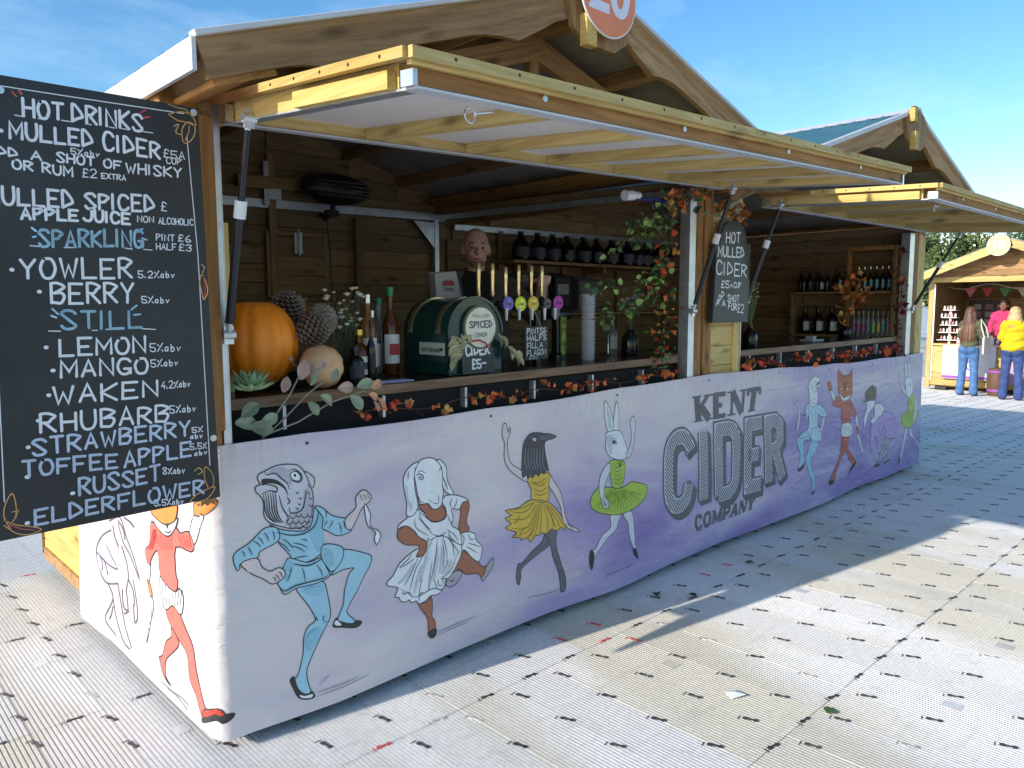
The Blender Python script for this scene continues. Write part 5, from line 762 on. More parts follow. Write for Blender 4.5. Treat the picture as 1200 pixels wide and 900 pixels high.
# number discs
def disc(name,label,c_,r,nx,col,num,txtcol,tilt,size):
    t=thing(name,label,'sign',c_)
    def loc_mb(b): return b
    R_=Matrix.Rotation(nx,3,'Z')
    def X(u,v,d): p=R_@Vector((u,-d,v)); return (c_[0]+p.x,c_[1]+p.y,c_[2]+p.z)
    circ=[(math.cos(k*math.pi/24)*r,math.sin(k*math.pi/24)*r) for k in range(48)]
    b=MB(); b.prism([(x*1.035,y*1.035) for x,y in circ],lambda u,v:X(u,v,0),lambda u,v:X(u,v,-.006)); ob('disc_rim',b,WHT(),t)
    b=MB(); b.prism(circ,lambda u,v:X(u,v,.0015),lambda u,v:X(u,v,.0005)); ob('disc_face',b,mat(name+'_face_'+num,col,.45,0,.06,8),t)
    cu=bpy.data.curves.new('num','FONT'); cu.body=num; cu.size=size; cu.align_x='CENTER'; cu.align_y='CENTER'; cu.offset=size*.028; cu.extrude=.0005; cu.resolution_u=4
    to=bpy.data.objects.new('tmp',cu); COL.objects.link(to); dg=bpy.context.evaluated_depsgraph_get(); me=bpy.data.meshes.new_from_object(to.evaluated_get(dg)); bpy.data.objects.remove(to)
    o=bpy.data.objects.new('number',me); COL.objects.link(o); me.materials.clear(); me.materials.append(mat('number_paint',txtcol,.5,0,.03,5)); o.parent=t
    M_=Matrix.Rotation(nx,4,'Z')@Matrix.Rotation(math.pi/2,4,'X'); o.location=R_@Vector((0,-.0026,0)); o.rotation_euler=M_.to_euler(); return t
disc('number_sign','round orange sign numbered 20 at the roof peak above the nearest hatch',(1.525,-.40,2.742),.168,0,(.84,.25,.10),'20',(.82,.80,.90),0,.26)
b=MB(); 
# ================= counters =================
M_TOP=mat('dark_bar_top',(.035,.032,.03),.22,0,.25,12,.05,40); M_CLOTH=mat('black_cloth',(.012,.011,.012),.9,0,.2,10,.3,30)
def counter(lab,x0,x1,z0,z1,y0,y1):
    f=lambda x,y,z:(x,y,z+(z1-z0)*(x-x0)/(x1-x0))
    t=thing('bar_counter',lab,'counter',((x0+x1)/2,(y0+y1)/2,.16))
    n=6
    b=MB(); b.box(x0,x1,y0,y1,z0-.028,z0,fn=f); ob('worktop',b,M_TOP,t)
    b=MB(); b.box(x0,x1,y0-.022,y0-.001,z0-.034,z0+.003,fn=f); ob('edge_strip',b,wood('worn_edge_timber',(.30,.18,.10),(.13,.075,.04),0,'x',.5,.3),t)
    b=MB(); b.box(x0,x1,y0+.02,y0+.028,.2,z0-.03,fn=None); ob('front_cloth',b,M_CLOTH,t)
    for x in (x0+.05,(x0+x1)/2,x1-.05):
        for y in (y0+.06,y1-.05): b=MB(); b.box(x-.022,x+.022,y-.022,y+.022,.161,z0-.03,fn=None); ob('leg',b,BLK(),t)
    for i in range(int((x1-x0)/.42)): x=x0+.2+i*.42; b=MB(); b.box(x,x+.012,y0-.012,y0+.019,z0-.12,z0-.035); ob('bracket',b,GALV(),t)
    return t
counter('dark glossy bar counter with worn edge in the nearest opening',.10,2.72,1.188,1.212,.07,.66)
counter('dark counter with timber edge in the second opening',3.345,6.13,1.212,1.222,.07,.42)
ZC=lambda x:1.189+.024*(x-.1)/2.62
# dark plinth cloth between banner top and counters
# ================= props =================
def vary(n): return random.Random(n)
def bottle(name,label,loc,h,r,glass,label_col,cap,shape='wine',lab2=None,group=None):
    t=thing(name,label,'bottle',loc,group); x,y,z=loc
    if shape=='wine': pf=[(r*.9,0),(r,.01),(r,h*.55),(r*.9,h*.62),(r*.38,h*.74),(r*.33,h*.78),(r*.33,h*.93),(r*.36,h*.93),(r*.36,h*.95)]
    elif shape=='spirit': pf=[(r*.95,0),(r,.01),(r,h*.58),(r*.85,h*.66),(r*.36,h*.73),(r*.34,h*.9)]
    elif shape=='flagon': pf=[(r*.92,0),(r,.015),(r,h*.5),(r*.85,h*.66),(r*.4,h*.82),(r*.3,h*.88),(r*.3,h*.95)]
    else: pf=[(r*.9,0),(r,.01),(r,h*.9)]
    b=MB(); b.lathe(pf,loc,18); ob('bottle_glass',b,glass,t,True)
    if label_col:
        b=MB(); k=r+.0012; N_=10; b.add([(x+k*math.cos(a),y+k*math.sin(a),z+hh_) for hh_ in (h*.14,h*.48) for a in [-2.9+i*2.6/N_ for i in range(N_+1)]],[(i,i+1,N_+2+i,N_+1+i) for i in range(N_)]); l_=ob('paper_label',b,label_col,t,True)
        if lab2:
            b=MB(); b.add([(x+(k+.001)*math.cos(a),y+(k+.001)*math.sin(a),z+hh_) for hh_ in (h*.24,h*.37) for a in [-2.3+i*1.3/6 for i in range(7)]],[(i,i+1,8+i,7+i) for i in range(6)]); ob('label_motif',b,lab2,l_,True)
    if cap: b=MB(); rr=pf[-1][0]*1.15; b.lathe([(rr,0),(rr,h*.1),(rr*.8,h*.105),(0,h*.105)],(x,y,z+pf[-1][1]-h*.02),12); ob('cap',b,cap,t,True)
    if shape=='flagon':
        b=MB(); b.tube([(x+r*.3,y,z+h*.84),(x+r*.75,y,z+h*.86),(x+r*.85,y,z+h*.74),(x+r*.7,y,z+h*.64)],.007,6); ob('handle',b,glass,t,True)
    return t
G_AMB=mat('amber_glass',(.16,.045,.008),.06,0,.1,5,trans=.35); G_WHIS=mat('whisky_glass',(.42,.17,.04),.05,0,.1,5,trans=.5); G_CLR=mat('clear_glass',(.85,.9,.9),.04,0,.02,5,trans=.85); G_DRK=mat('dark_brown_glass',(.012,.008,.007),.06,0,.1,5); G_GRN=mat('green_glass',(.01,.05,.02),.06,0,.1,5)
P_WH=mat('label_paper',(.70,.68,.62),.6,0,.06,30); P_DK=mat('label_dark',(.06,.05,.07),.6,0,.2,40); P_RED=mat('label_red',(.45,.05,.05),.6,0,.1,40); P_GLD=mat('label_gold',(.55,.38,.1),.4,.3,.1,40)
C_BLK=BLK(); C_SIL=STEEL(); C_GLD=mat('gold_foil',(.75,.5,.12),.3,.8,.1,20)
# pumpkins
def pumpkin(name,label,c_,r,hh_,col,col2,n=11,rot=0,stem=(.2,.22,.1),cat='pumpkin'):
    t=thing(name,label,cat,(c_[0],c_[1],c_[2]-hh_/2))
    b=MB(); A=n*8; Bn=20; vs=[];fs=[]
    for j in range(Bn+1):
        ph=math.pi*j/Bn
        for k in range(A):
            a=2*math.pi*k/A; g_=1-.04*abs(math.cos(a*n/2+.3))**3+.015*math.sin(3*a)
            rr=r*math.sin(ph)**.94*g_; z=hh_/2*math.cos(ph)*(1-.10*math.exp(-(math.sin(ph)/.25)**2))
            p=Matrix.Rotation(rot,3,'X')@Vector((rr*math.cos(a),rr*math.sin(a),z)); vs.append((c_[0]+p.x,c_[1]+p.y,c_[2]+p.z))
    for j in range(Bn): fs+=[(j*A+k,(j+1)*A+k,(j+1)*A+(k+1)%A,j*A+(k+1)%A) for k in range(A)]
    b.add(vs,fs); ob('rind',b,mat(label.split()[0]+'_rind',col,.42,0,.2,3.5,.35,45,hue=col2),t,True)
    if stem is None: return t
    M_=Matrix.Rotation(rot,3,'X'); b=MB(); pts=[Vector((0,0,hh_*.36)),Vector((.005,0,hh_*.47)),Vector((.02,.01,hh_*.58)),Vector((.045,.01,hh_*.66))]
    b.tube([Vector(c_)+M_@p for p in pts],[r*.17,r*.11,r*.09,r*.1],8); ob('stalk',b,mat('dry_stalk',stem,.8,0,.2,20),t,True); return t
pumpkin('pumpkin','big orange pumpkin in the left end of the nearest opening',(.33,.33,1.362),.168,.335,(.86,.25,.012),(.66,.15,.008),15,stem=None)
pumpkin('pumpkin','small red orange pumpkin behind the pine cones',(.67,.62,1.44),.095,.14,(.70,.14,.015),(.55,.08,.01),9)
pumpkin('pumpkin','pale peach squash lying on its side between the leaf spray and the bottles',(.505,.14,1.275),.084,.145,(.80,.50,.27),(.62,.34,.16),10,rot=1.2,stem=None,cat='squash')
b=MB(); b.box(.20,.9,.30,.72,ZC(.4)+.002,ZC(.4)+.02); tag(ob('display_board',b,M_CLOTH,loc=(.5,.5,1.2)),'black board laid on the counter under the big pumpkin and cones','board')
# pine cones
def cone(label,c_,L_,r,tilt,rz):
    t=thing('pine_cone',label,'pine cone',c_,'big pine cones piled behind the pumpkin'); b=MB(); R_=Matrix.Rotation(rz,3,'Z')@Matrix.Rotation(tilt,3,'X'); C_=Vector(c_)
    b.sphere((0,0,0),1,10,8,0,(r*.72,r*.72,L_/2*.92)); b.v=[tuple(C_+R_@Vector(v)) for v in b.v]; ob('cone_core',b,mat('cone_dark',(.04,.028,.02),.9),t)
    b=MB(); n=150
    for i in range(n):
        f=(i+.5)/n; z=L_*(f-.5); a=i*2.39996; rr=r*math.sin(math.pi*min(.97,f*.86+.1))**.7
        d=Vector((math.cos(a),math.sin(a),.35)).normalized(); s_=Vector((-math.sin(a),math.cos(a),0)); u=Vector((0,0,1)); o=Vector((0,0,z)); w_=r*.19
        pts=[o+d*rr*.6-s_*w_*.5,o+d*rr*.6+s_*w_*.5,o+d*rr*1.02+s_*w_,o+d*rr*1.02-s_*w_,o+d*rr*1.12+u*.004,o+d*rr*1.0+u*r*.13]
        b.add([C_+R_@p for p in pts],[(0,1,2,3),(3,2,4),(0,3,5),(1,5,2),(3,4,5),(4,2,5)],1 if False else 0)
    o=ob('cone_scales',b,mat('cone_scale',(.38,.29,.23),.7,0,.3,25,hue=(.15,.11,.085)),t); o['kind']='stuff'; return t
cone('pine cone standing highest, against the big pumpkin',(.475,.36,1.475),.165,.070,.55,.5)
cone('pine cone lying lowest, just above the peach squash',(.50,.22,1.405),.14,.064,1.15,1.2)
cone('pine cone nearest the white flowers, leaning right',(.60,.30,1.435),.155,.064,.9,2.6)
# succulent
t=thing('succulent','spiky blue green succulent rosette below the big pumpkin','plant',(.175,.05,1.2)); b=MB(); C_=Vector((.175,.04,1.215)); rr_=vary(3)
for ring,(n,L_,el) in enumerate(((16,.095,.35),(15,.085,.75),(11,.065,1.1),(6,.045,1.4))):
    for i in range(n):
        a=i*2*math.pi/n+ring*.3; d=Vector((math.cos(a)*math.cos(el),math.sin(a)*math.cos(el),math.sin(el))); s_=Vector((-math.sin(a),math.cos(a),0)); l=L_*rr_.uniform(.9,1.15); n_=d.cross(s_)
        P=[C_,C_+d*l*.5+s_*.017,C_+d*l*.95,C_+d*l*.5-s_*.017,C_+d*l*.5+n_*-.008,C_+d*l*1.12]
        l_=MB(); l_.add(P,[(0,1,4),(0,4,3),(1,2,4),(4,2,3),(1,5,2),(2,5,3)]); ob('leaf',l_,mat('succulent_skin',(.22,.40,.28),.5,0,.2,15,hue=(.36,.46,.16)),t)
# leaf blades
def leaf_mesh(name,m,L_=.08,Wd=.06,curl=.25,kind='oval'):
    b=MB()
    if kind=='oval':
        n=6; vs=[]
        for i in range(n+1):
            f=i/n; w_=Wd/2*math.sin(math.pi*min(1,f*.95+.04))**.75; z=curl*L_*math.sin(f*2.2)*.5
            vs+=[(f*L_,-w_,z+w_*.35),(f*L_,0,z),(f*L_,w_,z+w_*.35)]
        b.add(vs,[(3*i+j,3*i+3+j,3*i+4+j,3*i+1+j) for i in range(n) for j in (0,1)])
    else:
        pr=[(0,0),(.18,.12),(.12,.42),(.34,.30),(.46,.52),(.60,.28),(.72,.22),(1,0)] if kind=='maple' else [(0,0),(.05,.28),(.25,.42),(.42,.30),(.62,.30),(.72,.16),(1,0)]
        up=[(x*L_,y*Wd,.35*y*Wd+curl*L_*math.sin(x*2.5)*.3) for x,y in pr]; dn=[(x,-y,z) for x,y,z in up[1:-1]]
        sp=[(x*L_,0,curl*L_*math.sin(x*2.5)*.3) for x,y in pr]; vs=sp+up[1:-1]+dn; n=len(pr); U=lambda i:i if i in (0,n-1) else n+i-1; D=lambda i:i if i in (0,n-1) else n+(n-2)+i-1
        fs=[]
        for i in range(n-1):
            for F_ in (U,D):
                q=[i,i+1,F_(i+1),F_(i)]; q=[x for k,x in enumerate(q) if x not in q[:k]]; 
                if len(q)>2: fs.append(tuple(q if F_ is U else q[::-1]))
        b.add(vs,fs)
    return mesh(name,b,m)
LM={}
def leafmat(n,col,h=None): 
    m=mat(n,col,.55,0,.22,18,hue=h); return m
for k,col,kind in (('red',(.62,.07,.03),'maple'),('orange',(.78,.20,.05),'maple'),('rust',(.36,.11,.03),'maple'),('amber',(.55,.30,.07),'maple'),('wine',(.17,.03,.02),'maple'),('copper',(.40,.15,.04),'oval'),('ivy',(.09,.19,.05),'ivy'),('ivyd',(.035,.09,.03),'ivy'),('lime',(.30,.42,.12),'ivy'),('sage',(.26,.30,.19),'oval'),('sagep',(.40,.26,.20),'oval'),('peach',(.75,.36,.20),'oval'),('dry',(.36,.34,.18),'oval')):
    LM[k]=leaf_mesh('leaf',leafmat(k+'_leaf',col),.05 if kind!='oval' else .08,.05,.3,kind)
def putleaf(t,k,p,sc,rnd,up=.5):
    return inst('leaf',LM[k],p,(rnd.uniform(-1.2,1.2)+(math.pi/2)*up,rnd.uniform(-.8,.8),rnd.uniform(0,6.28)),sc,t)
def garland(label,x0,x1,za,zb_,n,kinds,seed,y=.02,sc=(.6,1.1),spread=.02):
    r=vary(seed); t=thing('leaf_garland',label,'garland',((x0+x1)/2,y,za-.03)); pts=[]
    for i in range(41): f=i/40; pts.append((x0+(x1-x0)*f,y+.006*math.sin(f*60),za+(zb_-za)*f-.008+.012*math.sin(f*31)))
    b=MB(); b.tube(pts,.002,4); ob('stem',b,mat('garland_stem',(.10,.06,.03),.8),t)
    for i in range(n):
        f=r.random(); p=pts[min(40,int(f*40))]; cl=math.sin(f*23)*.5+.5
        if r.random()>.35+.65*cl: continue
        putleaf(t,r.choice(kinds),(x0+(x1-x0)*f,p[1]-r.uniform(.0,.03),p[2]+r.uniform(-spread,spread)),r.uniform(*sc),r)
garland('garland of red and orange leaves between the banner top and the nearest counter',.58,2.70,1.105,1.125,150,['red','orange','orange','rust','amber'],11,.02,(.45,.85))
garland('garland of dark red leaves between the banner top and the second counter',3.36,6.10,1.135,1.125,190,['red','rust','wine','orange','red'],12,.0,(.6,1.1),.028)
garland('garland tuft of bronze leaves on the pier top above the arched sign',3.0,3.27,2.055,2.04,70,['amber','copper','rust','dry'],13,-.02,(.5,1.0),.045)
# ivy climbing the right side of opening one
def vine(label,path,n,kinds,seed,sc=(.6,1.1),sp=.06,extra=()):
    r=vary(seed); t=thing('ivy_vine',label,'vine',path[0]); 
    for P in (path,)+tuple(extra):
        b=MB(); b.tube(P,.003,5); ob('stem',b,mat('vine_stem',(.09,.06,.03),.8),t)
        m=n if P is path else int(n*.16)
        for i in range(m):
            f=r.random()*(len(P)-1); k=int(f); q=Vector(P[k])*(1-(f-k))+Vector(P[k+1])*(f-k); 
            putleaf(t,r.choice(kinds if P is path else ['ivy','lime','ivyd']),q+Vector((r.gauss(0,sp if P is path else .025),r.gauss(0,.025),r.gauss(0,.03))),r.uniform(*sc),r)
    return t
vine('green and orange ivy vine climbing the right side of the nearest opening',[(2.56,.03,1.13),(2.52,.03,1.3),(2.58,.02,1.5),(2.48,.03,1.65),(2.56,.02,1.8),(2.52,.03,1.95),(2.62,.02,2.06)],215,['ivy','ivy','ivyd','ivyd','lime','orange','red','amber'],21,(.55,.98),.05,
  (((2.5,.03,1.85),(2.35,.03,1.93),(2.25,.02,1.9),(2.18,.03,1.82),(2.10,.03,1.76)),((2.5,.03,1.6),(2.4,.04,1.63),(2.25,.05,1.58),(2.10,.06,1.60),(1.98,.08,1.55)),((2.5,.03,1.5),(2.38,.05,1.52),(2.2,.08,1.46),(2.02,.1,1.43)),((2.5,.03,1.95),(2.42,.03,1.99),(2.38,.03,1.9),(2.34,.03,1.82))))
vine('dark red leaf vine hanging by the far post of the second opening',[(6.02,.03,1.16),(6.0,.03,1.4),(6.04,.02,1.6),(5.98,.03,1.8),(6.03,.02,2.0)],46,['wine','rust','wine'],22,(.8,1.3),.04)
r=vary(31)
vine('leafy green sprig hanging from the hatch hinge above the ivy',[(2.45,-.03,2.07),(2.6,-.04,2.09),(2.75,-.03,2.10),(2.9,-.05,2.12)],46,['ivyd','ivy','rust','orange'],23,(.7,1.2),.04)
# eucalyptus spray at the left
t=thing('leaf_spray','artificial spray of sage and pink leaves trailing over the left end of the counter','plant',(.3,.0,1.1)); r=vary(5)
br=[[(.20,.02,1.05),(.28,.0,1.12),(.36,-.02,1.2),(.42,-.03,1.24)],[(.2,.02,1.06),(.32,-.01,1.10),(.45,-.02,1.16),(.58,-.03,1.19)],[(.22,.03,1.08),(.30,.0,1.2),(.36,.0,1.3)]]
for P in br: b=MB(); b.tube(P,.003,5); ob('stem',b,mat('pale_stem',(.30,.26,.20),.7),t)
for i,(p,k,s_,rot) in enumerate([((.10,.0,1.09),'sage',1.5,(1.2,.2,.3)),((.12,-.01,1.13),'sage',1.3,(1.0,-.5,.2)),((.33,-.02,1.24),'sagep',1.3,(.9,-1.2,.4)),((.36,-.03,1.22),'sage',1.3,(1.3,-1.0,.9)),((.40,-.03,1.18),'sage',1.2,(1.3,.7,.4)),((.35,-.03,1.16),'sage',1.1,(1.5,.9,.2)),((.30,.0,1.31),'sagep',1.2,(1.2,.4,1)),((.36,.0,1.29),'sagep',1.1,(1.2,.8,.5)),((.47,-.03,1.2),'sagep',1.2,(1.4,.0,.2)),((.52,-.03,1.17),'sage',1.3,(1.5,.9,.1)),((.55,-.03,1.2),'sage',1.2,(1.3,-.2,.0)),((.61,-.03,1.19),'peach',1.0,(1.3,-.4,.3)),((.60,-.03,1.17),'peach',.9,(1.4,.6,.3)),((.64,-.03,1.15),'peach',.8,(1.4,1.0,.2)),((.62,-.03,1.14),'sagep',.8,(1.2,1.2,.1)),((.19,-.0,1.08),'sage',1.2,(1.3,-.3,.2)),((.15,.0,1.075),'sage',1.5,(1.4,.3,.1)),((.27,-.01,1.2),'sagep',1.0,(1.2,-1.3,.1)),((.40,.0,1.27),'sagep',.9,(1.3,-.6,.3)),((.44,-.03,1.23),'sage',.9,(1.3,-.9,.2))]):
    inst('leaf',LM[k],(p[0],p[1],p[2]+(.028 if p[2]<1.12 else .008)),rot,s_*.70,t)
# flower sprigs behind the squash
def flowers(name,label,c_,h,n,seed,cols,spread=.09,cat='flowers'):
    r=vary(seed); t=thing(name,label,cat,c_)
    b=MB(); heads=[]
    for i in range(n):
        a=r.uniform(0,6.28); q=r.uniform(.2,1)*spread; top=Vector((c_[0]+q*math.cos(a),c_[1]+q*math.sin(a)*.6,c_[2]+h*r.uniform(.55,1))); mid=Vector(c_)*.5+top*.5+Vector((r.uniform(-.02,.02),0,.02)); b.tube([c_,mid,top],.0014,4); heads.append(top)
        for k in range(4): p=mid*(1-k/4)+top*(k/4)+Vector((r.uniform(-.014,.014),r.uniform(-.01,.01),r.uniform(-.006,.006))); b.tube([p,p+Vector((r.uniform(-.015,.015),0,.014))],[.0025,.0008],4)
    ob('stems',b,mat('sprig_green',(.13,.17,.07),.7,0,.3,20),t)
    for i,p in enumerate(heads):
        b=MB(); rr=r.uniform(.006,.011); b.sphere(p,rr,8,6,0,(1,1,.8)); 
        for k in range(5): a=k*1.257; b.sphere(p+Vector((math.cos(a)*rr*.9,math.sin(a)*rr*.9,rr*.1)),rr*.6,6,4,0,(1,1,.6))
        ob('flower_head',b,mat('petal_'+str(seed)+str(i%len(cols)),cols[i%len(cols)],.6,0,.1,20),t,True)
    return t
flowers('flower_sprigs','white and cream flower sprigs standing between the cones and the bottles',(.70,.30,1.22),.36,34,41,[(.75,.70,.58),(.70,.55,.35),(.62,.50,.42)])
# bottles on the counter
bt=[('tall clear whisky bottle with silver cap, tallest of the bottles by the green urn',(.815,.30),.36,.036,G_WHIS,P_WH,C_SIL,'spirit',None),('round shouldered amber bottle with a pale label just left of the tall whisky bottle',(.735,.24),.215,.04,G_AMB,P_WH,C_GLD,'spirit',P_DK),('thin black bottle in front of the tall whisky bottle',(.765,.20),.24,.018,G_DRK,None,C_BLK,'wine',None),
('whisky bottle with green neck wrap and cream label next to the green urn',(.985,.38),.375,.038,G_AMB,P_WH,mat('green_foil',(.02,.22,.09),.3),'wine',P_RED),('short clear bottle with silver cap behind the tall whisky bottle',(.93,.44),.29,.036,G_CLR,P_WH,C_SIL,'spirit',None),('stubby dark bottle beside the peach squash',(.69,.20),.15,.034,G_DRK,P_DK,C_BLK,'spirit',None),('clear spirit bottle at the back left of the urn',(1.04,.55),.33,.036,G_CLR,None,mat('green_cap',(.02,.3,.12),.4),'wine',None)]
for lab,(x,y),h,r_,g_,pl,cp,sh_,l2 in bt: bottle('spirit_bottle',lab,(x,y,ZC(x)+.001),h,r_,g_,pl,cp,sh_,l2)
# lilac slip of paper under bottles
b=MB(); b.box(.70,.90,.095,.16,ZC(.8)+.001,ZC(.8)+.006); tag(ob('folded_towel',b,mat('lilac_cloth',(.42,.42,.68),.8),loc=(.8,.12,1.2)),'folded lilac bar towel in front of the spirit bottles','towel')
# mulled cider urn
ux0,ux1,uy0,uy1=1.115,1.425,.135,.46; uc=(ux0+ux1)/2; ur=(ux1-ux0)/2; zb0=ZC(1.2)+.002
ur_=thing('cider_urn','dark green arched mulled cider urn with brass straps and a round spiced cider badge','urn',(uc,.3,zb0))
M_URN=mat('dark_green_enamel',(.008,.045,.033),.22,0,.12,5,coat=.3); M_BRASS=mat('aged_brass',(.52,.38,.22),.3,.85,.15,15)
arch=lambda r_,n=18:[(uc+r_*math.cos(math.pi*i/n),zb0+.18+r_*math.sin(math.pi*i/n)) for i in range(n+1)]
def archbody(r_,y0,y1,m,nm,full=True):
    P=arch(r_); P=P+[(uc-r_,zb0),(uc+r_,zb0)] ; b=MB(); b.prism(P,lambda x,z:(x,y0,z),lambda x,z:(x,y1,z)); return ob(nm,b,m,ur_,True)
archbody(ur,uy0,uy1,M_URN,'body')
def archring(r0,r1,y0,y1,m,nm):
    b=MB(); P=arch(r0); Q=arch(r1); n=len(P); vs=[(x,y,z) for y in (y0,y1) for A_ in (P,Q) for x,z in A_]
    fs=[]
    for i in range(n-1): fs+=[(i,i+1,n+i+1,n+i),(2*n+i,3*n+i,3*n+i+1,2*n+i+1),(n+i,n+i+1,3*n+i+1,3*n+i),(i,2*n+i,2*n+i+1,i+1)]
    fs+=[(0,n,3*n,2*n),(n-1,3*n-1,4*n-1,2*n-1)]; b.add(vs,fs); return ob(nm,b,m,ur_,True)
for y in (.20,.40): archring(ur-.002,ur+.006,y,y+.022,M_BRASS,'brass_strap')
archring(ur-.004,ur+.008,uy0-.006,uy0+.014,M_URN,'front_lip')
for y in (.211,.411): b=MB(); b.tube([(ux0-.007,y,zb0+.19),(ux0-.012,y,zb0+.19)],.006,8); ob('rivet',b,M_BRASS,ur_)
b=MB(); cz=zb0+.205; b.tube([(uc+.015,uy0-.007,cz),(uc+.015,uy0-.016,cz)],.098,32); ob('badge_rim',b,mat('badge_green_rim',(.12,.16,.07),.5,0,.3,40),ur_)
b=MB(); b.tube([(uc+.015,uy0-.0165,cz),(uc+.015,uy0-.019,cz)],.088,32); bd=ob('badge_face',b,mat('badge_cream',(.70,.68,.55),.5,0,.08,20),ur_)
fnu=lambda x,z,o:(x,uy0-.0195-o,z)
b=MB(); write(b,'SPICED',uc-.05,cz+.0,uc+.08,cz+.0,.027,.0055,fnu,.0005); write(b,'CIDER',uc-.018,cz-.04,uc+.05,cz-.04,.016,.0028,fnu,.0005); ob('badge_lettering',b,mat('ink_grey',(.06,.065,.08),.6),bd)
b=MB(); write(b,'MULLED',uc-.035,cz+.045,uc+.065,cz+.045,.013,.002,fnu,.0005); ob('badge_lettering',b,mat('ink_olive',(.25,.27,.12),.6),bd)
b=MB(); b.box(ux0-.006,ux0-.001,.16,.335,zb0+.085,zb0+.14); pl=ob('name_plate',b,mat('plate_cream',(.60,.62,.52),.5,0,.05,20),ur_)
def glyphs_side(s): return s
b=MB(); 
LOW={'k':'05 00|33 01 30','e':'~01 32 22 11 00 20 31'.replace('01 32 22','02 32 33 13'),'n':'03 00|~02 13 33 30','t':'15 11 20|03 23','c':'~32 13 02 01 10 31','i':'13 10|14 15','d':'~33 13 02 10 31|35 30','r':'03 00|~01 13 33','.':'10 11','o':'~13 02 10 31 32 13','u':'~03 01 10 31|33 30'}
for k,v in LOW.items():
    if k not in GL: GL[k]=v
write(b,'kentcider.co.uk',.315,zb0+.100,.185,zb0+.100,.026,.0028,lambda y,z,o:(ux0-.0062-o,y,z),.0004,slant=0); ob('plate_lettering',b,mat('ink_black',(.02,.02,.02),.6),pl)
b=MB(); b.tube([(ux0-.007,.175,zb0+.112),(ux0-.009,.175,zb0+.112)],.008,10); ob('plate_hop_mark',b,mat('ink_black',(.02,.02,.02),.6),pl)
# red ribbon and dry leaves on the badge
t=thing('hop_spray','dried hop leaves draped round the badge of the green urn','leaves',(uc,.11,zb0+.14)); r=vary(51)
b=MB(); b.tube([(uc-.05,uy0-.03,cz-.06),(uc-.01,uy0-.034,cz-.055),(uc+.03,uy0-.034,cz-.07),(uc+.06,uy0-.03,cz-.10)],.004,5); ob('ribbon',b,mat('red_ribbon',(.5,.04,.03),.5),t)
for i in range(34):
    sd_=r.choice((-1,1)); f=r.random()
    p=(uc-.05-r.uniform(0,.07)-f*.02,uy0-.03,cz-.03-f*.10) if sd_<0 else (uc+.09+f*.13,uy0-.03+r.uniform(-.02,.01),cz-.01-f*.14)
    inst('leaf',LM['dry'],p,(1.3,r.uniform(.2,1.4),r.uniform(-.4,.4)+(2.6 if sd_<0 else .2)),r.uniform(.45,.8),t)
# price card
t=thing('price_card','small black card pricing hot mulled cider at the foot of the urn','sign',(1.27,.10,zb0)); K=lambda u,v,o=0:(1.175+u*.19,.112-o+v*.02,zb0+.002+v*.185)
b=MB(); b.prism([(0,0),(1,0),(.98,1.0),(.02,1.02)],lambda u,v:K(u,v,0),lambda u,v:K(u,v,-.008)); ob('card',b,M_CB,t)
b=MB(); fk=lambda x,z,o:K(x,z,o)
for s_,a,c_,z,h,w_ in (('HOT',.05,.28,.76,.16,.04),('MULLED',.36,.95,.76,.16,.04),('CIDER',.14,.86,.44,.22,.05),('£5-',.3,.72,.12,.2,.045)): write(b,s_,a,z,c_,z+.02,h,w_,fk,.0012)
ob('chalk_word',b,CHK['w'],t)
# hand pulls
tp=thing('cider_taps','row of six gold handled cider pulls with coloured round badges','taps',(1.72,.40,ZC(1.7)))
HX=[(1.478,.35),(1.570,.352),(1.660,.354),(1.752,.356),(1.845,.358),(1.925,.36)]
b=MB(); b.tube([(1.43,.37,1.50),(1.98,.37,1.505)],.026,12); ob('tap_rail',b,mat('black_gloss',(.02,.02,.022),.15),tp,True)
for x in (1.5,1.9): b=MB(); b.tube([(x,.37,ZC(x)),(x,.37,1.48)],.022,12); ob('rail_leg',b,mat('black_gloss',(.02,.02,.022),.15),tp,True)
M_GH=mat('gold_handle',(.80,.58,.30),.22,.9,.08,20)
for i,(x,y) in enumerate(HX):
    b=MB(); b.lathe([(.008,0),(.011,.01),(.0085,.05),(.011,.11),(.0125,.155),(.006,.165)],(x,y-.0,1.545 if i!=2 else 1.53),12); hd=ob('tap_handle',b,M_GH,tp,True)
    b=MB(); b.lathe([(.016,0),(.016,.03),(.007,.04)],(x,y,1.508),12); b.tube([(x,y,1.51),(x,y-.06,1.50),(x,y-.07,1.48)],.009,8); ob('tap_body',b,mat('black_gloss',(.02,.02,.022),.15),tp,True)
    b=MB(); b.tube([(x+.028,y-.07,1.49),(x+.028,y-.07,1.43)],[.009,.006],8); ob('spout',b,WHT(),tp,True)
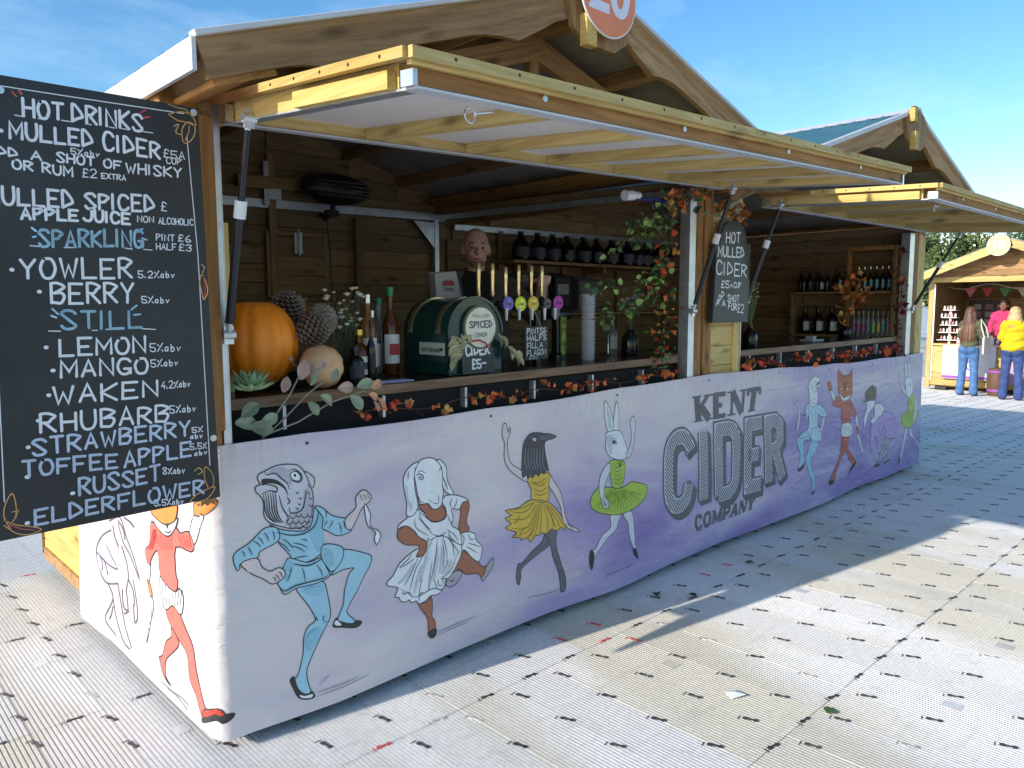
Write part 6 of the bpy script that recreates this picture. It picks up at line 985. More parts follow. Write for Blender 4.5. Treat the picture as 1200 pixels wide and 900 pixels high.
for (x,z,r_,col,nm) in ((1.615,1.512,.034,(.20,.14,.55),'purple'),(1.70,1.510,.037,(.60,.70,.03),'lime'),(1.79,1.512,.037,(.80,.48,.04),'yellow'),(1.893,1.512,.026,(.10,.12,.11),'grey'),(1.975,1.517,.036,(.52,.05,.40),'magenta')):
    b=MB(); b.tube([(x,.285,z),(x,.292,z)],r_,20); bd=ob('tap_badge',b,mat('badge_'+nm,col,.4,0,.06,20),tp,True); bd['label']=nm+' round cider badge'
    b=MB(); b.tube([(x,.2835,z+.003),(x,.2845,z+.003)],r_*.62,16); ob('badge_centre',b,mat('badge_in_'+nm,tuple(min(1,q*1.3+.08) for q in col),.5,0,.3,60),bd)
    b=MB(); write(b,'CIDER',x-r_*.5,z-.007,x+r_*.5,z-.007,.012,.0018,lambda a,c_,o:(a,.283-o,c_),.0002); ob('badge_lettering',b,mat('ink_black',(.02,.02,.02),.6),bd)
# T shaped font
t=thing('beer_font','black T shaped beer font with a lime strip reading vintage down its column','tap',(2.2,.5,ZC(2.2)))
b=MB(); b.lathe([(.05,0),(.05,.02),(.035,.03),(.032,.24)],(2.2,.5,ZC(2.2)),16); b.tube([(2.1,.5,1.455),(2.3,.5,1.455)],.03,14); ob('column',b,mat('black_gloss',(.02,.02,.022),.15),t,True)
b=MB(); b.box(2.175,2.225,.455,.4605,ZC(2.2)+.03,1.44); st=ob('lime_strip',b,mat('lime_strip',(.10,.14,.02),.5,0,.2,30),t)
b=MB()
for i,ch in enumerate('VINTAGECIDER'): write(b,ch,2.187,1.422-i*.0175,2.213,1.422-i*.0175,.012,.0035,lambda a,c_,o:(a,.455-o,c_),.0006)
ob('strip_lettering',b,mat('lime_ink',(.62,.78,.10),.5),st)
b=MB(); b.tube([(2.14,.462,1.46),(2.14,.456,1.46)],.034,20); bd=ob('tap_badge',b,mat('badge_grey2',(.12,.14,.15),.4),t,True); b=MB(); b.tube([(2.14,.4555,1.46),(2.14,.4545,1.46)],.022,16); ob('badge_centre',b,mat('badge_pale',(.45,.47,.5),.5,0,.3,60),bd)
# flagon price card
t=thing('price_card','black square chalk card for pints and flagons hung under the taps','sign',(1.8,.27,1.25)); b=MB(); X0,Z0=1.705,1.232
b.box(X0,X0+.165,.262,.27,Z0,Z0+.165); ob('card',b,M_CB,t); b=MB(); fc=lambda x,z,o:(x,.262-o,z)
for s_,z in (('PINTS&',.128),('HALFS',.094),('FILL',.056),('FLAGON',.020)): write(b,s_,X0+.015,Z0+z,X0+(.15 if s_!='FILL' else .09),Z0+z+.004,.026,.0048,fc,.001)
write(b,'A',X0+.105,Z0+.06,X0+.125,Z0+.06,.024,.0045,fc,.001); write(b,'£20',X0+.03,Z0+.003,X0+.09,Z0+.003,.012,.002,fc,.001); ob('chalk_word',b,CHK['w'],t)
b=MB(); b.tube([(X0+.045,.266,Z0+.165),(X0+.07,.30,1.49)],.0015,4); b.tube([(X0+.12,.266,Z0+.165),(X0+.095,.30,1.49)],.0015,4); ob('string',b,mat('string',(.55,.45,.3),.8),t)
# stacked plastic cups
t=thing('cup_stack','tall stack of clear plastic cups on the counter near the ivy','cups',(2.17,.25,ZC(2.17))); 
M_CUP=mat('clear_cup_plastic',(.80,.82,.84),.12,0,.03,5,trans=.55)
for i in range(18):
    z=ZC(2.17)+i*.0195; b=MB(); b.lathe([(.031,0),(.040,.019),(.042,.0192),(.042,.0212),(.039,.0212),(.030,.002)],(2.17,.25,z),16); ob('cup',b,M_CUP,t,True)
# jug of dried flowers and bottle near ivy
bottle('glass_jug','dark swing top jug holding dried flowers on the counter by the ivy',(2.60,.30,ZC(2.6)),.17,.05,G_DRK,None,C_BLK,'flagon')
bottle('water_bottle','clear bottle half hidden left of the dried flower jug',(2.63,.45,ZC(2.6)),.22,.028,G_CLR,P_WH,WHT(),'wine')
flowers('dried_flowers','grey green dried flower stems standing in the dark jug by the ivy',(2.60,.30,ZC(2.6)+.15),.22,22,42,[(.42,.48,.42),(.35,.25,.24),(.5,.5,.45)],.09)
bottle('glass_jug','small dark jug of wildflowers at the left end of the second counter',(3.80,.20,1.216),.15,.05,G_DRK,None,C_BLK,'flagon')
flowers('dried_flowers','yellow and pink wildflowers in the jug at the left end of the second counter',(3.80,.20,1.35),.30,30,43,[(.55,.42,.08),(.42,.18,.14),(.30,.30,.10),(.6,.5,.4)],.07)
# copper leaf bouquet
bottle('dark_bottle','dark bottle holding the copper leaf bouquet on the second counter',(5.58,.30,1.222),.13,.05,G_DRK,None,C_BLK,'wine')
t=thing('leaf_bouquet','bouquet of copper and orange leaves on the second counter','leaves',(5.58,.30,1.34)); r=vary(61)
b=MB(); b.tube([(5.58,.30,1.30),(5.62,.30,1.45),(5.66,.3,1.6)],.004,5); ob('stem',b,mat('garland_stem',(.10,.06,.03),.8),t)
for i in range(80):
    a=r.uniform(0,6.28); e_=r.uniform(-1,1.3); q=r.uniform(.5,1)*.16; p=(5.66+q*math.cos(a)*math.cos(e_),.3+q*math.sin(a)*math.cos(e_)*.8,1.62+q*math.sin(e_)) if i<62 else (5.5+r.uniform(-.07,.07),.27,1.42+r.uniform(-.08,.07))
    inst('leaf',LM[r.choice(['copper','copper','rust','orange','amber'])],p,(r.uniform(0,3),r.uniform(-.8,.8),r.uniform(0,6.28)),r.uniform(.7,1.2),t)
b=MB(); b.box(4.75,4.95,.2,.3,1.222,1.235); b.box(4.8,4.86,.22,.28,1.236,1.26); tag(ob('cash_tray',b,mat('grey_tray',(.35,.36,.38),.5),loc=(4.85,.25,1.22)),'grey tray with a small box on the second counter','tray')
# ================= back shelves =================
sh=thing('wall_shelf','timber shelf of black flagons on the rear wall above the taps','shelf',(4.6,2.3,1.85)); 
b=MB(); b.box(3.42,5.95,2.12,2.39,1.855,1.88); ob('shelf_board',b,W('BRN','x'),sh)
for x in (3.6,4.6,5.6): b=MB(); b.box(x,x+.03,2.14,2.39,1.80,1.854); b.box(x,x+.03,2.36,2.39,1.6,1.80); ob('shelf_bracket',b,W('INT','z'),sh)
f0=bottle('flagon','black glass flagon standing in the row on the rear shelf',(3.60,2.22,1.881),.235,.075,G_DRK,mat('flagon_label',(.10,.10,.11),.5,0,.3,40),C_BLK,'flagon',None,'black flagons on the rear shelf')
ORD='first second third fourth fifth sixth seventh eighth ninth tenth eleventh twelfth thirteenth fourteenth fifteenth sixteenth seventeenth eighteenth nineteenth twentieth twenty-first twenty-second twenty-third twenty-fourth'.split()
fx=[3.60,3.80,4.0,4.2,4.4,4.6,4.83,5.05,5.22,5.38,5.55,5.72]
for i,x in enumerate(fx[1:]):
    c_=copy_tree(f0); c_.location=(x,2.22+.01*(i%3),1.881); c_.rotation_euler=(0,0,.3*((i*7)%5-2)); c_['label']=ORD[i+1]+' black flagon from the left on the rear shelf'
f0['label']='first black flagon from the left on the rear shelf, by the barman'
for i,(x,w_,z0,z1,col,lab) in enumerate(((3.55,.10,1.66,1.80,(.10,.10,.10),'grey dark display box furthest left under the flagon shelf'),(4.02,.20,1.50,1.79,(.055,.055,.06),'black carton of bottles under the flagon shelf'),(4.36,.26,1.46,1.77,(.20,.19,.18),'grey cardboard bottle carrier under the flagon shelf'),(3.76,.15,1.52,1.78,(.13,.13,.12),'narrow grey carton between the two larger boxes and the barman'))):
    t=thing('bottle_carton',lab,'box',(x,2.2,z0)); b=MB(); b.box(x-w_/2,x+w_/2,2.12,2.3,z0,z1-.05); ob('carton_body',b,mat('carton_'+str(i),col,.8,0,.2,20),t)
    b=MB(); b.add([(x-w_/2,2.12,z1-.05),(x+w_/2,2.12,z1-.05),(x+w_/2,2.3,z1-.05),(x-w_/2,2.3,z1-.05),(x-w_/2+.02,2.21,z1),(x+w_/2-.02,2.21,z1)],[(0,1,5,4),(1,2,5),(2,3,4,5),(3,0,4)]); ob('carton_top',b,mat('carton_'+str(i),col,.8),t)
    b=MB(); b.box(x-w_*.35,x+w_*.35,2.117,2.119,z0+.1,z1-.1); lb=ob('carton_label',b,mat('carton_print',(.35,.34,.33),.7,0,.4,50),t)
    for k in range(3): b=MB(); b.box(x-w_*.3+k*w_*.22,x-w_*.3+k*w_*.22+w_*.12,2.1195,2.1215-.0035,z0+.02,z0+.09); ob('carton_window',b,P_DK,t)
b=MB(); b.box(3.42,5.95,2.14,2.39,1.42,1.44); s2=thing('wall_shelf','lower rear shelf holding the grey cartons behind the taps','shelf',(4.6,2.3,1.42)); ob('shelf_board',b,W('BRN','x'),s2)
# shelves on the far side wall of the second chalet
rk=thing('shelf_rack','timber rack of bottles on the far side wall of the second chalet','rack',(6.2,.55,1.2))
for z in (1.224,1.625): b=MB(); b.box(6.12,6.355,.12,1.06,z-.018,z); ob('shelf_board',b,W('BRN','y'),rk)
for y in (.12,.52,1.05): b=MB(); b.box(6.12,6.35,y-.012,y+.012,1.0,1.60 if y>.2 else 2.02); ob('upright',b,W('INT','z'),rk)
b=MB(); b.box(6.12,6.15,.50,.525,1.626,2.02); b.box(6.12,6.15,.133,.50,1.985,2.02); ob('frame',b,W('ORG','z'),rk)
cols=[('pink',(.62,.14,.30)),('pink',(.62,.14,.30)),('magenta',(.48,.10,.38)),('teal',(.06,.35,.38)),('lime',(.55,.65,.08)),('yellow',(.70,.62,.08)),('teal',(.06,.35,.38)),('pink',(.62,.14,.30))]
for i in range(8):
    cn,cv=cols[i]; bottle('cider_bottle',f'{cn} labelled bottle, '+['first','second','third','fourth','fifth','sixth','seventh','last'][i]+' from the left in the bright lower row',(6.17,.47-i*.043,1.2255),.235,.019,G_CLR,mat('lab_'+cn,cv,.5),C_BLK,'wine')
for i in range(3):
    bottle('cider_bottle',['dark flagon nearest the left end of the lower rack','middle dark flagon on the left half of the lower rack','dark flagon beside the bouquet on the lower rack'][i],(6.2,.95-i*.13,1.2255),.25,.05,G_DRK,P_WH,C_BLK,'wine')
g0=bottle('cider_bottle','dark bottle with pale label in the upper rack row',(6.19,1.0,1.6265),.2,.026,G_DRK,mat('lab_grey',(.42,.42,.42),.5),C_BLK,'wine',None,'dark bottles on the upper rack')
for i in range(1,9): c_=copy_tree(g0); c_.location=(6.19-.02*((i*5)%3),1.0-i*.056+.006*((i*7)%3),1.6265); c_.rotation_euler=(0,0,.5*((i*3)%4)); c_.scale=(1,1,.9+.06*((i*5)%4)); c_['label']=ORD[i]+' dark bottle from the left in the upper rack row'
g0['label']='first dark bottle from the left in the upper rack row'
t0=bottle('cider_bottle','teal labelled bottle inside the open frame on the upper rack',(6.19,.45,1.6265),.21,.02,G_DRK,mat('lab_teal2',(.2,.45,.45),.5),C_SIL,'wine',None,'bottles inside the rack frame')
for i in range(1,6): c_=copy_tree(t0); c_.location=(6.19,.45-i*.052,1.6265); c_['label']=ORD[i]+' teal labelled bottle from the left inside the rack frame'
t0['label']='first teal labelled bottle from the left inside the rack frame'
# heater
ht=thing('patio_heater','black oval electric heater hanging under the roof at the rear of the nearest chalet','heater',(1.84,2.2,2.2)); b=MB(); b.sphere((1.84,2.22,2.29),1,24,12,0,(.265,.10,.105)); ob('heater_shell',b,mat('heater_black',(.018,.018,.02),.35,0,.1,8),ht,True)
for k in range(5): b=MB(); z=2.235+k*.024; w_=.22*math.sqrt(max(.1,1-((z-2.29)/.1)**2)); b.tube([(1.84-w_,2.128,z-.0),(1.84+w_,2.128,z)],.004,6); ob('guard_bar',b,mat('grille_steel',(.10,.10,.11),.3,.8),ht)
b=MB(); b.tube([(1.82,2.22,2.20),(1.80,2.22,2.13),(1.80,2.3,2.1),(1.80,2.36,2.13)],.018,8); b.box(1.76,1.84,2.19,2.25,2.11,2.15); ob('heater_bracket',b,BLK(),ht)
b=MB(); b.tube([(1.74,2.2,2.12),(1.77,2.2,1.9),(1.80,2.25,1.7),(1.83,2.25,1.5),(1.90,2.3,1.3)],.005,6); ob('cable',b,BLK(),ht,True)
# bulb holder and fairy wire
t=thing('lamp_holder','white lamp holder with blue wire at the top of the ivy','lamp',(2.28,.03,2.06)); b=MB(); b.tube([(2.19,.03,2.058),(2.26,.03,2.065)],.026,14); b.tube([(2.26,.03,2.065),(2.31,.03,2.07)],.019,12); ob('holder',b,WHT(),t,True)
b=MB(); b.tube([(2.31+.012*i,.02+.01*math.sin(i*1.7),2.055+.014*math.sin(i*2.1)) for i in range(22)],.004,5); ob('wire',b,mat('blue_wire',(.03,.06,.35),.4),t)
# bag on the urn
t=thing('paper_bag','grey paper bag with a red apple print standing behind the green urn','bag',(1.44,.5,ZC(1.4))); b=MB(); b.add([(1.345,.50,1.42),(1.50,.50,1.42),(1.36,.56,1.42),(1.50,.56,1.42),(1.325,.49,1.655),(1.455,.49,1.672),(1.345,.57,1.665),(1.47,.57,1.672),(1.52,.52,1.53)],[(0,1,5,4),(2,6,7,3),(0,4,6,2),(1,8,5),(8,3,7,5),(0,2,3,1),(1,3,8)]); ob('bag_paper',b,mat('grey_paper',(.34,.32,.31),.85,0,.12,15,.3,30),t)
b=MB(); b.prism([(-.034,.0),(-.03,.018),(-.012,.026),(0,.02),(.012,.026),(.03,.018),(.034,0)],lambda u,v:(1.405+u,.482,1.60+v),lambda u,v:(1.405+u,.487,1.60+v)); ob('apple_print',b,mat('apple_red',(.36,.03,.03),.6),t)
b=MB(); write(b,'CIDER',1.375,1.575,1.435,1.575,.013,.002,lambda a,c_,o:(a,.4835-o,c_),.0002); ob('bag_lettering',b,mat('ink_black',(.02,.02,.02),.6),t)
b=MB(); b.box(1.34,1.50,.50,.58,ZC(1.4)+.001,1.42); tag(ob('stock_box',b,mat('dark_box',(.03,.03,.035),.7),loc=(1.42,.54,1.2)),'dark box behind the green urn that the paper bag rests on','box')
b=MB(); b.beam((.215,.3,1.16),(.215,.3,1.80),(.016,0,0),(0,.012,0),.003); tag(ob('sunlit_door_strip',b,W('PALE','z'),loc=(.215,.3,1.16)),'pale upright strip coloured as a sunlit side door behind the left gas strut','batten')  # pale timber stands in for sunlight on the open side door
# ================= people =================
def blob(name,caps,ells,vox,m,parent,smooth=4,extra=None,decim=0):
    """one continuous surface from tapered limbs and ellipsoids, merged by voxel remesh"""
    b=MB()
    for a,c_,ra,rb in caps:
        a,c_=Vector(a),Vector(c_); b.tube([a,c_],[ra,rb],14); b.sphere(a,ra,12,8); b.sphere(c_,rb,12,8)
    for e in ells:
        c_,sc=e[0],e[1]; rot=e[2] if len(e)>2 else None
        q=MB(); q.sphere((0,0,0),1,18,12,0,sc)
        Rm=Matrix.Rotation(rot[2],3,'Z')@Matrix.Rotation(rot[1],3,'Y')@Matrix.Rotation(rot[0],3,'X') if rot else Matrix.Identity(3)
        b.add([Rm@Vector(v)+Vector(c_) for v in q.v],q.f)
    me=mesh('tmp',b,m); o=bpy.data.objects.new('tmp',me); COL.objects.link(o)
    md=o.modifiers.new('r','REMESH'); md.mode='VOXEL'; md.voxel_size=vox; md.use_smooth_shade=True
    ms=o.modifiers.new('s','SMOOTH'); ms.factor=.5; ms.iterations=smooth
    if decim: dc=o.modifiers.new('d','DECIMATE'); dc.ratio=decim
    dg=bpy.context.evaluated_depsgraph_get(); dg.update(); me2=bpy.data.meshes.new_from_object(o.evaluated_get(dg)); bpy.data.objects.remove(o)
    me2.name=name; me2.materials.clear(); me2.materials.append(m)
    me2.polygons.foreach_set('use_smooth',[True]*len(me2.polygons))
    if extra:
        for v in me2.vertices: v.co=extra(v.co)
    r_=bpy.data.objects.new(name,me2); COL.objects.link(r_); r_.parent=parent; return r_
def head_parts(hx,hy,hz,s=1):
    """head facing -y, centre of skull at (hx,hy,hz)"""
    E_=[((hx,hy+.008,hz+.02),(.076*s,.095*s,.098*s)),((hx,hy-.02,hz-.045),(.060*s,.068*s,.068*s)),((hx,hy-.055,hz-.088),(.030*s,.026*s,.024*s)),
        ((hx,hy-.098*s,hz-.022),(.0125,.018,.022)),((hx,hy-.103*s,hz-.033),(.016,.013,.010)),((hx,hy-.080*s,hz+.022),(.052,.014,.011)),((hx-.036,hy-.072,hz-.032),(.020,.016,.018)),((hx+.036,hy-.072,hz-.032),(.020,.016,.018)),
        ((hx,hy-.085*s,hz-.062),(.024,.013,.005)),((hx,hy-.083*s,hz-.070),(.020,.013,.006)),((hx-.078*s,hy+.01,hz-.01),(.010,.020,.032)),((hx+.078*s,hy+.01,hz-.01),(.010,.020,.032))]
    return E_
def face_bits(t,hx,hy,hz,lips=(.52,.20,.16),brow=(.12,.07,.04)):
    for sx in (-1,1):
        b=MB(); b.sphere((hx+sx*.031,hy-.0685,hz-.002),.0125,12,8); ob('eye',b,mat('eye_white',(.42,.38,.36),.2),t,True)
        b=MB(); b.sphere((hx+sx*.031,hy-.0785,hz-.002),.0062,10,6); ob('iris',b,mat('iris',(.03,.03,.04),.1),t,True)
        b=MB(); b.tube([(hx+sx*.014,hy-.089,hz+.022),(hx+sx*.032,hy-.091,hz+.027),(hx+sx*.05,hy-.078,hz+.020)],[.003,.004,.002],6); ob('eyebrow',b,mat('brow_'+str(brow),brow,.9),t,True)
    b=MB(); b.tube([(hx-.024,hy-.090,hz-.064),(hx,hy-.099,hz-.066),(hx+.024,hy-.090,hz-.064)],[.003,.006,.003],8); ob('lips',b,mat('lips_'+str(lips),lips,.5),t,True)
def hand(c_,fw,up,side,curl=.5,s=1):
    """palm ellipsoid capsules plus five bent fingers; fw = finger direction, up = back of hand normal, side towards thumb"""
    c_,fw,up,side=Vector(c_),Vector(fw).normalized(),Vector(up).normalized(),Vector(side).normalized(); caps=[]
    for k,(o,L_) in enumerate(((.030,.070),(.010,.080),(-.010,.075),(-.030,.058))):
        a=c_+side*o*.75*s; k0=a+fw*.045*s; caps.append((tuple(a-fw*.03*s),tuple(k0),.016*s,.013*s))
        d1=(fw*math.cos(curl)-up*math.sin(curl)); d2=(fw*math.cos(curl*2.1)-up*math.sin(curl*2.1)); d3=(fw*math.cos(curl*3)-up*math.sin(curl*3)); p1=k0+d1*L_*.45*s; p2=p1+d2*L_*.32*s; p3=p2+d3*L_*.25*s
        caps+=[(tuple(k0),tuple(p1),.0105*s,.009*s),(tuple(p1),tuple(p2),.009*s,.008*s),(tuple(p2),tuple(p3),.008*s,.0065*s)]
    a=c_+side*.028*s-fw*.015*s; b_=a+(side*.8+fw*.5-up*.3).normalized()*.035*s; d=b_+(fw*.8-up*.6+side*.1).normalized()*.035*s
    caps+=[(tuple(a),tuple(b_),.014*s,.011*s),(tuple(b_),tuple(d),.011*s,.008*s)]; return caps
SKIN=mat('skin',(.74,.43,.32),.5,0,.08,14); SKIN2=mat('deep_skin',(.24,.11,.07),.5,0,.08,14)
def finish(t,rot):
    t.rotation_euler=(0,0,rot)
# ---- barman (built facing -y at the origin, then turned to face the camera) ----
bm=thing('person','bald barman in black tee shirt and open grey shirt behind the taps','person',(0,0,0))
hz=1.655
SH=[(-.19,.01,1.43),(.19,.01,1.43)]; EL_=[(-.27,.02,1.14),(.33,-.25,1.24)]; HA=[(-.24,-.2,.98),(.30,-.50,1.42)]
caps=[((0,.01,1.52),(0,.005,1.62),.054,.052),((-.1,.02,.95),(-.11,.0,.5),.088,.062),((-.11,0,.5),(-.12,.03,.1),.058,.04),((.1,.02,.95),(.11,.0,.5),.088,.062),((.11,0,.5),(.12,.03,.1),.058,.04),
 ((-.12,.03,.06),(-.13,-.10,.04),.045,.035),((.12,.03,.06),(.13,-.10,.04),.045,.035)]
for i in (0,1): caps+=[(SH[i],EL_[i],.052,.041),(EL_[i],HA[i],.040,.027)]
ells=[((0,.02,1.35),(.175,.11,.17)),((0,.02,1.12),(.165,.115,.22)),((0,.02,.97),(.17,.12,.13)),((0,.02,1.46),(.19,.08,.07))]+head_parts(0,-.015,hz,1.02)
caps+=hand((.30,-.55,1.455),(-.1,-1,.3),(.25,0,1),(-1,0,.1),1.0); caps+=hand((-.235,-.25,.955),(.1,-1,-.3),(-1,0,.2),(.2,0,1),.35)
blob('body',caps,ells,.0065,SKIN,bm,3)
blob('tee_shirt',[((-.16,.01,1.43),(.16,.01,1.43),.075,.075)],[((0,.01,1.485),(.12,.075,.05)),((0,.015,1.36),(.185,.122,.165)),((0,.02,1.14),(.178,.128,.22)),((0,.02,.98),(.18,.13,.10))],.012,mat('black_tee',(.02,.02,.024),.85),bm)
sc_=[];
for i in (0,1): m_=Vector(EL_[i])*.45+Vector(HA[i])*.55; sc_+=[(SH[i],EL_[i],.070,.058),(EL_[i],tuple(m_),.056,.046)]
sd2=[((s_*.125,.02,1.34),(.085,.135,.17)) for s_ in (-1,1)]+[((s_*.12,.03,1.10),(.09,.14,.24)) for s_ in (-1,1)]+[((s_*.13,.01,1.45),(.085,.08,.05)) for s_ in (-1,1)]+[((0,.09,1.2),(.16,.07,.28)),((-.10,.025,1.495),(.075,.07,.045)),((.10,.025,1.495),(.075,.07,.045)),((0,.07,1.51),(.10,.035,.05))]
blob('open_shirt',sc_,sd2,.012,mat('grey_overshirt',(.15,.13,.12),.9,0,.2,20),bm)
blob('trousers',[((-.1,.02,.93),(-.11,.0,.5),.10,.078),((-.11,0,.5),(-.12,.03,.12),.076,.062),((.1,.02,.93),(.11,.0,.5),.10,.078),((.11,0,.5),(.12,.03,.12),.076,.062)],[((0,.02,.95),(.185,.135,.11))],.014,mat('dark_jeans',(.03,.035,.06),.9),bm)
face_bits(bm,0,-.015,hz)
b=MB(); b.sphere((0,-.060,hz-.082),1,16,10,0,(.047,.040,.030)); o=ob('stubble',b,mat('grey_stubble',(.42,.26,.20),.95,0,.3,80),bm,True)
b=MB(); 
for i in range(9): a=i*.7; b.tube([(.02*math.cos(a),-.128,1.33+.02*math.sin(a)),(.045*math.cos(a+.4),-.126,1.33+.04*math.sin(a+.4))],.004,4)
ob('shirt_print',b,mat('grey_print',(.4,.4,.4),.8),bm)
bm.location=(2.17,1.16,.13); bm.rotation_euler=(0,0,math.atan2(-1,-1)+math.pi/2+.18)
bm.scale=(1.04,1.04,1.04)
# ---- shoppers at the far stall (built facing +x, seen from behind) ----
GZ=gz(14.6)
def shopper(label,loc,rot,top,topcol,legcol,hair,haircol,hlen,coat,scale=1.0,bag=None,skin=None,look=0):
    t=thing('person',label,'person',(0,0,0)); sk=skin or SKIN
    SH=[(-.142,.01,1.36),(.142,.01,1.36)]; EL_=[(-.205,.0,1.10),(.20,-.05,1.11)]; HA=[(-.15,-.20,.98),(.13,-.24,1.05)]
    caps=[((0,.01,1.42),(0,.0,1.50),.048,.046),((-.085,.02,.88),(-.10,.0,.47),.085,.055),((-.10,0,.47),(-.115,.03,.09),.052,.036),((.085,.02,.88),(.10,.0,.47),.085,.055),((.10,0,.47),(.115,.03,.09),.052,.036),((-.115,.03,.05),(-.12,-.09,.035),.038,.03),((.115,.03,.05),(.12,-.09,.035),.038,.03)]
    for i in (0,1): caps+=[(SH[i],EL_[i],.045,.036),(EL_[i],HA[i],.034,.024)]
    for i,s_ in ((0,1),(1,-1)): caps+=hand((HA[i][0]*.95,-.27,1.01),(0,-1,.0),(0,.0,1),(s_,0,0),.4,.95)
    ells=[((0,.02,1.28),(.15,.10,.15)),((0,.02,1.08),(.135,.10,.16)),((0,.03,.92),(.165,.125,.13))]+head_parts(0,-.01,1.535,.95)
    blob('body',caps,ells,.010,sk,t,2)
    face_bits(t,0,-.01,1.535)
    # fitted top
    tc_=[]
    for i in (0,1): tc_+=[(SH[i],EL_[i],.056+coat*.4,.050+coat*.4),(EL_[i],tuple(Vector(HA[i])*.85+Vector(EL_[i])*.15),.052+coat*.3,.040+coat*.2)]
    zl=.82 if coat<.05 else .74
    blob(top,tc_,[((0,.02,1.29),(.146+coat,.115+coat*.6,.155)),((0,.02,1.08),(.135+coat*1.2,.12+coat,.20)),((0,.03,zl+.14),(.165+coat,.14+coat,.12)),((0,.02,1.40),(.12,.07,.05))],.012,mat(top+'_cloth_'+topcol[0],topcol[1],.9,0,.14,9,.35,22),t,3,lambda v:Vector((v.x+.007*math.sin(v.z*40+v.x*25)+.012*math.sin(v.z*4),v.y+.010*math.sin(v.z*36+v.x*22),v.z)))
    blob('jeans',[((-.085,.02,.86),(-.10,.0,.47),.096,.068),((-.10,0,.47),(-.12,.03,.08),.066,.075 if coat<.05 else .055),((.085,.02,.86),(.10,.0,.47),.096,.068),((.10,0,.47),(.12,.03,.08),.066,.075 if coat<.05 else .055)],[((-.06,.05,.88),(.10,.12,.11)),((.06,.05,.88),(.10,.12,.11))],.013,mat('denim_'+legcol[0],legcol[1],.9,0,.25,9,.2,40),t,2,lambda v:Vector((v.x,v.y+.005*math.sin(v.z*45),v.z)))
    for s_ in (-1,1): b=MB(); b.sphere((s_*.12,-.03,.03),1,14,8,0,(.045,.12,.04)); b.v=[(x,y,max(z,.0)) for x,y,z in b.v]; ob('shoe',b,mat('shoe_'+label[:3],(.16,.09,.06),.7),t,True)
    # hair: cap plus many locks
    hc=blob('hair',[],[((0,.018,1.578),(.090,.104,.096)),((0,-.035,1.612),(.062,.058,.042)),((0,.055,1.50),(.080,.062,.10)),((0,.10,1.50-hlen*.42),(.095,.055,.05+hlen*.52))],.010,mat('hair_'+hair,haircol,.45,0,.3,30,.5,60),t,2)
    r=vary(len(label)); b=MB()
    for i in range(110):
        a=r.uniform(-1.5,1.5)+math.pi/2; x,y=.085*math.cos(a),.02+.085*math.sin(a); L_=hlen*r.uniform(.8,1.15)+.1; q=r.uniform(-.02,.02)
        b.tube([(x*.7,y*.7+.01,1.62),(x,y,1.55),(x*1.2+q,y*1.05+.035,1.50-L_*.4),(x*1.1+q*2,y*.95+r.uniform(.03,.07),1.48-L_)],[.006,.009,.008,.002],5)
    ob('hair_locks',b,mat('hair_'+hair,haircol,.45),t,True)
    if bag:
        b=MB(); b.prism([(-.14,0),(.14,0),(.15,.30),(-.13,.31)],lambda u,v:(-.27,.02+u*.9,.80+v),lambda u,v:(-.31+.02*abs(u),.02+u,.80+v)); ob('tote_bag',b,mat('tote_canvas',(.68,.66,.60),.9,0,.08,12,.3,30),t)
        b=MB(); b.tube([(-.29,-.06,1.1),(-.25,-.03,1.3),(-.17,.0,1.43),(-.22,.09,1.3),(-.29,.12,1.1)],.012,6); ob('bag_strap',b,mat('tote_canvas',(.68,.66,.60),.9),t,True)
    if coat>.03:
        blob('hood',[],[((0,.10,1.38),(.12,.07,.075))],.012,mat(top+'_cloth_'+topcol[0],topcol[1],.9),t,2)
    t.location=loc; t.rotation_euler=(0,0,rot); t.scale=(scale,)*3; return t
w1=shopper('woman in olive jumper and flared jeans with a white tote bag',(14.6,1.80,GZ),math.pi/2-.1,'jumper',('olive',(.10,.105,.055)),('mid',(.09,.20,.42)),'brown',(.16,.075,.045),.36,.0,.97,True)
w2=shopper('woman in a bright yellow raincoat and dark blue jeans at the far stall',(14.35,1.06,GZ),math.pi/2+.15,'raincoat',('yellow',(.80,.56,.01)),('navy',(.05,.09,.24)),'blonde',(.50,.34,.16),.10,.045,.97)
w3=shopper('dark haired stallholder in pink facing us behind the far counter',(15.95,1.62,-.02),-math.pi/2+.05,'apron_top',('pink',(.62,.05,.16)),('black',(.02,.02,.03)),'dark',(.02,.012,.01),.08,.0,.98,None,SKIN2)
# ================= far stall number 18 =================
X8=15.4; Z8=gz(15.5)+.0
c8=thing('market_chalet','far sunlit timber chalet numbered 18 selling goods to the two shoppers','chalet',(X8,1.35,Z8))
y0_,y1_=-.20,2.80
def b8(nm,x0,x1,a,c_,z0,z1,m): b=MB(); b.box(x0,x1,a,c_,z0,z1); return ob(nm,b,m,c8)
fr=b8('front_wall',X8+.03,X8+.034,.02,2.72,Z8+.12,Z8+.86,W('PALE','y')); boards_y(fr,X8+.015,-.12,2.70,Z8+.10,Z8+.88,.13,'PALE',.02)
for y in (2.73,-.16): b=MB(); b.beam((X8+.02,y,Z8+.05),(X8+.02,y,1.95),(0,.045,0),(.035,0,0),.006); ob('corner_post',b,W('PALE','z'),c8)
b8('steel_angle',X8-.012,X8+.0,2.655,2.68,Z8+.2,1.90,GALV())
b8('counter_top',X8-.06,X8+.5,-.1,2.68,Z8+.885,Z8+.915,W('PALE','y'))
sw=b8('side_wall',X8+.05,X8+2.2,2.75,2.756,Z8+.1,2.0,W('INT','x'))
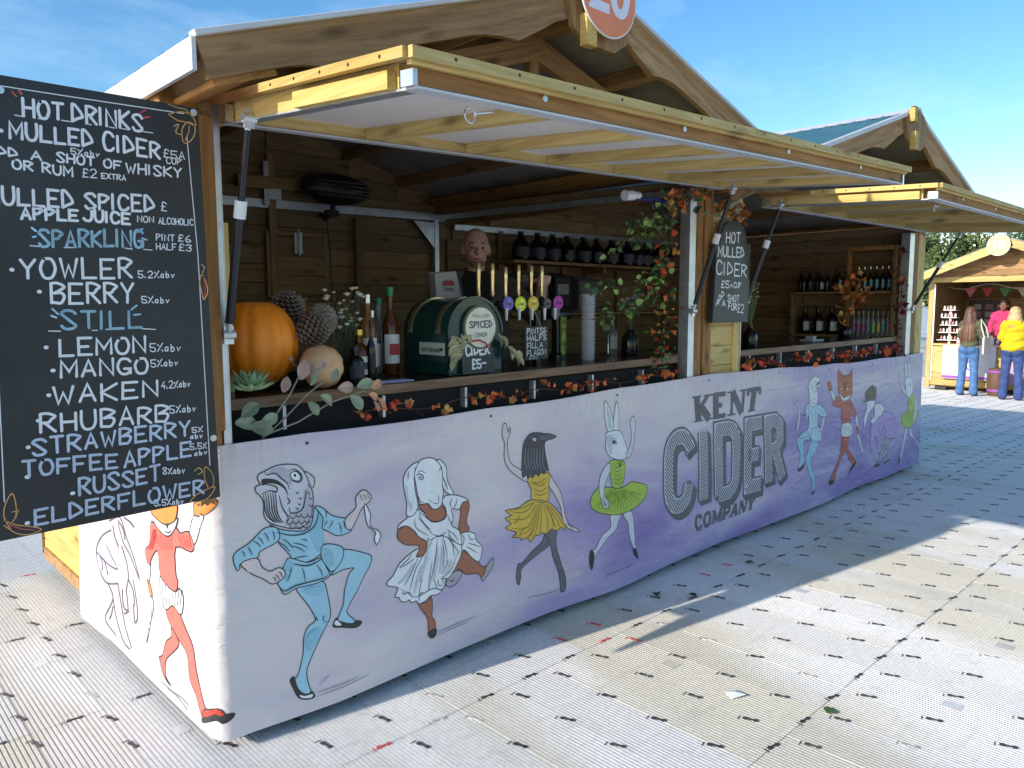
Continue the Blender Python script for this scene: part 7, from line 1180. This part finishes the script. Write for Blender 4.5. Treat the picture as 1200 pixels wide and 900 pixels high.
bk=b8('back_wall',X8+2.2,X8+2.206,-.15,2.75,Z8+.1,2.5,W('INT','y')); boards_y(bk,X8+2.18,-.15,2.74,Z8+.12,2.3,.13,'INT',.02)
sr=b8('side_wall',X8+.05,X8+2.2,-.17,-.164,Z8+.1,2.0,W('INT','x'))
b8('floor',X8+.05,X8+2.2,-.15,2.74,Z8+.08,Z8+.13,W('BRN','y'))
for y in (2.5,1.4,.1): b=MB(); b.box(X8+.05,X8+.3,y-.1,y+.1,Z8-.02,Z8+.085); ob('support_block',b,mat('dark_block',(.05,.045,.04),.8),c8)
b8('lintel',X8-.03,X8+.03,-.2,2.82,1.93,2.03,W('PALE','y'))
# gable boards and roof, ridge along x
YA,ZA=1.35,2.66; sl_=(ZA-2.05)/(2.92-YA)
for i in range(6):
    z=2.035+i*.105; h_=(ZA-.03-z-.05)/sl_
    if h_>.1: b=MB(); b.beam((X8+.0,YA-h_,z+.052),(X8+.0,YA+h_,z+.052),(.009,0,0),(0,0,.0515),.004); ob('gable_board',b,W('BRN','y'),c8)
for s_ in (-1,1):
    e=Vector((0,s_*1.57,-.61)); ln_=e.length; e.normalize(); nrm=Vector((0,s_*.61,1.57)).normalized()
    a=Vector((X8-.42,YA,ZA)); P=lambda u,h,x:(X8+x,YA+e.y*u+nrm.y*h,ZA+e.z*u+nrm.z*h)
    b=MB(); b.add([P(0,h,x) for h in (.0,.03) for x in (-.42,2.4)]+[P(ln_+.08,h,x) for h in (.0,.03) for x in (-.42,2.4)],[(0,4,5,1),(2,3,7,6),(0,2,6,4),(1,5,7,3),(4,6,7,5),(0,1,3,2)]); ob('roof_sheet',b,mat('grey_roof',(.30,.27,.22),.8),c8)
    b=MB(); b.beam(P(-.0,-.06,-.42),P(ln_+.08,-.06,-.42),(.014,0,0),nrm*.07,.004); ob('bargeboard',b,W('PALE','y'),c8)
# goods
b8('display_cloth',X8-.09,X8-.075,1.55,2.45,Z8+.25,Z8+.90,mat('white_banner_cloth',(.66,.62,.66),.7,0,.05,8,.2,12))
b=MB(); P=[(math.cos(k*math.pi/10)*.085,math.sin(k*math.pi/10)*.085) for k in range(20)]; vs,fs=ribbon(P,.03,True); b.add([(X8-.092,1.95-a,Z8+.52+c_) for a,c_ in vs],fs); ob('banner_ring_print',b,mat('purple_print',(.35,.10,.45),.6),c8)
b8('banner_stripe',X8-.0925,X8-.0905,1.55,2.45,Z8+.26,Z8+.31,mat('purple_print',(.35,.10,.45),.6))
b8('display_cloth',X8-.09,X8-.075,-.1,1.35,Z8+.2,Z8+.88,mat('lilac_banner_cloth',(.62,.42,.58),.7,0,.15,4))
for i,(y,lab) in enumerate(((1.42,'brown barrel stool between the two shoppers'),(.86,'brown barrel stool right of the yellow raincoat'))):
    t=thing('barrel_stool',lab,'stool',(14.95,y,GZ)); b=MB(); b.lathe([(.13,0),(.155,.15),(.16,.26),(.15,.4),(.135,.5)],(14.95,y,GZ),18); ob('barrel',b,mat('barrel_wood',(.16,.08,.05),.6,0,.2,12),t,True)
    for z in (.08,.42): b=MB(); b.lathe([(.152,0),(.158,.01),(.155,.04)],(14.95,y,GZ+z),18); ob('hoop',b,mat('purple_print',(.35,.10,.45),.6),t,True)
r=vary(77)
st=thing('tiered_stand','white tiered display stand of small jars at the left end of the far counter','stand',(X8+.1,2.42,Z8+.915))
b=MB(); b.beam((X8+.1,2.40,Z8+.915),(X8+.1,2.40,Z8+1.65),(.02,0,0),(0,.02,0),.004); ob('pole',b,WHT(),st)
for k in range(5):
    z=Z8+.98+k*.145; w_=.20-k*.022; b=MB(); b.box(X8+.0,X8+.2,2.40-w_,2.40+w_,z,z+.012); tr=ob('tray',b,WHT(),st)
    for j in range(6-k//2): y=2.40-w_+.03+j*.06; b=MB(); b.lathe([(.018,0),(.02,.05),(.012,.06),(.014,.075)],(X8+.04+.02*(j%2),y,z+.0125),8); ob('jar',b,mat(f'jar_{j%4}',[(.75,.70,.65),(.60,.25,.22),(.55,.40,.30),(.8,.8,.8)][j%4],.4),tr,True)
for i in range(24):
    y=2.2-i*.092+r.uniform(-.01,.01); cl=[(.75,.30,.38),(.8,.78,.74),(.55,.08,.25),(.70,.55,.40),(.35,.12,.40)][i%5]; h_=r.uniform(.06,.15)
    b=MB(); b.box(X8-.03,X8+.04,y-.027,y+.027,Z8+.916,Z8+.916+h_); b.box(X8-.032,X8-.0305,y-.02,y+.02,Z8+.916+h_*.3,Z8+.916+h_*.7,1); o=ob('goods_pack',b,[mat('pack_'+str(i%5),cl,.6),P_WH],loc=(X8,y,Z8+.916)); tag(o,ORD[i]+' packet from the left along the far counter, '+['pink','white','wine red','tan','purple'][i%5],'packet','packets along the far counter')
bl=[(2.3,'pink'),(2.0,'red'),(1.7,'green'),(1.4,'cream'),(1.1,'pink'),(.8,'red'),(.5,'green')]
bt_=thing('bunting','string of coloured triangle flags inside the far stall','bunting',(X8+.9,1.4,1.7)); b=MB(); b.tube([(X8+.9,2.7-i*.14,1.86-.05*math.sin(i*.9)) for i in range(20)],.006,4); ob('string',b,WHT(),bt_)
for y,c_ in bl: b=MB(); b.prism([(-.11,0),(.11,0),(0,-.19)],lambda u,v:(X8+.895,y+u,1.83+v),lambda u,v:(X8+.90,y+u,1.83+v)); ob('flag',b,mat('flag_'+c_,{'pink':(.45,.12,.18),'red':(.36,.05,.05),'green':(.07,.18,.09),'cream':(.45,.40,.3)}[c_],.8),bt_)
t=thing('wall_poster','dark poster with a grid of small pictures inside the far stall','poster',(X8+2.1,2.2,1.2)); b=MB(); b.box(X8+2.14,X8+2.16,1.9,2.65,.85,1.6); ob('poster_sheet',b,mat('poster_dark',(.10,.08,.10),.6),t)
for i in range(3):
    for j in range(4): b=MB(); b.box(X8+2.132,X8+2.139,1.98+i*.22,2.12+i*.22,.92+j*.16,1.03+j*.16); ob('poster_picture',b,mat(f'pic{(i+j)%3}',[(.5,.45,.4),(.35,.2,.2),(.55,.5,.5)][(i+j)%3],.6),t)
disc('number_sign','round cream yellow sign numbered 18 at the peak of the far chalet',(X8-.47,1.52,2.56),.18,-math.pi/2,(.60,.44,.24),'18',(.72,.66,.55),0,.22)
t=thing('flood_lamp','small round lamp fixed under the peak of the far chalet','lamp',(X8-.1,1.05,2.3)); b=MB(); b.tube([(X8-.03,1.05,2.32),(X8-.12,1.05,2.30)],[.05,.09],16); ob('lamp_housing',b,GALV(),t,True)
# far chalet legs etc done; trees behind
def tree(label,x,y,h,cr,seed,col,n=7500):
    r=vary(seed); z0=gz(x)-.02; t=thing('tree',label,'tree',(x,y,z0)); b=MB(); b.tube([(x,y,z0),(x+.1,y,z0+h*.3),(x,y+.1,z0+h*.55),(x,y,z0+h*.85)],[.16,.12,.08,.03],8)
    lumps=[]
    for i in range(16):
        a=r.uniform(0,6.28); q=cr*r.uniform(.25,.85); zz=z0+h*r.uniform(.42,.9); lumps.append((Vector((x+q*math.cos(a),y+q*math.sin(a),zz)),cr*r.uniform(.28,.5)))
        b.tube([(x,y,z0+h*r.uniform(.25,.5)),tuple(lumps[-1][0])],[.05,.015],6)
    ob('trunk',b,mat('bark',(.10,.075,.05),.9,0,.2,10,.4,30),t,True)
    for part,(cc,f) in enumerate(((col,.6),(tuple(q*1.35 for q in col),.4))):
        b=MB()
        for i in range(int(n*f)):
            c_,rr=r.choice(lumps); d=Vector((r.gauss(0,1),r.gauss(0,1),r.gauss(0,.8))).normalized()*rr*r.uniform(.55,1.12); p=c_+d; u=Vector((r.gauss(0,1),r.gauss(0,1),r.gauss(0,1))).normalized(); v=u.orthogonal().normalized(); s_=r.uniform(.06,.12)
            b.add([p-u*s_,p+v*s_*.5,p+u*s_,p-v*s_*.5],[(0,1,2,3)])
        ob('crown',b,mat('foliage_%.2f_%d'%(col[1],part),cc,.7,0,.25,3),t)['kind']='stuff'
for i,(x,y,h,cr,lab,col) in enumerate(((30,8.2,4.9,1.7,'tall pale green tree at the left behind the far chalet',(  .11,.16,.05)),(31,6.2,4.25,1.5,'yellow green bushy tree just left of the far chalet peak',(  .14,.17,.045)),(33,4.2,4.6,1.6,'dark green tree behind the peak of the far chalet',(.05,.10,.035)),(32,1.6,4.1,1.7,'low green tree right of the far chalet peak',(.07,.12,.035)),(34,10.6,4.6,1.9,'dark bushy tree furthest left, mostly behind the end post',(.06,.11,.03)))):
    tree(lab,x,y,h,cr,100+i,col)
# fallen leaves and a scrap on the ground
for i,(x,y,k,lab) in enumerate(((1.72,-1.30,'ivy','green ivy leaf fallen on the trackway near the bottom edge'),(2.35,-.33,'ivyd','dark leaf lying nearest the red clips in the shade'),(3.05,-.28,'ivyd','dark leaf lying further along in the banner shade'),(2.25,-.16,'ivyd','dark leaf lying close under the banner edge'))):
    o=inst('fallen_leaf',LM[k],(x,y,.006),(.1,.1,i*1.3),1.1); tag(o,lab,'leaf')
b=MB(); b.add([(1.56,-1.0,.004),(1.62,-1.03,.012),(1.64,-.98,.004),(1.58,-.955,.01),(1.60,-.99,.016)],[(0,1,4),(1,2,4),(2,3,4),(3,0,4)]); tag(ob('paper_scrap',b,WHT(),loc=(1.6,-1.0,.004)),'crumpled white paper scrap on the sunlit trackway','litter')
